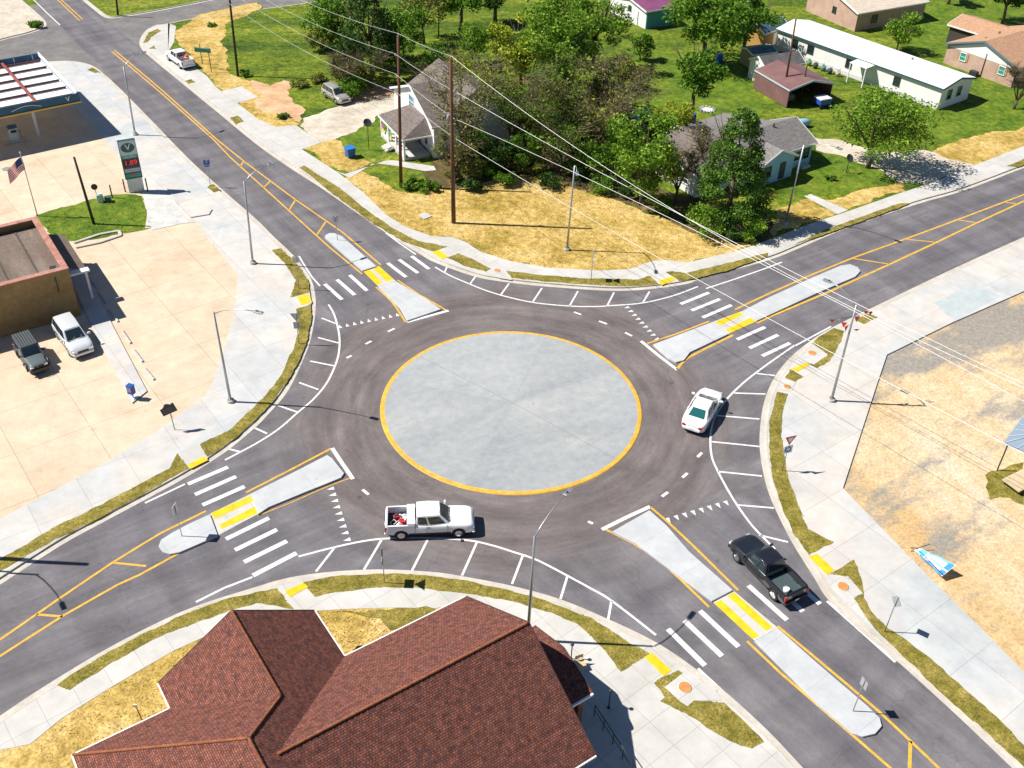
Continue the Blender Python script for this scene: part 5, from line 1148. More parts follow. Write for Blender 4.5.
def house(name, label, A, B, ze, rise, C=None, depth=None, ridge='u', wall=None, roofm=None, trimm=None, ov=.35, cat='house', z0=ZB, left=0, right=0, gablewall=None, th=.14, walls=True, group=None):
    a, b = G(*A, ze), G(*B, ze); u = (b-a).normalized(); v = Vector((-u.y, u.x, 0))
    a = a-u*left; b = b+u*right
    if C is not None: depth = (G(*C, ze)-b).dot(v)
    L = (b-a).length; D = depth; az = math.atan2(u.y, u.x)
    t = empty(name, (a.x, a.y, z0), az, label, cat, group); h = ze-z0
    if ridge == 'u':
        rf = [[(-0, 0, h), (L, 0, h), (L, D/2, h+rise), (0, D/2, h+rise)], [(0, D/2, h+rise), (L, D/2, h+rise), (L, D, h), (0, D, h)]]
    elif ridge == 'v':
        rf = [[(0, 0, h), (L/2, 0, h+rise), (L/2, D, h+rise), (0, D, h)], [(L/2, 0, h+rise), (L, 0, h), (L, D, h), (L/2, D, h+rise)]]
    elif ridge == 'hip':
        m = min(L, D)/2
        if L >= D: r1, r2 = (m, D/2, h+rise), (L-m, D/2, h+rise); rf = [[(0, 0, h), (L, 0, h), r2, r1], [(L, D, h), (0, D, h), r1, r2], [(L, 0, h), (L, D, h), r2], [(0, D, h), (0, 0, h), r1]]
        else: r1, r2 = (L/2, m, h+rise), (L/2, D-m, h+rise); rf = [[(0, 0, h), (L, 0, h), r1], [(L, 0, h), (L, D, h), r2, r1], [(L, D, h), (0, D, h), r2], [(0, D, h), (0, 0, h), r1, r2]]
    else: rf = [[(0, 0, h), (L, 0, h), (L, D, h+rise), (0, D, h+rise)]]
    slabs('roof', rf, th, roofm, t)
    mb = MB()
    for e in ([(0, -.02, h-.12), (L, -.02, h-.12)], [(0, D+.02, h-.12 + (rise if ridge == 'shed' else 0)), (L, D+.02, h-.12+(rise if ridge == 'shed' else 0))]): 
        if ridge in ('u', 'hip', 'shed'): mb.beam(e[0], e[1], .06, .2)
    if ridge == 'v':
        for x0, x1 in ((-.02, L/2), (L+.02, L/2)): mb.beam((x0, -.03, h-.1), (x1, -.03, h+rise-.1), .06, .24, up=(0, 0, 1))
        mb.beam((-.02, 0, h-.12), (-.02, D, h-.12), .06, .2); mb.beam((L+.02, 0, h-.12), (L+.02, D, h-.12), .06, .2)
    if ridge == 'u':
        for x in (-.02, L+.02): mb.beam((x, 0, h-.1), (x, D/2, h+rise-.1), .06, .24); mb.beam((x, D, h-.1), (x, D/2, h+rise-.1), .06, .24)
    mb.build('fascia', trimm or wtrim, t)
    if walls:
        k = ov/(D/2 if ridge in ('u',) else L/2)*rise if ridge in ('u', 'v') else 0
        a_ = MB(); hw = h-th+ (0 if ridge != 'hip' else .0)
        if ridge == 'u':
            a_.add([(x, y, z) for x in (ov, L-ov) for y, z in ((ov, 0), (D-ov, 0), (D-ov, hw+k), (D/2, hw+rise-.02), (ov, hw+k))], [[0, 1, 2, 3, 4], [9, 8, 7, 6, 5], [0, 4, 9, 5], [1, 6, 7, 2]])
        elif ridge == 'v':
            a_.add([(x, y, z) for y in (ov, D-ov) for x, z in ((ov, 0), (L-ov, 0), (L-ov, hw+k), (L/2, hw+rise-.02), (ov, hw+k))], [[4, 3, 2, 1, 0], [5, 6, 7, 8, 9], [5, 9, 4, 0], [1, 2, 7, 6]])
        else: a_.box((L/2, D/2, hw/2), (L-2*ov, D-2*ov, hw))
        a_.build('wall', wall, t)
    return t, L, D, h
tile = shingle('brown_tile_roof', (.26, .088, .055), (.125, .055, .05), (.055, .026, .022), .17, .12, .016, .55)
tileridge = noisy('ridge_tile', [(.3, (.15, .055, .03)), (.7, (.29, .105, .05))], 3, 6, .9, (20, .2))
shG = shingle('grey_brown_shingle', (.20, .165, .15), (.14, .12, .11), (.09, .08, .075), .4, .16, .008, .2)
shN = shingle('grey_shingle', (.24, .225, .215), (.18, .17, .165), (.11, .1, .1), .4, .16, .008, .2)
shT = shingle('tan_shingle', (.50, .30, .18), (.40, .23, .14), (.28, .17, .11), .4, .16, .008, .2)
shB = shingle('pale_tan_roof', (.60, .52, .42), (.54, .46, .37), (.45, .39, .32), .6, .6, .01, .1)
maroon = noisy('maroon_metal_roof', [(.3, (.15, .078, .078)), (.7, (.21, .115, .11))], .6, 6, .6, (12, .08), (1, 1, 1))
purple = noisy('purple_metal_roof', [(.3, (.17, .05, .12)), (.7, (.24, .08, .17))], .6, 6, .5, (12, .08))
tealR = noisy('blue_grey_metal_roof', [(.3, (.07, .12, .15)), (.7, (.12, .18, .22))], .6, 6, .5, (12, .08))
whiteR = noisy('white_coated_roof', [(.3, (.70, .72, .74)), (.7, (.80, .81, .82))], .4, 8, .6, (12, .04), mid=(1.5, .04))
siding = noisy('white_siding', [(.3, (.70, .70, .69)), (.7, (.78, .78, .77))], .8, 6, .7, (12, .05))
sidingB = noisy('light_blue_siding', [(.3, (.24, .48, .60)), (.7, (.30, .55, .67))], .8, 6, .7, (12, .06))
brick1 = noisy('tan_brick', [(.25, (.21, .135, .055)), (.6, (.33, .225, .10)), (.8, (.42, .30, .15))], .5, 10, .9, (14, .25), (3, 3, 1), mid=(2, .2))
brick2 = noisy('pink_brick', [(.3, (.42, .27, .21)), (.7, (.54, .38, .30))], .7, 8, .9, (14, .15), mid=(2.5, .1))
# --- brown tiled building, bottom of the picture
az = math.atan2(.575, .817); Co = Vector((-8.94, 35.86, 0))
t = empty('tiled_building', (Co.x, Co.y, 0), az, 'large brown tile-roofed building with hipped and gabled wings at the bottom of the picture', 'building')
s_ = .64; ez = 3.2
W = 12.6; Lr = 8.05; rz = ez+s_*W/2; WL = 9.24; lz = ez+s_*WL/2; MW = 14.3; mz = ez+s_*MW/2; v0 = 2.0; vB = 3.94
def zq(d): return ez+s_*d
ridge_end = (-W/2)
slabs('roof', [
  # right wing (ridge along x at y=-W/2), reaching into the main hip
  [(Lr, 0, ez), (0, 0, ez), (-W/2, -W/2, rz), (Lr, -W/2, rz)],
  [(Lr, -W/2, rz), (-W/2, -W/2, rz), (0, -W, ez), (Lr, -W, ez)],
  # left wing gable towards the road
  [(0, vB, ez), (-WL/2, vB, lz), (-WL/2, v0-WL/2, lz), (-MW/2, v0-MW/2, mz), (-MW/2, -W-8, mz), (0, -W-8, ez), (0, -W, ez), (-W/2, -W/2, rz), (0, 0, ez)],
  [(-WL/2, vB, lz), (-WL, vB, ez), (-WL, v0, ez), (-WL/2, v0-WL/2, lz)],
  [(-WL, v0, ez), (-MW, v0, ez), (-MW/2, v0-MW/2, mz), (-WL/2, v0-WL/2, lz)],
  [(-MW, v0, ez), (-MW, -W-8, ez), (-MW/2, -W-8, mz), (-MW/2, v0-MW/2, mz)]], .16, tile, t)
for p, q in (((Lr+.02, -W/2, rz+.02), (-W/2, -W/2, rz+.02)), ((-WL/2, vB, lz+.02), (-WL/2, v0-WL/2, lz+.02)), ((-WL/2, v0-WL/2, lz+.02), (-MW/2, v0-MW/2, mz+.02)), ((-MW/2, v0-MW/2, mz+.02), (-MW, v0, ez+.02)), ((-MW/2, v0-MW/2, mz+.02), (-MW/2, -W-8, mz+.02))):
    a = MB(); P, Q = Vector(p), Vector(q); n_ = int((Q-P).length/.3); pts = []; rs = []
    for k in range(n_): pts += [P.lerp(Q, k/n_), P.lerp(Q, (k+.9)/n_)]; rs += [.07, .09]
    a.tube(pts, rs, 7); a.build('ridge_tiles', tileridge, t)
wallS = noisy('brown_brick_wall', [(.3, (.16, .08, .05)), (.7, (.26, .14, .09))], 1, 8, .9, (14, .2))
a = MB(); a.prism([(.0-.5, vB-.5), (-WL+.5, vB-.5), (-WL+.5, v0-.5), (-MW+.5, v0-.5), (-MW+.5, -W-7.6), (-.5, -W-7.6), (-.5, -W+.5), (Lr-.5, -W+.5), (Lr-.5, -.5), (-.5, -.5)], 0, ez-.1); 
a.add([(Lr-.5, -.5, ez-.1), (Lr-.5, -W+.5, ez-.1), (Lr-.5, -W/2, rz-.55)], [[0, 2, 1]]); a.add([(-.5, vB-.5, ez-.1), (-WL+.5, vB-.5, ez-.1), (-WL/2, vB-.5, lz-.5)], [[0, 1, 2]]); a.build('wall', wallS, t)
a = MB()
for p, q in (((0.05, vB, ez-.08), (0.05, 0.05, ez-.08)), ((.05, .06, ez-.08), (Lr, .06, ez-.08)), ((-WL-.06, vB, ez-.08), (-WL-.06, v0+.05, ez-.08)), ((-WL-.06, v0+.06, ez-.08), (-MW-.06, v0+.06, ez-.08)), ((-MW-.06, v0+.1, ez-.08), (-MW-.06, -W-8, ez-.08)), ((.05, -W-.06, ez-.08), (Lr, -W-.06, ez-.08))): a.beam(p, q, .07, .12)
a.build('gutter', wtrim, t)
bbm = plain('dark_brown_board', (.06, .03, .02), .7)
for y0, z0_, y1, z1_ in ((0, ez, -W/2, rz), (-W, ez, -W/2, rz)): a = MB(); a.beam((Lr+.03, y0, z0_-.1), (Lr+.03, y1, z1_-.1), .05, .2); a.build('barge_board', bbm, t)
for x0, x1 in ((0, -WL/2), (-WL, -WL/2)): a = MB(); a.beam((x0, vB+.03, ez-.1), (x1, vB+.03, lz-.1), .05, .2); a.build('barge_board', bbm, t)
# entrance porch on the right gable
px1, ya, yb, pz, pr = 10.25, -4.0, -9.5, 3.15, 4.1; ym = (ya+yb)/2; xi = Lr-.45
slabs('porch_roof', [[(xi, ya, pz), (px1, ya, pz), (px1, ym, pr), (xi, ym, pr)], [(xi, ym, pr), (px1, ym, pr), (px1, yb, pz), (xi, yb, pz)]], .14, tile, t)
a = MB(); a.beam((Lr+.05, yb-.06, pz-.06), (px1, yb-.06, pz-.06), .11, .13); a.build('gutter', wtrim, t)
a = MB(); a.beam((px1+.03, ya, pz-.1), (px1+.03, ym, pr-.1), .05, .2); a.build('barge_board', bbm, t); a = MB(); a.beam((px1+.03, yb, pz-.1), (px1+.03, ym, pr-.1), .05, .2); a.build('barge_board', bbm, t)
for yy in (ya-.5, yb+.5): a = MB(); a.box((px1-.45, yy, 1.48), (.34, .34, 2.9)); a.build('porch_column', wallS, t)
door(t, Lr-.5, ym, .1, 1.8, 2.2, 'right', metalD)
# --- flat-roofed brick shop, left edge
zW = 4.9; P = G(68, 268, zW); e1 = (G(0, 285.75, zW)-P).normalized(); e2 = Vector((e1.y, -e1.x, 0))
if e2.y < 0: e2 = -e2
dW = (G(34, 217, zW)-P).dot(e2); LW = 26
t = empty('brick_shop', (P.x, P.y, ZB), math.atan2(-e1.y, -e1.x), 'flat-roofed tan brick shop with a red coping at the left edge', 'building'); hW = zW-ZB
# local: x = away from e1 (towards the road) , so the building runs to -x; y = depth
a = MB(); 
for c, d in (((-LW/2, .15, hW/2-.06), (LW, .3, hW-.12)), ((-LW/2, dW-.15, hW/2-.06), (LW, .3, hW-.12)), ((-.15, dW/2, hW/2-.06), (.3, dW-.6, hW-.12)), ((-LW+.15, dW/2, hW/2-.06), (.3, dW-.6, hW-.12))): a.box(c, d)
a.build('wall', brick1, t)
a = MB(); a.box((-LW/2, .22, hW-.05), (LW+.1, .55, .12)); a.box((-LW/2, dW-.22, hW-.05), (LW+.1, .55, .12)); a.box((-.22, dW/2, hW-.048), (.55, dW-.99, .118)); a.build('coping', noisy('red_coping', [(.3, (.30, .12, .09)), (.7, (.46, .25, .20))], 1.5, 8, .8, (14, .15)), t)
a = MB(); a.box((-LW/2, dW/2, hW-.75), (LW-.6, dW-.6, .1)); a.build('roof_deck', noisy('brown_gravel_roof', [(.25, (.09, .065, .05)), (.5, (.17, .13, .105)), (.75, (.27, .22, .18))], .45, 12, .95, (10, .3), (1, 7, 1), 0, mid=(2, .15)), t)
for k in range(9):
    a = MB(); a.box((-2.2-2.4*k, dW/2, hW-.68), (.16, dW-.8, .05)); a.build('roof_seam', plain('roof_seam_dark', (.08, .065, .055), .9, 0, .3), t)
a = MB(); a.box((-1.0, 1.2, hW-.45), (.5, .5, .5)); a.build('roof_vent', metalD, t, .02)
a = MB(); a.tube([(-1.2, -.03, hW-.5), (-1.2, -.06, hW-1.9)], .035, 6); a.build('downpipe', metalD, t)
aw = [Vector(t.matrix_basis.inverted() @ G(*q, 3.1)) for q in ((57, 237), (64, 234), (85, 266), (78, 269))]
a = MB(); zz = [3.3, 2.9, 2.9, 3.3]
xo = max(q.x for q in aw); y0_ = min(q.y for q in aw); y1_ = max(q.y for q in aw)
a.add([(0.02, y0_, 3.5), (xo, y0_, 2.85), (xo, y1_, 2.85), (0.02, y1_, 3.5), (0.02, y0_, 3.38), (xo, y0_, 2.73), (xo, y1_, 2.73), (0.02, y1_, 3.38)], [[0, 1, 2, 3], [7, 6, 5, 4], [0, 4, 5, 1], [1, 5, 6, 2], [2, 6, 7, 3]])
a.build('awning', noisy('brown_awning', [(.3, (.13, .10, .085)), (.7, (.2, .155, .13))], 1, 6, .9, (12, .1)), t)
print('awning', xo, y0_, y1_, dW)
a = MB(); a.box((xo/2+.1, y0_-.45, 2.95), (xo+.1, .7, .16)); a.build('door_canopy', wtrim, t, .02)
for xx in (xo-.2,): a = MB(); a.box((xx, y0_-.6, 1.44), (.2, .2, 2.85)); a.build('column', wtrim, t); a = MB(); a.box((xx, y1_-.2, 1.33), (.18, .18, 2.66)); a.build('column', wtrim, t)
window(t, .0, 3.2, 1.6, 1.8, 1.5, 'right'); window(t, .0, 6.2, 1.6, 1.8, 1.5, 'right'); door(t, .0, 1.1, 0, 1.0, 2.1, 'right', metalD)
# --- fuel station canopy
zc = 5.0; Pf = G(78.4, 92.9, zc); Pr = G(43.7, 51.9, zc); ex = (G(0, 108.4, zc)-Pf).normalized(); ey = Vector((ex.y, -ex.x, 0)); 
if ey.y < 0: ey = -ey
DC = (Pr-Pf).dot(ey); LC = 20.
t = empty('fuel_canopy', (Pf.x, Pf.y, ZB), math.atan2(-ex.y, -ex.x), 'blue fuel station canopy with open ribbed white top at the upper left', 'canopy'); h = zc-ZB
blueF = noisy('canopy_blue_fascia', [(.3, (.02, .085, .15)), (.7, (.035, .12, .20))], .8, 6, .4, (10, .05)); 
a = MB(); fh = .95
a.box((-LC/2, .05, h-fh/2), (LC, .1, fh)); a.box((-LC/2, DC-.05, h-fh/2), (LC, .1, fh)); a.box((-.05, DC/2, h-fh/2), (.1, DC-.2, fh)); a.build('fascia', blueF, t)
a = MB(); a.box((-LC/2, -.03, h-fh-.08), (LC+.1, .22, .16)); a.box((.03, DC/2, h-fh-.08), (.16, DC, .15)); a.build('yellow_stripe', plain('canopy_yellow', (.70, .42, .05), .5), t)
a = MB(); a.box((-LC/2, DC/2, h-fh+.12), (LC-.2, DC-.2, .12)); a.build('deck', whiteR, t)
a = MB(); a.box((-.16, DC/2, h-.1), (.12, DC-.2, .5)); a.build('parapet_back', whiteR, t)
nr = 6
ribR = plain('rib_dark_red', (.25, .06, .05), .6)
for k in range(nr):
    y = DC*(k+.6)/nr; a = MB(); a.box((-LC/2, y, h-fh+.33), (LC-.6, .10, .22)); a.build('rib', plain('rib_dark', (.07, .035, .035), .6), t)
    a = MB(); a.box((-LC/2, y-.02, h-fh+.475), (LC-.6, .06, .03)); a.build('rib_cap', ribR, t)
for x in (-4.6, -10.2, -16): a = MB(); a.box((x, DC/2, h-fh+.55), (.3, DC-.3, .16)); a.build('cross_beam', ribR, t)
for k in range(9): a = MB(); a.box((-.6-.35-2.2*k, DC-.13, h-fh/2+.1), (.06, .06, .6)); a.build('parapet_post', whiteR, t)
# white swoosh and letter on the front fascia
m_ = Matrix(((1, 0, 0, 0), (0, 0, -1, 0), (0, 1, 0, 0), (0, 0, 0, 1)))
text('V', .8, whiteS, t, Matrix.Translation((-1.3, -.012, h-fh/2)) @ m_)
a = MB(); a.tube([(-4.3-3.2*k/10, -.02, h-.62+.32*math.sin(math.pi*k/10)) for k in range(11)], .045, 5); a.build('white_swoosh', whiteS, t)
flat(t, Matrix.Translation((-9.3, -.012, h-fh/2)) @ m_, 'round_logo', circ(.36), 0, .01, whiteS)
for x, y in ((-5.0, 2.2), (-10.6, 2.2), (-5.0, DC-2.2), (-10.6, DC-2.2), (-16, 2.2)):
    a = MB(); a.box((x, y, (h-fh)/2), (.3, .3, h-fh)); a.build('column', plain('pale_blue_column', (.6, .66, .7), .5), t, .02)
T_ = Matrix.Translation((Pf.x, Pf.y, ZB)) @ Matrix.Rotation(t.rotation_euler.z, 4, 'Z')
rzc = t.rotation_euler.z
for (x, y), lb in (((-7.6, 2.2), 'fuel pump nearest the price sign, under the blue canopy'), ((-7.6, DC-2.2), 'fuel pump at the back under the blue canopy'), ((-13, 2.2), 'fuel pump at the left end under the blue canopy')):
    t = empty('fuel_pump', T_ @ Vector((x, y, 0)), rzc, lb, 'fuel pump', 'fuel pumps under the canopy')
    a = MB(); a.box((0, 0, .08), (2.6, 1.1, .16)); a.build('pump_island', concK, t, .03)
    a = MB(); a.box((0, 0, .86), (.9, .55, 1.4)); a.build('cabinet', tealL, t, .04); a = MB(); a.box((0, 0, 1.72), (1.0, .62, .32)); a.build('top_panel', blueF, t, .03)
    a = MB(); a.box((0, -.285, 1.25), (.6, .02, .35)); a.build('display', blackS, t); a = MB(); a.tube([(.3, -.3, 1.2), (.62, -.45, 1.4), (.66, -.42, .5), (.4, -.32, .7)], .025, 6); a.build('hose', black, t)
# --- white house with the grey-brown roof
th_ = 'white house with grey-brown gabled roof and front porch left of the brown poles'
t, L, D, h = house('white_house', th_, (390, 87), (432, 127.5), 4.1, 2.6, depth=5.2, ridge='v', wall=siding, roofm=shG, cat='house')
Ti = (Matrix.Translation(t.location) @ Matrix.Rotation(t.rotation_euler.z, 4, 'Z')).inverted()
pk = Ti @ G(438.5, 58, 7.2); rx0 = pk.x; ry = pk.y; dd_ = 5.0; print('rear', pk, L)
ey_ = 3.9; rzz = 7.2-ZB; ez_ = 4.1-ZB
slabs('rear_roof', [[(rx0, ry-dd_, ez_), (L-1, ry-dd_, ez_), (L-1, ry, rzz), (rx0, ry, rzz)], [(rx0, ry, rzz), (L-1, ry, rzz), (L-1, ry+dd_, ez_), (rx0, ry+dd_, ez_)]], .14, shG, t)
a = MB(); a.add([(x, y, z) for x in (rx0+.35, L-1.35) for y, z in ((ry-dd_+.35, 0), (ry+dd_-.35, 0), (ry+dd_-.35, ez_), (ry, rzz-.2), (ry-dd_+.35, ez_))], [[0, 1, 2, 3, 4], [9, 8, 7, 6, 5], [0, 4, 9, 5], [1, 6, 7, 2]]); a.build('wall', siding, t)
window(t, L/2-.4, .35, h+.4, 1.5, 1.5, 'front', pane=plain('blue_glass', (.05, .2, .3), .1)); window(t, L-.35, 1.6, 2.6, .7, 1.1, 'right'); window(t, L-.35, 3.6, 2.4, .7, 1.1, 'right')
pa_, pb_, pc_ = Ti @ G(373.7, 115.7, 2.75), Ti @ G(407.4, 139.4, 2.75), Ti @ G(430, 129.4, 2.75)
X0, X1, Y0 = pa_.x, pb_.x, (pa_.y+pb_.y)/2; Y1 = .4; ph = 2.75-ZB; print('porch', pa_, pb_, pc_)
slabs('porch_roof', [[(X0, Y0, ph), (X1, Y0, ph), (X1-1.8, Y1, ph+1.5), (X0+1.8, Y1, ph+1.5)], [(X0, Y0, ph), (X0+1.8, Y1, ph+1.5), (X0, Y1, ph)], [(X1, Y0, ph), (X1, Y1, ph), (X1-1.8, Y1, ph+1.5)]], .14, shG, t)
a = MB(); a.beam((X0, Y0-.03, ph-.1), (X1, Y0-.03, ph-.1), .06, .2); a.build('fascia', wtrim, t); a = MB(); a.beam((X1+.04, Y0, ph-.1), (X1+.04, Y1, ph-.1), .06, .2); a.build('fascia', wtrim, t)
PL = X1-X0; pD = -Y0
for f in (.04, .34, .66, .96): a = MB(); a.box((X0+PL*f, Y0+.25, (ph-.15)/2), (.24, .24, ph-.15)); a.build('porch_post', wtrim, t)
a = MB(); a.box((X0+PL/2, Y0/2+.1, .2), (PL-.2, pD-.1, .4)); a.build('porch_floor', concN, t)
for f0, f1 in ((.05, .33), (.67, .95)): a = MB(); a.box((X0+PL*(f0+f1)/2, Y0+.25, .7), (PL*(f1-f0), .1, .6)); a.build('porch_rail', wtrim, t)
a = MB(); [a.box((X0+PL/2, Y0-.15-.3*k, .32-.1*k), (1.6, .32, .2)) for k in range(3)]; a.build('steps', concN, t)
door(t, X0+PL*.5, .33, .4, .95, 2.0, 'front', plain('dark_door', (.05, .06, .08), .5)); window(t, X0+PL*.2, .33, 1.5, 1.0, 1.2, 'front'); window(t, X0+PL*.8, .33, 1.5, 1.0, 1.2, 'front')
Tm = Matrix.Translation(t.location) @ Matrix.Rotation(t.rotation_euler.z, 4, 'Z'); rz_ = t.rotation_euler.z
for i, (xf, col, col2, lb) in enumerate(((.18, (.55, .1, .3), (.7, .55, .1), 'pink and yellow flag hanging under the porch roof, left bay'), (.5, (.1, .4, .1), (.75, .6, .05), 'green and yellow flag hanging under the porch roof, middle bay'))):
    q = empty('porch_flag', Tm @ Vector((X0+PL*xf, Y0+.0, 1.15)), rz_, lb, 'flag'); a = MB(); a.box((0, 0, .65), (.5, .04, .5)); a.build('upper_cloth', plain('flag_a%d' % i, col, .7), q); a = MB(); a.box((0, 0, .15), (.5, .04, .5)); a.build('lower_cloth', plain('flag_b%d' % i, col2, .7), q); a = MB(); a.tube([(-.3, 0, .93), (.3, 0, .93)], .02, 6); a.build('rod', metalD, q)
# --- light blue house
b_e = G(818, 142, 2.75); u_ = (b_e-G(754, 163, 2.75)).normalized(); v_ = Vector((-u_.y, u_.x, 0)); dR = (G(790, 118.5, 4.5)-b_e).dot(v_); print('blue depth', dR*2)
t, L, D, h = house('blue_house', 'light blue house with grey shingle roof behind the dark evergreen', (754, 163), (818, 142), 2.75, 1.75, depth=dR*2, wall=sidingB, roofm=shN)
gw = min(L*.62, (G(791, 151, 2.75)-G(754, 163, 2.75)).length); xg = gw/2
slabs('porch_roof', [[(xg-gw/2-.1, -1.2, h), (xg, -1.2, h+1.3), (xg, D*.4, h+1.3), (xg-gw/2-.1, .3, h)], [(xg, -1.2, h+1.3), (xg+gw/2, -1.2, h), (xg+gw/2, .3, h), (xg, D*.4, h+1.3)]], .13, shN, t)
slabs('rear_roof', [[(-2.5, D*.5, h+1.25), (L*.75, D*.5+.3, h+1.55), (L*.6, D+3.5, h+.6), (-3, D+3.5, h+.4)]], .13, shN, t)
a = MB(); a.box((L*.25, D+1.2, h/2), (L*.6, 4, h)); a.build('rear_wall', sidingB, t)
a = MB(); y_ = -.9; a.add([(x, y, z) for y in (y_, .3) for x, z in ((xg-gw/2+.3, 0), (xg+gw/2-.3, 0), (xg+gw/2-.3, h-.05), (xg, h+1.1), (xg-gw/2+.3, h-.05))], [[4, 3, 2, 1, 0], [5, 9, 4, 0], [1, 2, 7, 6]]); a.build('wall', sidingB, t)
a = MB(); a.beam((xg-gw/2, -1.23, h-.1), (xg, -1.23, h+1.2), .05, .2); a.build('fascia', wtrim, t); a = MB(); a.beam((xg+gw/2, -1.23, h-.1), (xg, -1.23, h+1.2), .05, .2); a.build('fascia', wtrim, t)
dkf = plain('dark_frame', (.03, .05, .06), .5)
window(t, xg-1.5, y_-.0, 1.5, 1.1, 1.2, 'front', dkf); door(t, xg+.9, y_, .15, .9, 2.0, 'front', dkf); window(t, L-2.9, .33, 1.5, 1.2, 1.2, 'front', wtrim, None, True, dkf); window(t, L-1.3, .33, 1.5, .9, 1.2, 'front', dkf); 
a = MB(); a.cyl((L*.6, D*.45, h+1.75), .1, .5, 8); a.build('vent_pipe', metalD, t)
a = MB(); a.box((L-1.8, -.1, .15), (1.3, .9, .3)); a.build('step', concN, t)
tb = empty('tarp_pile', G(801, 127, ZB), .3, 'pale blue covered boat-like bundle behind the light blue house', 'covered bundle')
a = MB(); a.tube([(-1.2, 0, .45), (-.6, 0, .55), (.6, 0, .55), (1.2, 0, .42)], [.2, .5, .5, .2], 10); a.build('cover', plain('pale_blue_cover', (.25, .42, .6), .6), tb); a = MB(); a.box((0, 0, .15), (1.6, .7, .2)); a.build('cradle', woodD, tb)
t, L, D, h = house('white_cottage', 'white cottage with a grey roof mostly hidden behind bare bushes left of the evergreen', (646, 146), (698, 176), 2.9, 1.5, depth=9, wall=siding, roofm=shG); window(t, L*.35, .35, 1.5, 1.1, 1.1, 'front'); window(t, L*.75, .35, 1.5, 1.1, 1.1, 'front')
# --- long white mobile home
t, L, D, h = house('mobile_home', 'long white mobile home with a white roof running across the upper right', (776, 28.5), (944, 89), 3.1, .75, C=(975, 77), wall=siding, roofm=whiteR, trimm=plain('dark_teal_trim', (.03, .10, .11), .5), ov=.3)
for x, w_ in ((L*.13, .9), (L*.23, 1.1), (L*.47, 1.0), (L*.75, 1.0)): window(t, x, .28, 1.75, w_, 1.1, 'front', metalD)
for y in (D*.3, D*.6): window(t, L-.28, y, 1.7, .9, 1.2, 'right', plain('teal_frame', (.05, .2, .2), .5))
a = MB(); a.box((L/2, .27, .3), (L-.62, .06, .55)); a.build('skirting', plain('skirting_pale', (.6, .6, .6), .6), t)
a = MB(); a.cyl((L*.72, D*.55, h+.75), .14, .4, 8); a.build('roof_vent', plain('roof_vent_olive', (.2, .2, .1), .6), t)
slabs('porch_roof', [[(L*.52, -1.7, h-.25), (L*.62, -1.7, h-.25), (L*.62, .2, h-.12), (L*.52, .2, h-.12)]], .08, whiteR, t)
for x in (L*.525, L*.615): a = MB(); a.box((x, -1.6, (h-.33)/2), (.12, .12, h-.33)); a.build('porch_post', wtrim, t)
Tm = Matrix.Translation(t.location) @ Matrix.Rotation(t.rotation_euler.z, 4, 'Z')
cols = [((.1, .25, .12), 'green'), ((.03, .04, .05), 'black'), ((.08, .2, .22), 'teal'), ((.03, .05, .1), 'navy'), ((.4, .35, .3), 'tan')]
for k, (c_, nm) in enumerate(cols):
    q = empty('planter', Tm @ Vector((L*(.27+.045*k), -.9-.15*(k % 2), 0)), 0, nm+' garden tub standing along the mobile home wall', 'planter', 'tubs along the mobile home')
    a = MB(); a.cyl((0, 0, .35), .28, .7, 12, 'Z', .36); a.build('tub', plain(nm+'_tub', c_, .7), q); a = MB(); [a.tube([(0, 0, .7), (RN.uniform(-.3, .3), RN.uniform(-.3, .3), 1.1)], [.03, .01], 4) for _ in range(6)]; a.build('stems', plain('tub_stems', (.12, .17, .04), .8), q)
# --- other houses along the top
t, L, D, h = house('brick_house', 'pink brick house with a pale beige roof at the top edge right of the trees', (806, -8), (858.5, 13.5), 3.0, 1.7, depth=15, ridge='v', wall=brick2, roofm=shB)
window(t, L*.55, .33, 1.9, .8, .9, 'front', dkf); window(t, L-.33, 4, 1.5, 1.2, 1.1, 'right', dkf); a = MB(); a.cyl((L*.3, 5, h+1.3), .1, .5, 8); a.build('vent_pipe', metalD, t)
t, L, D, h = house('brick_house', 'tan-roofed pale brick house at the top right corner', (945, 43), (1018, 68.5), 2.95, 2.0, depth=15, ridge='v', wall=brick2, roofm=shT, trimm=plain('slate_blue_trim', (.12, .18, .22), .5))
tg = plain('teal_pane', (.03, .28, .24), .15)
window(t, L*.27, .33, 1.75, 1.0, 1.1, 'front', wtrim, tg, True, plain('tan_shutter', (.42, .25, .14), .7)); window(t, L*.80, .33, 1.75, 1.0, 1.1, 'front', wtrim, tg, True, plain('tan_shutter', (.42, .25, .14), .7))
a = MB(); a.prism([(.5, h-.35), (L-.5, h-.35), (L/2, h+1.65)], -.345, -.325); a.v = [Vector((p.x, -p.z, p.y)) for p in a.v]; a.build('gable_board', siding, t)
a = MB(); a.tube([(L*.56, .28, .1), (L*.56, .28, h+.4)], .06, 6); a.build('downpipe', plain('brown_pipe', (.12, .06, .04), .6), t)
a = MB(); a.box((L*.5, -.3, .35), (1.1, .7, .7)); a.build('air_unit', metalD, t, .02)
for y, x in ((3, L*.35), (7, L*.3)): a = MB(); a.cyl((x, y, h+1.25), .16, .5, 8); a.build('roof_vent', plain('vent_brown', (.2, .08, .05), .6), t)
t2, L2, D2, h2 = house('house_annex', 'low tan-roofed annex with an open side behind the corner brick house', (947.5, 24), (975, 32.5), 2.9, .9, depth=7, ridge='u', wall=plain('dark_brown_wall', (.05, .04, .035), .8), roofm=shT, right=3.5)
t, L, D, h = house('garden_shed', 'white and teal shed with a purple roof at the top edge', (608, -7), (646.5, 11.5), 2.9, .9, C=(671, 4), ridge='v', wall=siding, roofm=purple)
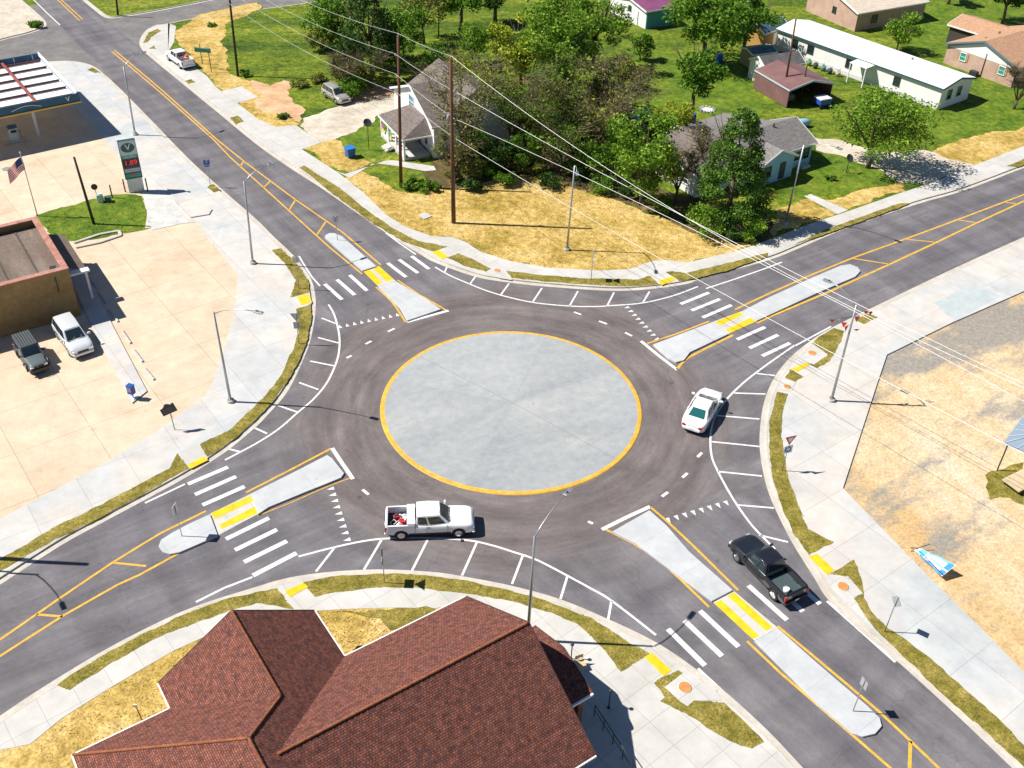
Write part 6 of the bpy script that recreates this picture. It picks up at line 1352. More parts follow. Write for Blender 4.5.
a = MB(); a.box((L-.27, D/2, h/2), (.1, D-.8, h-.2)); a.build('side_cladding', plain('teal_cladding', (.04, .26, .28), .6), t); door(t, L*.72, .3, 0, 1.0, 2.1, 'front', wtrim); window(t, L*.55, .3, 2.0, .7, .7, 'front', dkf)
t, L, D, h = house('garden_shed', 'blue shed at the top edge behind the tall leafy tree', (742, 0), (762, -2), 2.6, .4, depth=4, ridge='u', wall=plain('bright_blue_wall', (.01, .16, .42), .6), roofm=tealR)
window(t, 1.5, .33, 1.4, .7, .8, 'front')
# carport and sheds
t, L, D, h = house('carport', 'maroon-roofed carport with a dark open front', (790, 90), (834.5, 83), 2.6, .85, C=(806, 62), ridge='v', wall=maroon, roofm=maroon, trimm=plain('pale_blue_trim', (.45, .52, .58), .5), walls=False)
a = MB(); a.box((.12, D/2, h/2), (.08, D-.3, h-.1)); a.box((L-.12, D/2, h/2), (.08, D-.3, h-.1)); a.box((L/2, D-.12, h/2), (L-.3, .08, h-.1)); a.build('side_sheet', maroon, t)
Tm = Matrix.Translation(t.location) @ Matrix.Rotation(t.rotation_euler.z, 4, 'Z')
q = empty('utility_cart', Tm @ Vector((L*.68, -1.0, 0)), t.rotation_euler.z+math.pi, 'small blue utility cart with a pale top in front of the carport', 'cart')
a = MB(); a.box((0, 0, .75), (1.7, 1.5, .6)); a.build('body', plain('cart_blue', (.02, .08, .40), .4), q, .08); a = MB(); a.box((0, 0, 1.2), (1.8, 1.55, .2)); a.build('top', plain('cart_top', (.6, .66, .7), .4), q, .08)
for x in (-.6, .6):
    for y in (-.72, .72): a = MB(); a.cyl((x, y, .26), .26, .16, 14, 'Y'); a.build('wheel', black, q)
jk = [(.25, .3, .35), (.5, .5, .52), (.45, .2, .12), (.08, .15, .3), (.6, .6, .6), (.3, .25, .15)]
jn = ['blue-grey', 'pale grey', 'rust-red', 'dark blue', 'white', 'brown']
for k in range(6):
    p = G(764+5*k, 86+2.6*k, ZB); q = empty('storage_crate', p, k, jn[k]+' crate in the heap left of the carport', 'crate', 'heap of crates beside the carport')
    a = MB(); s1 = .6+.15*(k % 3); a.box((0, 0, s1*.35), (s1*1.2, s1, s1*.7)); a.build('box', plain(jn[k]+'_crate', jk[k], .7), q, .03); a = MB(); a.box((0, 0, s1*.72), (s1*1.26, s1*1.06, .06)); a.build('lid', plain(jn[(k+2) % 6]+'_crate', jk[(k+2) % 6], .7), q)
t, L, D, h = house('garden_shed', 'pale-walled shed with a dark grey roof between carport and mobile home', (766, 68.5), (806, 63), 2.7, 1.0, C=(801, 51.5), ridge='u', wall=siding, roofm=noisy('charcoal_roof', [(.3, (.07, .07, .075)), (.7, (.13, .125, .12))], 1, 6, .9, (10, .1)), ov=.15); window(t, L*.5, .15, 1.4, .8, .7, 'front')
t, L, D, h = house('garden_shed', 'low shed with a flat blue-grey roof left of the mobile home', (753, 54.5), (778, 51.5), 2.3, .35, C=(773, 43), ridge='u', wall=plain('plywood_tan', (.4, .3, .15), .8), roofm=tealR, ov=.15); door(t, L*.3, .15, 0, .8, 1.8, 'front', dkf)
t, L, D, h = house('garden_shed', 'timber-framed shed with a steep slate-blue roof at the left end of the mobile home', (765, 34), (789, 25), 2.4, 1.1, C=(785, 15), ridge='u', wall=plain('yellow_timber', (.45, .26, .08), .8), roofm=tealR, ov=.2); door(t, L*.5, .2, 0, .8, 1.8, 'front', wtrim)
# --- canopy at the right edge
c0 = G(1003.7, 443, 2.7); t = empty('shade_canopy', (c0.x, c0.y, .03), math.radians(18), 'blue-grey ribbed canopy on a thin post at the right edge', 'canopy')
a = MB(); S_ = 4.2; z_ = 2.67; ap = (S_/2, 0, z_+.8); cs = [(0, -S_/2+1.2, z_), (S_, -S_/2+.4, z_), (S_, S_/2+.6, z_), (0.3, S_/2-.8, z_)]
cs = [(0, 0, z_), (2.2, -3.2, z_), (5.6, -1.0, z_), (3.4, 2.2, z_)]; ap = (2.8, -.5, z_+.75)
for i in range(4): a.add([cs[i], cs[(i+1) % 4], ap], [[0, 1, 2]]); a.add([tuple(Vector(cs[i])-Vector((0, 0, .05))), tuple(Vector(cs[(i+1) % 4])-Vector((0, 0, .05))), tuple(Vector(ap)-Vector((0, 0, .05)))], [[2, 1, 0]])
a.build('roof_sheet', plain('blue_grey_canvas', (.20, .26, .33), .6), t)
for i in range(4):
    for f in (0, .25, .5, .75):
        p = Vector(cs[i]).lerp(Vector(cs[(i+1) % 4]), f)+Vector((0, 0, .03)); a = MB(); a.tube([p, Vector(ap)+Vector((0, 0, .03))], .03, 5); a.build('rib', plain('canopy_rib', (.4, .46, .52), .5), t)
for i, (dx, dy) in enumerate(((.35, -.1), (0, .25), (-.3, 0), (0, -.3))):
    p = Vector(cs[i])+Vector((dx, dy, 0)); a = MB(); a.tube([p, (p.x, p.y, 0)], .05, 8); a.build('post', blackM, t)
# dish aerials
for px_, lb, gp in (((846, 173), 'dark satellite dish on a thin stand in the lawn of the light blue house', None), ((372, 112), 'dark satellite dish at the left end of the porch roof of the white house', None)):
    z_ = 0 if gp is None else 0; o_ = G(px_[0], px_[1]+(0 if px_[0] > 800 else 30), ZB)
    if px_[0] < 800: o_ = G(369, 150, ZB)
    t = empty('satellite_dish', o_, .6, lb, 'satellite dish'); hh = 1.7 if px_[0] > 800 else 3.2
    a = MB(); a.tube([(0, 0, 0), (0, 0, hh)], .04, 6)
    if px_[0] > 800: [a.tube([(math.cos(q_)*.5, math.sin(q_)*.5, 0), (0, 0, .7)], .025, 5) for q_ in (0, 2.1, 4.2)]
    a.build('stand', metalD, t); a = MB(); n_ = 16
    M = Matrix.Translation((0, 0, hh+.1)) @ Matrix.Rotation(math.radians(50), 4, 'X')
    vs = [M @ Vector((0, 0, 0))]+[M @ Vector((math.cos(2*math.pi*k/n_)*r_, math.sin(2*math.pi*k/n_)*r_, r_*r_*.35)) for r_ in (.28, .5) for k in range(n_)]
    a.add(vs, [[0, 1+k, 1+(k+1) % n_] for k in range(n_)]+[[1+k, 1+n_+k, 1+n_+(k+1) % n_, 1+(k+1) % n_] for k in range(n_)], True); a.tube([M @ Vector((0, .4, .1)), M @ Vector((0, .1, .6))], .02, 5); a.build('dish', plain('dark_dish', (.05, .055, .05), .5), t)
t = empty('wheeled_bin', G(350.5, 157, ZB), .6, 'bright blue wheeled bin at the lawn corner left of the porch path', 'bin')
a = MB(); a.add([(x*(.5 if z > .5 else .4), y*(.5 if z > .5 else .4), z) for z in (.08, 1.1) for x, y in ((-1, -1), (1, -1), (1, 1), (-1, 1))], [[3, 2, 1, 0], [4, 5, 6, 7], [0, 1, 5, 4], [1, 2, 6, 5], [2, 3, 7, 6], [3, 0, 4, 7]]); a.build('tub', plain('bin_blue', (.01, .12, .42), .5), t, .03)
a = MB(); a.box((0, .02, 1.14), (1.08, 1.1, .08)); a.build('lid', plain('bin_lid_blue', (.02, .16, .5), .5), t, .03)
for x in (-.35, .35): a = MB(); a.cyl((x, .45, .14), .14, .1, 12, 'X'); a.build('wheel', black, t)
for p, c_, lb in (((719, 62), (.01, .15, .55), 'blue plastic barrel near the tall leafy tree'), ((692, 122), (.01, .08, .4), 'dark blue barrel at the foot of the round leafy tree')):
    t = empty('barrel', G(*p, ZB), 0, lb, 'barrel'); a = MB(); a.cyl((0, 0, .55), .45, 1.1, 16); a.build('drum', plain('drum_blue_%d' % p[0], c_, .45), t, .06); a = MB(); [a.cyl((0, 0, z), .47, .05, 16) for z in (.35, .75)]; a.build('hoops', blueS, t)
t = empty('tarp_pile', G(641, 118, ZB), .5, 'rumpled blue tarpaulin over a heap among the bushes', 'tarpaulin'); a = MB(); a.ball((0, 0, .2), 1.6, 14, 8, (1, .6, .6)); r_ = random.Random(3); a.v = [p+Vector((r_.uniform(-.2, .2), r_.uniform(-.2, .2), r_.uniform(-.15, .15))) for p in a.v]; a.build('tarp', plain('tarp_blue', (.10, .28, .50), .5), t); a = MB(); [a.box((x, -.9, .1), (.4, .3, .25)) for x in (-.8, .6)]; a.build('weights', concK, t)
t = empty('fire_ring', G(707, 110, ZB), 0, 'pale ring of ash and stones in the lawn', 'fire ring'); a = MB(); [a.box((math.cos(k*.52)*.9, math.sin(k*.52)*.9, .08), (.35, .25, .2), rz=k*.52) for k in range(12)]; a.build('stones', concG, t); a = MB(); a.cyl((0, 0, .04), .8, .06, 16); a.build('ash', plain('pale_ash', (.6, .57, .55), .9, 0, .3), t)
# ---------------------------------------------------------------- trees and bushes
bark = noisy('grey_brown_bark', [(.3, (.09, .065, .045)), (.7, (.18, .135, .10))], 4, 6, .9, (20, .2), (1, 1, 5))
twigM = leafmat('bare_twig', [(0, (.06, .045, .025)), (.5, (.14, .11, .06)), (1, (.26, .21, .13))], 0)
LEAF = {
 'light': leafmat('leaf_light_green', [(0, (.05, .13, .01)), (.4, (.115, .25, .018)), (.75, (.22, .37, .03)), (1, (.38, .50, .06))], .35),
 'mid': leafmat('leaf_mid_green', [(0, (.045, .12, .01)), (.5, (.11, .25, .018)), (1, (.24, .38, .04))], .35),
 'dark': leafmat('leaf_dark_green', [(0, (0.014, 0.043, 0.008)), (.5, (0.035, 0.093, 0.013)), (1, (0.096, 0.178, 0.023))], .2),
 'conifer': leafmat('leaf_conifer', [(0, (0.021, 0.070, 0.010)), (.5, (0.070, 0.163, 0.018)), (1, (0.193, 0.326, 0.039))], .25),
 'yellow': leafmat('leaf_yellow_green', [(0, (.14, .20, .01)), (.5, (.30, .38, .02)), (1, (.50, .52, .06))], .35),
 'olive': leafmat('leaf_olive', [(0, (.09, .11, .015)), (.5, (.20, .23, .04)), (1, (.38, .38, .09))], .3),
 'white': leafmat('blossom_white', [(0, (.12, .16, .12)), (.35, (.40, .45, .42)), (1, (.80, .82, .84))], .2)}
def crown(mb, cs, n, ls, r, sx=(1, 1, 1)):
    "leaf-sized faces spread through a set of clumps"
    tot = sum(c[1]**2 for c in cs)
    for c, cr_ in cs:
        k = max(4, int(n*cr_**2/tot))
        for _ in range(k):
            d = Vector((r.gauss(0, 1), r.gauss(0, 1), r.gauss(0, 1))).normalized()
            p = c+Vector((d.x*sx[0], d.y*sx[1], d.z*sx[2]))*cr_*(r.random()**.45)
            u = Vector((r.gauss(0, 1), r.gauss(0, 1), r.gauss(0, .6))).normalized(); w = u.cross(Vector((r.gauss(0, 1), r.gauss(0, 1), r.gauss(0, 1)))).normalized()
            s = ls*r.uniform(.6, 1.35); o = len(mb.v)
            mb.v += [p-u*s, p+w*s*.55, p+u*s, p-w*s*.55]; mb.f.append([o, o+1, o+2, o+3]); mb.sm.append(False)
def limbs(mb, top, n, spread, rise, r, r0, pts, depth=1):
    for k in range(n):
        a = 2*math.pi*(k+r.random())/n; e = top+Vector((math.cos(a)*spread*r.uniform(.6, 1), math.sin(a)*spread*r.uniform(.6, 1), rise*r.uniform(.5, 1.1)))
        m = top.lerp(e, .5)+Vector((r.uniform(-.3, .3), r.uniform(-.3, .3), r.uniform(0, .5)))
        mb.tube([top-Vector((0, 0, .2)), m, e], [r0, r0*.6, r0*.25], 6); pts.append(e); pts.append(m)
        if depth:
            for _ in range(2): 
                f = e+Vector((r.uniform(-1, 1), r.uniform(-1, 1), r.uniform(.1, 1)))*spread*.45; mb.tube([m, e.lerp(f, .4), f], [r0*.4, r0*.25, r0*.1], 5); pts.append(f)
def tree(name, base, top, rad, kind, label, n=2600, ls=.24, seed=1, trunk=.3, shape='round', group=None, clumps=26, crownbase=.3, cat='tree', hh=None):
    n = int(n*1.45); ls *= .82
    r = random.Random(seed); o = G(*base, ZB); h = hh or (ZT(base, top, ZB)-ZB)
    t = empty(name, o, 0, label, cat, group)
    a = MB(); ct = h*crownbase; tp = Vector((r.uniform(-.3, .3), r.uniform(-.2, .2), ct+h*.12)); pts = []
    a.tube([(0, 0, -.1), tp*.5+Vector((.05, 0, 0)), tp], [trunk, trunk*.8, trunk*.6], 9)
    limbs(a, tp, 5, rad*.7, h*.45, r, trunk*.45, pts)
    a.tube([tp, Vector((tp.x, tp.y, h*.85))], [trunk*.55, trunk*.12], 7); a.build('trunk', bark, t)
    cs = []
    for k in range(clumps):
        if shape == 'cone':
            f = r.random()**.8; z = h*(.08+.9*f); R_ = rad*(1-f)**.5*(.85+.3*r.random())+.15; q = r.random()*6.283
            cs.append((Vector((math.cos(q)*R_*.75, math.sin(q)*R_*.75, z)), .35*rad*(1-f*.6)))
        else:
            d = Vector((r.gauss(0, 1), r.gauss(0, 1), r.gauss(0, 1))).normalized(); q = r.random()**.4
            zc = h*(crownbase+1)/2; zr = h*(1-crownbase)/2
            cs.append((Vector((d.x*rad*q*.8, d.y*rad*q*.8, zc+d.z*zr*q*.82)), rad*r.uniform(.13, .36)))
    m = MB(); crown(m, cs, n, ls, r, (1, 1, .75)); m.build('crown', LEAF[kind], t, weld=False)
    return t
def bare(name, base, top, rad, label, n=420, seed=1, group=None, leaf=None, nl=500, cat='tree', hh=None):
    r = random.Random(seed); o = G(*base, ZB); h = hh or (ZT(base, top, ZB)-ZB)
    t = empty(name, o, 0, label, cat, group); a = MB(); pts = []
    tp = Vector((0, 0, h*.22)); a.tube([(0, 0, -.1), tp], [.2, .15], 7); limbs(a, tp, 6, rad*.7, h*.6, r, .1, pts); a.build('trunk', bark, t)
    m = MB()
    for _ in range(n):
        b = r.choice(pts); d = Vector((b.x*.4+r.gauss(0, 1), b.y*.4+r.gauss(0, 1), abs(r.gauss(.5, 1)))).normalized(); L = rad*r.uniform(.18, .55)
        e = b+d*L*.6+Vector((r.uniform(-.3, .3), r.uniform(-.3, .3), 0)); f = e+Vector((d.x+r.gauss(0, .6), d.y+r.gauss(0, .6), d.z*.6+r.uniform(0, .5)))*L*.6
        o_ = len(m.v)
        m.tube([b+Vector((r.gauss(0, .25), r.gauss(0, .25), r.gauss(0, .25)))*rad*.4, e, f], [.032, .022, .009], 3, cap=False)
    m.build('twigs', twigM, t, weld=False)
    if leaf:
        m = MB(); cs = [(p, rad*.3) for p in pts]; crown(m, cs, nl, .15, r); m.build('crown', LEAF[leaf], t, weld=False)
    return t
tree('leafy_tree', (868, 168), (886, 80), 6.6, 'light', 'loose light green tree leaning over the gravel drive in front of the mobile home', 5200, .22, 3, .32, clumps=40, crownbase=.1)
tree('conifer_tree', (727, 222), (724, 110), 4.2, 'conifer', 'dense dark green evergreen left of the light blue house', 13000, .17, 4, .3, 'cone', clumps=75)
tree('leafy_tree', (640, 205), (640, 104), 4.6, 'light', 'bright green bushy tree at the back edge of the straw field', 5200, .22, 5, .2, clumps=40, crownbase=.1)
tree('leafy_tree', (668, 150), (668, 98), 3.4, 'yellow', 'yellow-green bushy tree behind the bright green one', 1500, .22, 6, .18, clumps=18, crownbase=.15)
tree('leafy_tree', (690, 124), (697, 40), 4.3, 'mid', 'round mid-green tree with a visible trunk beside the dark blue barrel', 3000, .26, 7, .3, clumps=24, crownbase=.38)
tree('leafy_tree', (703, 66), (704, -22), 6.6, 'mid', 'tall leafy tree at the top edge left of the blue shed', 6500, .28, 8, .4, clumps=44, crownbase=.2)
tree('leafy_tree', (742, 56), (740, -14), 5, 'mid', 'dark-leaved tree behind the tall leafy tree beside the sheds', 3000, .28, 81, .3, clumps=26, crownbase=.25)
tree('leafy_tree', (556, 112), (556, -10), 5.8, 'light', 'tall light green tree above the brown thicket', 5600, .25, 9, .32, clumps=44, crownbase=.25)
tree('leafy_tree', (592, 70), (590, -8), 5.2, 'light', 'light green tree at the top edge right of the tallest one', 3400, .26, 19, .3, clumps=30, crownbase=.25)
tree('leafy_tree', (520, 100), (512, 10), 5.0, 'yellow', 'yellow-green tree left of the tallest light green one', 3000, .24, 10, .3, clumps=26, crownbase=.25)
tree('leafy_tree', (372, 78), (370, -14), 5.2, 'dark', 'dark green tree behind the white house, by the meadow', 6000, .24, 11, .3, 'cone', clumps=60)
tree('leafy_tree', (340, 46), (335, -18), 5.2, 'mid', 'broad green tree at the top edge left of the brown poles', 3600, .27, 12, .3, clumps=44, crownbase=.05)
tree('leafy_tree', (398, 60), (395, 0), 4.8, 'mid', 'green tree with bare tips next to the dark one behind the white house', 3000, .24, 13, .25, clumps=28, crownbase=.12)
tree('leafy_tree', (424, 44), (420, -22), 5, 'olive', 'yellowish tree at the top edge behind the white house', 2600, .22, 14, .25, clumps=26, crownbase=.15)
tree('leafy_tree', (460, 34), (458, -34), 5.5, 'mid', 'dark-trunked tree at the top edge above the meadow', 2600, .28, 15, .35, clumps=24, crownbase=.35)
tree('leafy_tree', (495, 22), (495, -44), 5.5, 'dark', 'dark tree at the top edge right of the meadow', 3400, .28, 16, .35, clumps=26, crownbase=.25)
tree('leafy_tree', (896, 52), (897, 10), 3.4, 'light', 'small pale green tree behind the mobile home', 2200, .2, 17, .16, clumps=22, crownbase=.15)
tree('leafy_tree', (1002, 24), (1008, -36), 5, 'dark', 'dark green tree at the top right corner behind the tan roof', 3600, .26, 18, .3, clumps=28, crownbase=.2)
tree('leafy_tree', (948, 4), (948, -30), 3, 'dark', 'tree at the top edge casting a dark round shadow on the lawn', 1600, .26, 20, .25, clumps=16, crownbase=.35)
bare('bare_tree', (1014, 109), (1020, 68), 2.6, 'small brown bare tree beside the corner brick house', 520, 21)
bare('bare_tree', (470, 168), (470, 66), 5.2, 'large bare grey-brown tree right of the white house', 330, 22, leaf='olive', nl=2200)
bare('bare_tree', (456, 180), (456, 124), 2.8, 'bare tree with olive tips crowding the porch of the white house', 260, 23, leaf='olive', nl=800)
bare('bare_tree', (510, 150), (510, 76), 5, 'bare grey tree in the thicket, second from the white house', 260, 24, leaf='mid', nl=2000)
bare('bare_tree', (590, 158), (592, 66), 6, 'wide brown bare tree in the middle of the thicket', 420, 25, leaf='olive', nl=2200)
bare('bare_tree', (560, 168), (560, 104), 4.2, 'low brown bare tree at the back of the straw field', 260, 26, leaf='mid', nl=2200)
bare('bare_tree', (620, 128), (618, 60), 4.2, 'brown bare tree beside the blue tarpaulin', 320, 27, leaf='olive', nl=700)
bare('bare_tree', (612, 36), (620, 4), 1.6, 'thin bare sapling beside the purple-roofed shed', 70, 28)
bare('bare_tree', (344, 90), (344, 58), 2.6, 'bare brown bush behind the pale silver SUV', 650, 29, leaf='olive', nl=600)
bare('bare_tree', (372, 88), (375, 54), 3.2, 'bare bush left of the white house at the drive', 500, 30, leaf='mid', nl=900)
bare('bare_tree', (705, 185), (700, 128), 3.0, 'bare twiggy bush between the bright green tree and the evergreen', 600, 31, leaf='olive', nl=400)
bare('bare_bush', (676, 200), (674, 150), 2.6, 'bare twiggy bush in front of the white cottage wall', 420, 33, leaf='olive', nl=260, cat='bush')
TH = [((556, 128), 8.5, 3.6, 'light', 'light green tree rising from the middle of the thicket'), ((474, 66), 6.5, 3.4, 'light', 'light green tree above the white house roof ridge'), ((500, 118), 7.5, 3.2, 'yellow', 'tall yellow-green tree in the left half of the thicket'),
 ((596, 176), 4.5, 3.0, 'mid', 'mid-green tree at the back edge of the straw field behind the lamp'), ((522, 168), 5.0, 2.8, 'mid', 'mid-green tree above the long pole shadow'), ((624, 88), 4.6, 2.6, 'olive', 'olive tree at the lawn edge below the purple-roofed shed'),
 ((668, 178), 4.2, 2.2, 'olive', 'olive tree half hiding the white cottage'), ((436, 76), 5.0, 2.6, 'mid', 'mid-green tree left of the roof ridge of the white house'),
 ((470, 178), 3.2, 2.2, 'olive', 'olive thicket tree well right of the white house porch'), ((500, 136), 5.0, 3.0, 'olive', 'olive thicket tree behind the two bare grey ones'), ((500, 172), 4.5, 2.8, 'dark', 'dark thicket tree above the straw field, left part'), ((536, 140), 6.5, 3.4, 'olive', 'olive thicket tree under the tallest light green crown'),
 ((572, 150), 5.5, 3.0, 'dark', 'dark thicket tree behind the wide brown bare one'), ((612, 160), 5.5, 3.2, 'mid', 'mid-green thicket tree left of the bright green tree'), ((560, 100), 6.0, 3.4, 'mid', 'mid-green tree at the foot of the tallest light green one'), ((600, 110), 5.0, 3.0, 'olive', 'olive tree between the tarpaulin and the tallest trees'),
 ((462, 96), 5.5, 3.2, 'yellow', 'yellow-green small tree behind the white house roof'), ((532, 76), 6.5, 3.6, 'light', 'light green tree between the yellow-green and tallest ones'), ((640, 60), 4.0, 2.4, 'mid', 'small mid-green tree below the purple-roofed shed'), ((590, 132), 4.2, 2.6, 'yellow', 'yellowish low tree in the right half of the thicket'),
 ((478, 160), 3.5, 2.4, 'mid', 'low mid-green tree right of the taller brown pole'), ((650, 140), 3.0, 2.0, 'dark', 'dark shrub tree in front of the blue tarpaulin'), ((322, 52), 3.4, 2.4, 'olive', 'olive bushy tree at the left edge of the meadow wood'), ((356, 96), 2.6, 2.4, 'mid', 'mid-green bush behind the pale SUV bonnet'), ((380, 70), 3.6, 2.4, 'mid', 'green tree left behind the white house gable')]
for i, (b_, hh_, rr_, k_, lb) in enumerate(TH): tree('thicket_tree', b_, None, rr_, k_, lb, int(650*rr_), .19, 200+i, .12, clumps=26, crownbase=.08, hh=hh_, group='trees of the thicket north of the straw field')
BS = [((703, 236), 3.2, 2.9, 'light', 'bright green bush in front of the evergreen, left of the paved shade'), ((750, 236), 3.1, 2.6, 'light', 'bright green bush at the pavement edge by the evergreen'), ((727, 238), 2.2, 1.7, 'dark', 'dark bush between two bright ones under the evergreen'),
 ((602, 190), 2.0, 2.1, 'mid', 'mid-green bush at the back of the straw field left of the bright green tree'), ((548, 186), 1.6, 2.0, 'dark', 'dark low bush at the back of the straw field'), ((505, 184), 1.5, 1.7, 'mid', 'green bush behind the street lamp in the straw field'),
 ((472, 190), 1.3, 1.6, 'dark', 'dark green bush right of the taller brown pole'), ((430, 190), 1.2, 1.5, 'mid', 'green bush between the two brown poles'), ((412, 188), 1.0, 1.3, 'mid', 'green bush left of the two brown poles'), ((484, 176), 1.8, 1.9, 'mid', 'leafy bush in the thicket behind the dark low ones'),
 ((660, 212), 2.0, 2.0, 'mid', 'green bush below the white-flecked one'), ((690, 222), 1.6, 1.4, 'dark', 'dark bush below the bare twiggy one'), ((628, 196), 1.8, 1.8, 'dark', 'dark bush at the foot of the bright green tree'), ((575, 176), 2.2, 2.2, 'dark', 'dark bush in the middle of the thicket'),
 ((530, 172), 2.0, 2.2, 'olive', 'olive bush in the thicket above the straw field'), ((768, 90), 1.2, 1.1, 'mid', 'low green bush left of the maroon carport'), ((757, 84), 1.3, 1.1, 'yellow', 'yellowish bush left of the crate heap'), ((246, 76), .9, .9, 'mid', 'small green bush at the foot of the dark pole'),
 ((283, 118), .7, .9, 'mid', 'tiny green bush in the straw left of the gravel drive'), ((455, 182), 1.6, 1.5, 'olive', 'olive bush behind the taller brown pole'), ((300, 86), .9, 1.5, 'olive', 'low grey-green brush left of the pale SUV'), ((318, 82), 1.1, 1.4, 'olive', 'olive brush behind the pale SUV roof'),
 ((36, 27), .8, 1.3, 'mid', 'green bush in the corner bed across the side street'), ((212, 26), .5, .9, 'mid', 'small green tuft bush on the straw by the side street'), ((750, 130), 1.4, 1.6, 'dark', 'dark bush behind the light blue house'), ((830, 180), 0.6, .7, 'mid', 'tiny bush in the lawn of the light blue house')]
for i, (b_, hh_, rr_, k_, lb) in enumerate(BS):
    tree('bush', b_, None, rr_, k_, lb, int(520*rr_), .15, 100+i, .05, clumps=int(9+5*rr_), crownbase=.02, cat='bush', hh=hh_, group='bushes north of the roundabout')
# far-off wood behind the houses, beyond the top of the frame
m = MB(); r = random.Random(77); cs = []
for k in range(120):
    x = r.uniform(-260, 300); cs.append((Vector((x, 235+r.uniform(-15, 60)+abs(x)*.1, r.uniform(2, 7))), r.uniform(3, 5.5)))
crown(m, cs, 9000, .8, r); tag(m.build('distant_wood', LEAF['dark'], weld=False), kind='stuff')
# grass tufts and clippings over the sod strips
m = MB(); r = random.Random(8)
for i, q in enumerate(SOD):
    P = GP(q, Z3); xs = [p.x for p in P]; ys = [p.y for p in P]
    A = (max(xs)-min(xs))*(max(ys)-min(ys)); n_ = int(min(700, A*16))
    def inside(x, y):
        c = False; j = len(P)-1
        for k in range(len(P)):
            if (P[k].y > y) != (P[j].y > y) and x < (P[j].x-P[k].x)*(y-P[k].y)/(P[j].y-P[k].y)+P[k].x: c = not c
            j = k
        return c
    for _ in range(n_):
        x, y = r.uniform(min(xs), max(xs)), r.uniform(min(ys), max(ys))
        if inside(x, y):
            a_ = r.random()*6.28; d = Vector((math.cos(a_), math.sin(a_), 0))*.05; u = Vector((r.gauss(0, .08), r.gauss(0, .08), r.uniform(.02, .07))); b = Vector((x, y, Z3))
            o_ = len(m.v); m.v += [b-d, b+d, b+u]; m.f.append([o_, o_+1, o_+2]); m.sm.append(False)
tag(m.build('grass_tufts', leafmat('sod_blade', [(0, (.10, .10, .015)), (.5, (.22, .18, .04)), (1, (.40, .32, .10))], .2), weld=False), kind='stuff')
# loose straw and weeds in the straw field
m = MB()
def scatter(q, n, hs, w, mb, z=ZB):
    P = GP(q, z); xs = [p.x for p in P]; ys = [p.y for p in P]; k_ = 0
    while k_ < n:
        x, y = r.uniform(min(xs), max(xs)), r.uniform(min(ys), max(ys)); c = False; j = len(P)-1
        for k in range(len(P)):
            if (P[k].y > y) != (P[j].y > y) and x < (P[j].x-P[k].x)*(y-P[k].y)/(P[j].y-P[k].y)+P[k].x: c = not c
            j = k
        k_ += 1
        if not c: continue
        a_ = r.random()*6.28; d = Vector((math.cos(a_), math.sin(a_), 0))*w*r.uniform(.5, 1.2); u = Vector((-d.y, d.x, 0))*r.uniform(1, 4)+Vector((0, 0, r.uniform(*hs))); b = Vector((x, y, z+.01)); o_ = len(mb.v)
        mb.v += [b-d, b+d, b+u]; mb.f.append([o_, o_+1, o_+2]); mb.sm.append(False)
field = [(352, 176), (392, 186), (440, 186), (490, 174), (548, 174), (600, 194), (680, 224), (748, 243), (690, 262), (640, 268), (600, 271), (540, 267), (480, 252), (460, 239), (430, 237), (400, 225)]
scatter(field, 9000, (.02, .12), .05, m); scatter([(30, 744), (100, 696), (175, 652), (215, 636), (240, 640), (240, 790), (60, 790)], 2500, (.02, .1), .04, m); scatter([(313, 612), (436, 609), (345, 657)], 900, (.02, .1), .04, m)
tag(m.build('loose_straw', leafmat('straw_blade', [(0, (.28, .20, .04)), (.5, (.50, .33, .10)), (1, (.72, .54, .26))], .1), weld=False), kind='stuff')
m = MB()
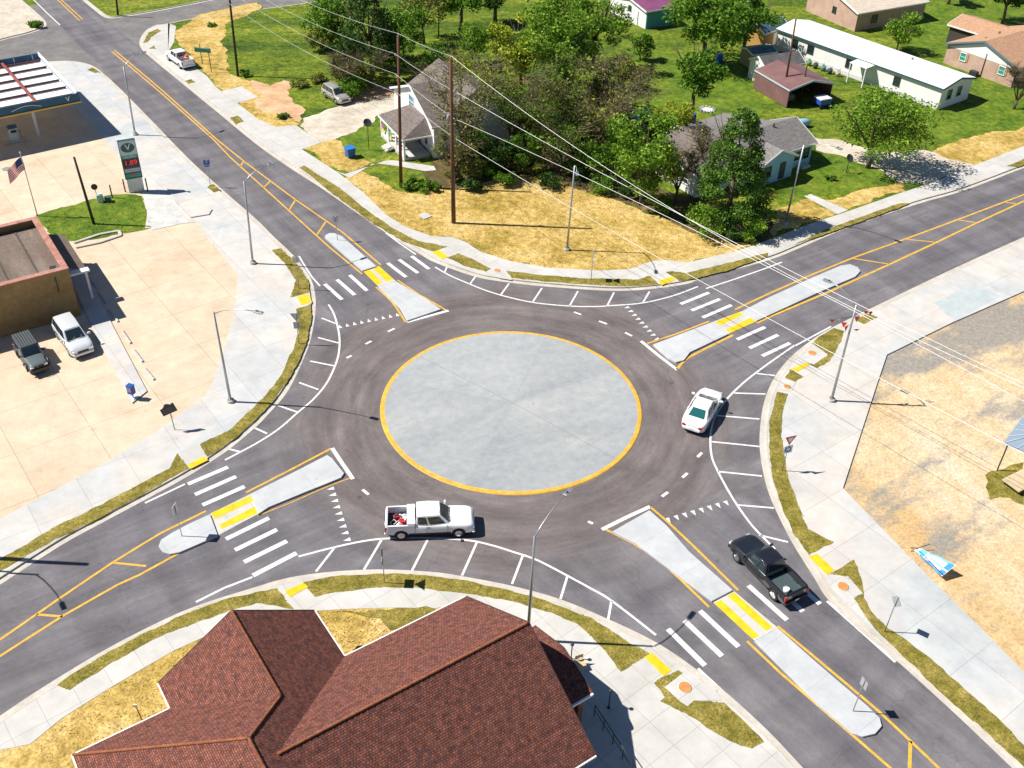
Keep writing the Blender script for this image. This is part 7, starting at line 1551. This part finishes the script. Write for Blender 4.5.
for q, n_ in (([(240, 6), (330, 0), (330, 60), (300, 78), (262, 84), (236, 50)], 1800), ([(780, 206), (884, 176), (840, 156), (812, 152), (790, 166)], 2500), ([(40, 216), (142, 197), (150, 227), (90, 239), (56, 241)], 1800), ([(900, 60), (1024, 80), (1024, 125), (960, 137), (940, 112)], 3000), ([(420, 10), (520, 20), (500, 60), (440, 60)], 3000)):
    scatter(q, n_//2, (.04, .16), .06, m)
tag(m.build('meadow_grass', leafmat('meadow_blade', [(0, (.05, .10, .01)), (.5, (.12, .18, .015)), (1, (.30, .32, .05))], .25), weld=False), kind='stuff')
# ---------------------------------------------------------------- light, sky, camera
w = bpy.data.worlds.new('World'); S.world = w; w.use_nodes = True
nt = w.node_tree; bg = nt.nodes['Background']; sky = nt.nodes.new('ShaderNodeTexSky'); sky.sky_type = 'NISHITA'; sky.sun_disc = False
EL = math.radians(50.3); AZ = math.radians(178.6)   # sun stands to the left of the view
sd_ = Vector((math.cos(AZ)*math.cos(EL), math.sin(AZ)*math.cos(EL), math.sin(EL)))
sky.sun_elevation = EL; sky.sun_rotation = math.atan2(sd_.x, sd_.y); sky.air_density = 1.0; sky.dust_density = .2; sky.ozone_density = 5.0
nt.links.new(sky.outputs[0], bg.inputs['Color']); bg.inputs['Strength'].default_value = .055
sl = bpy.data.lights.new('sun', 'SUN'); sl.energy = 5.0; sl.angle = math.radians(.5); sl.color = (1.0, .95, .87)
so = bpy.data.objects.new('sun', sl); COL.objects.link(so); so.rotation_euler = sd_.to_track_quat('Z', 'Y').to_euler()
cam = bpy.data.cameras.new('camera'); co = bpy.data.objects.new('camera', cam); COL.objects.link(co)
cam.sensor_fit = 'HORIZONTAL'; cam.sensor_width = 36; cam.lens = 36*F/1024; cam.clip_start = .5; cam.clip_end = 2000
M = Matrix.Identity(3); M.col[0] = RR; M.col[1] = UU; M.col[2] = -FW
co.matrix_world = Matrix.Translation((0, 0, H)) @ M.to_4x4(); S.camera = co
S.view_settings.view_transform = 'Standard'; S.view_settings.look = 'None'; S.view_settings.gamma = 1; S.view_settings.use_curve_mapping = False
S.view_settings.exposure = .6
S.cycles.max_bounces = 6
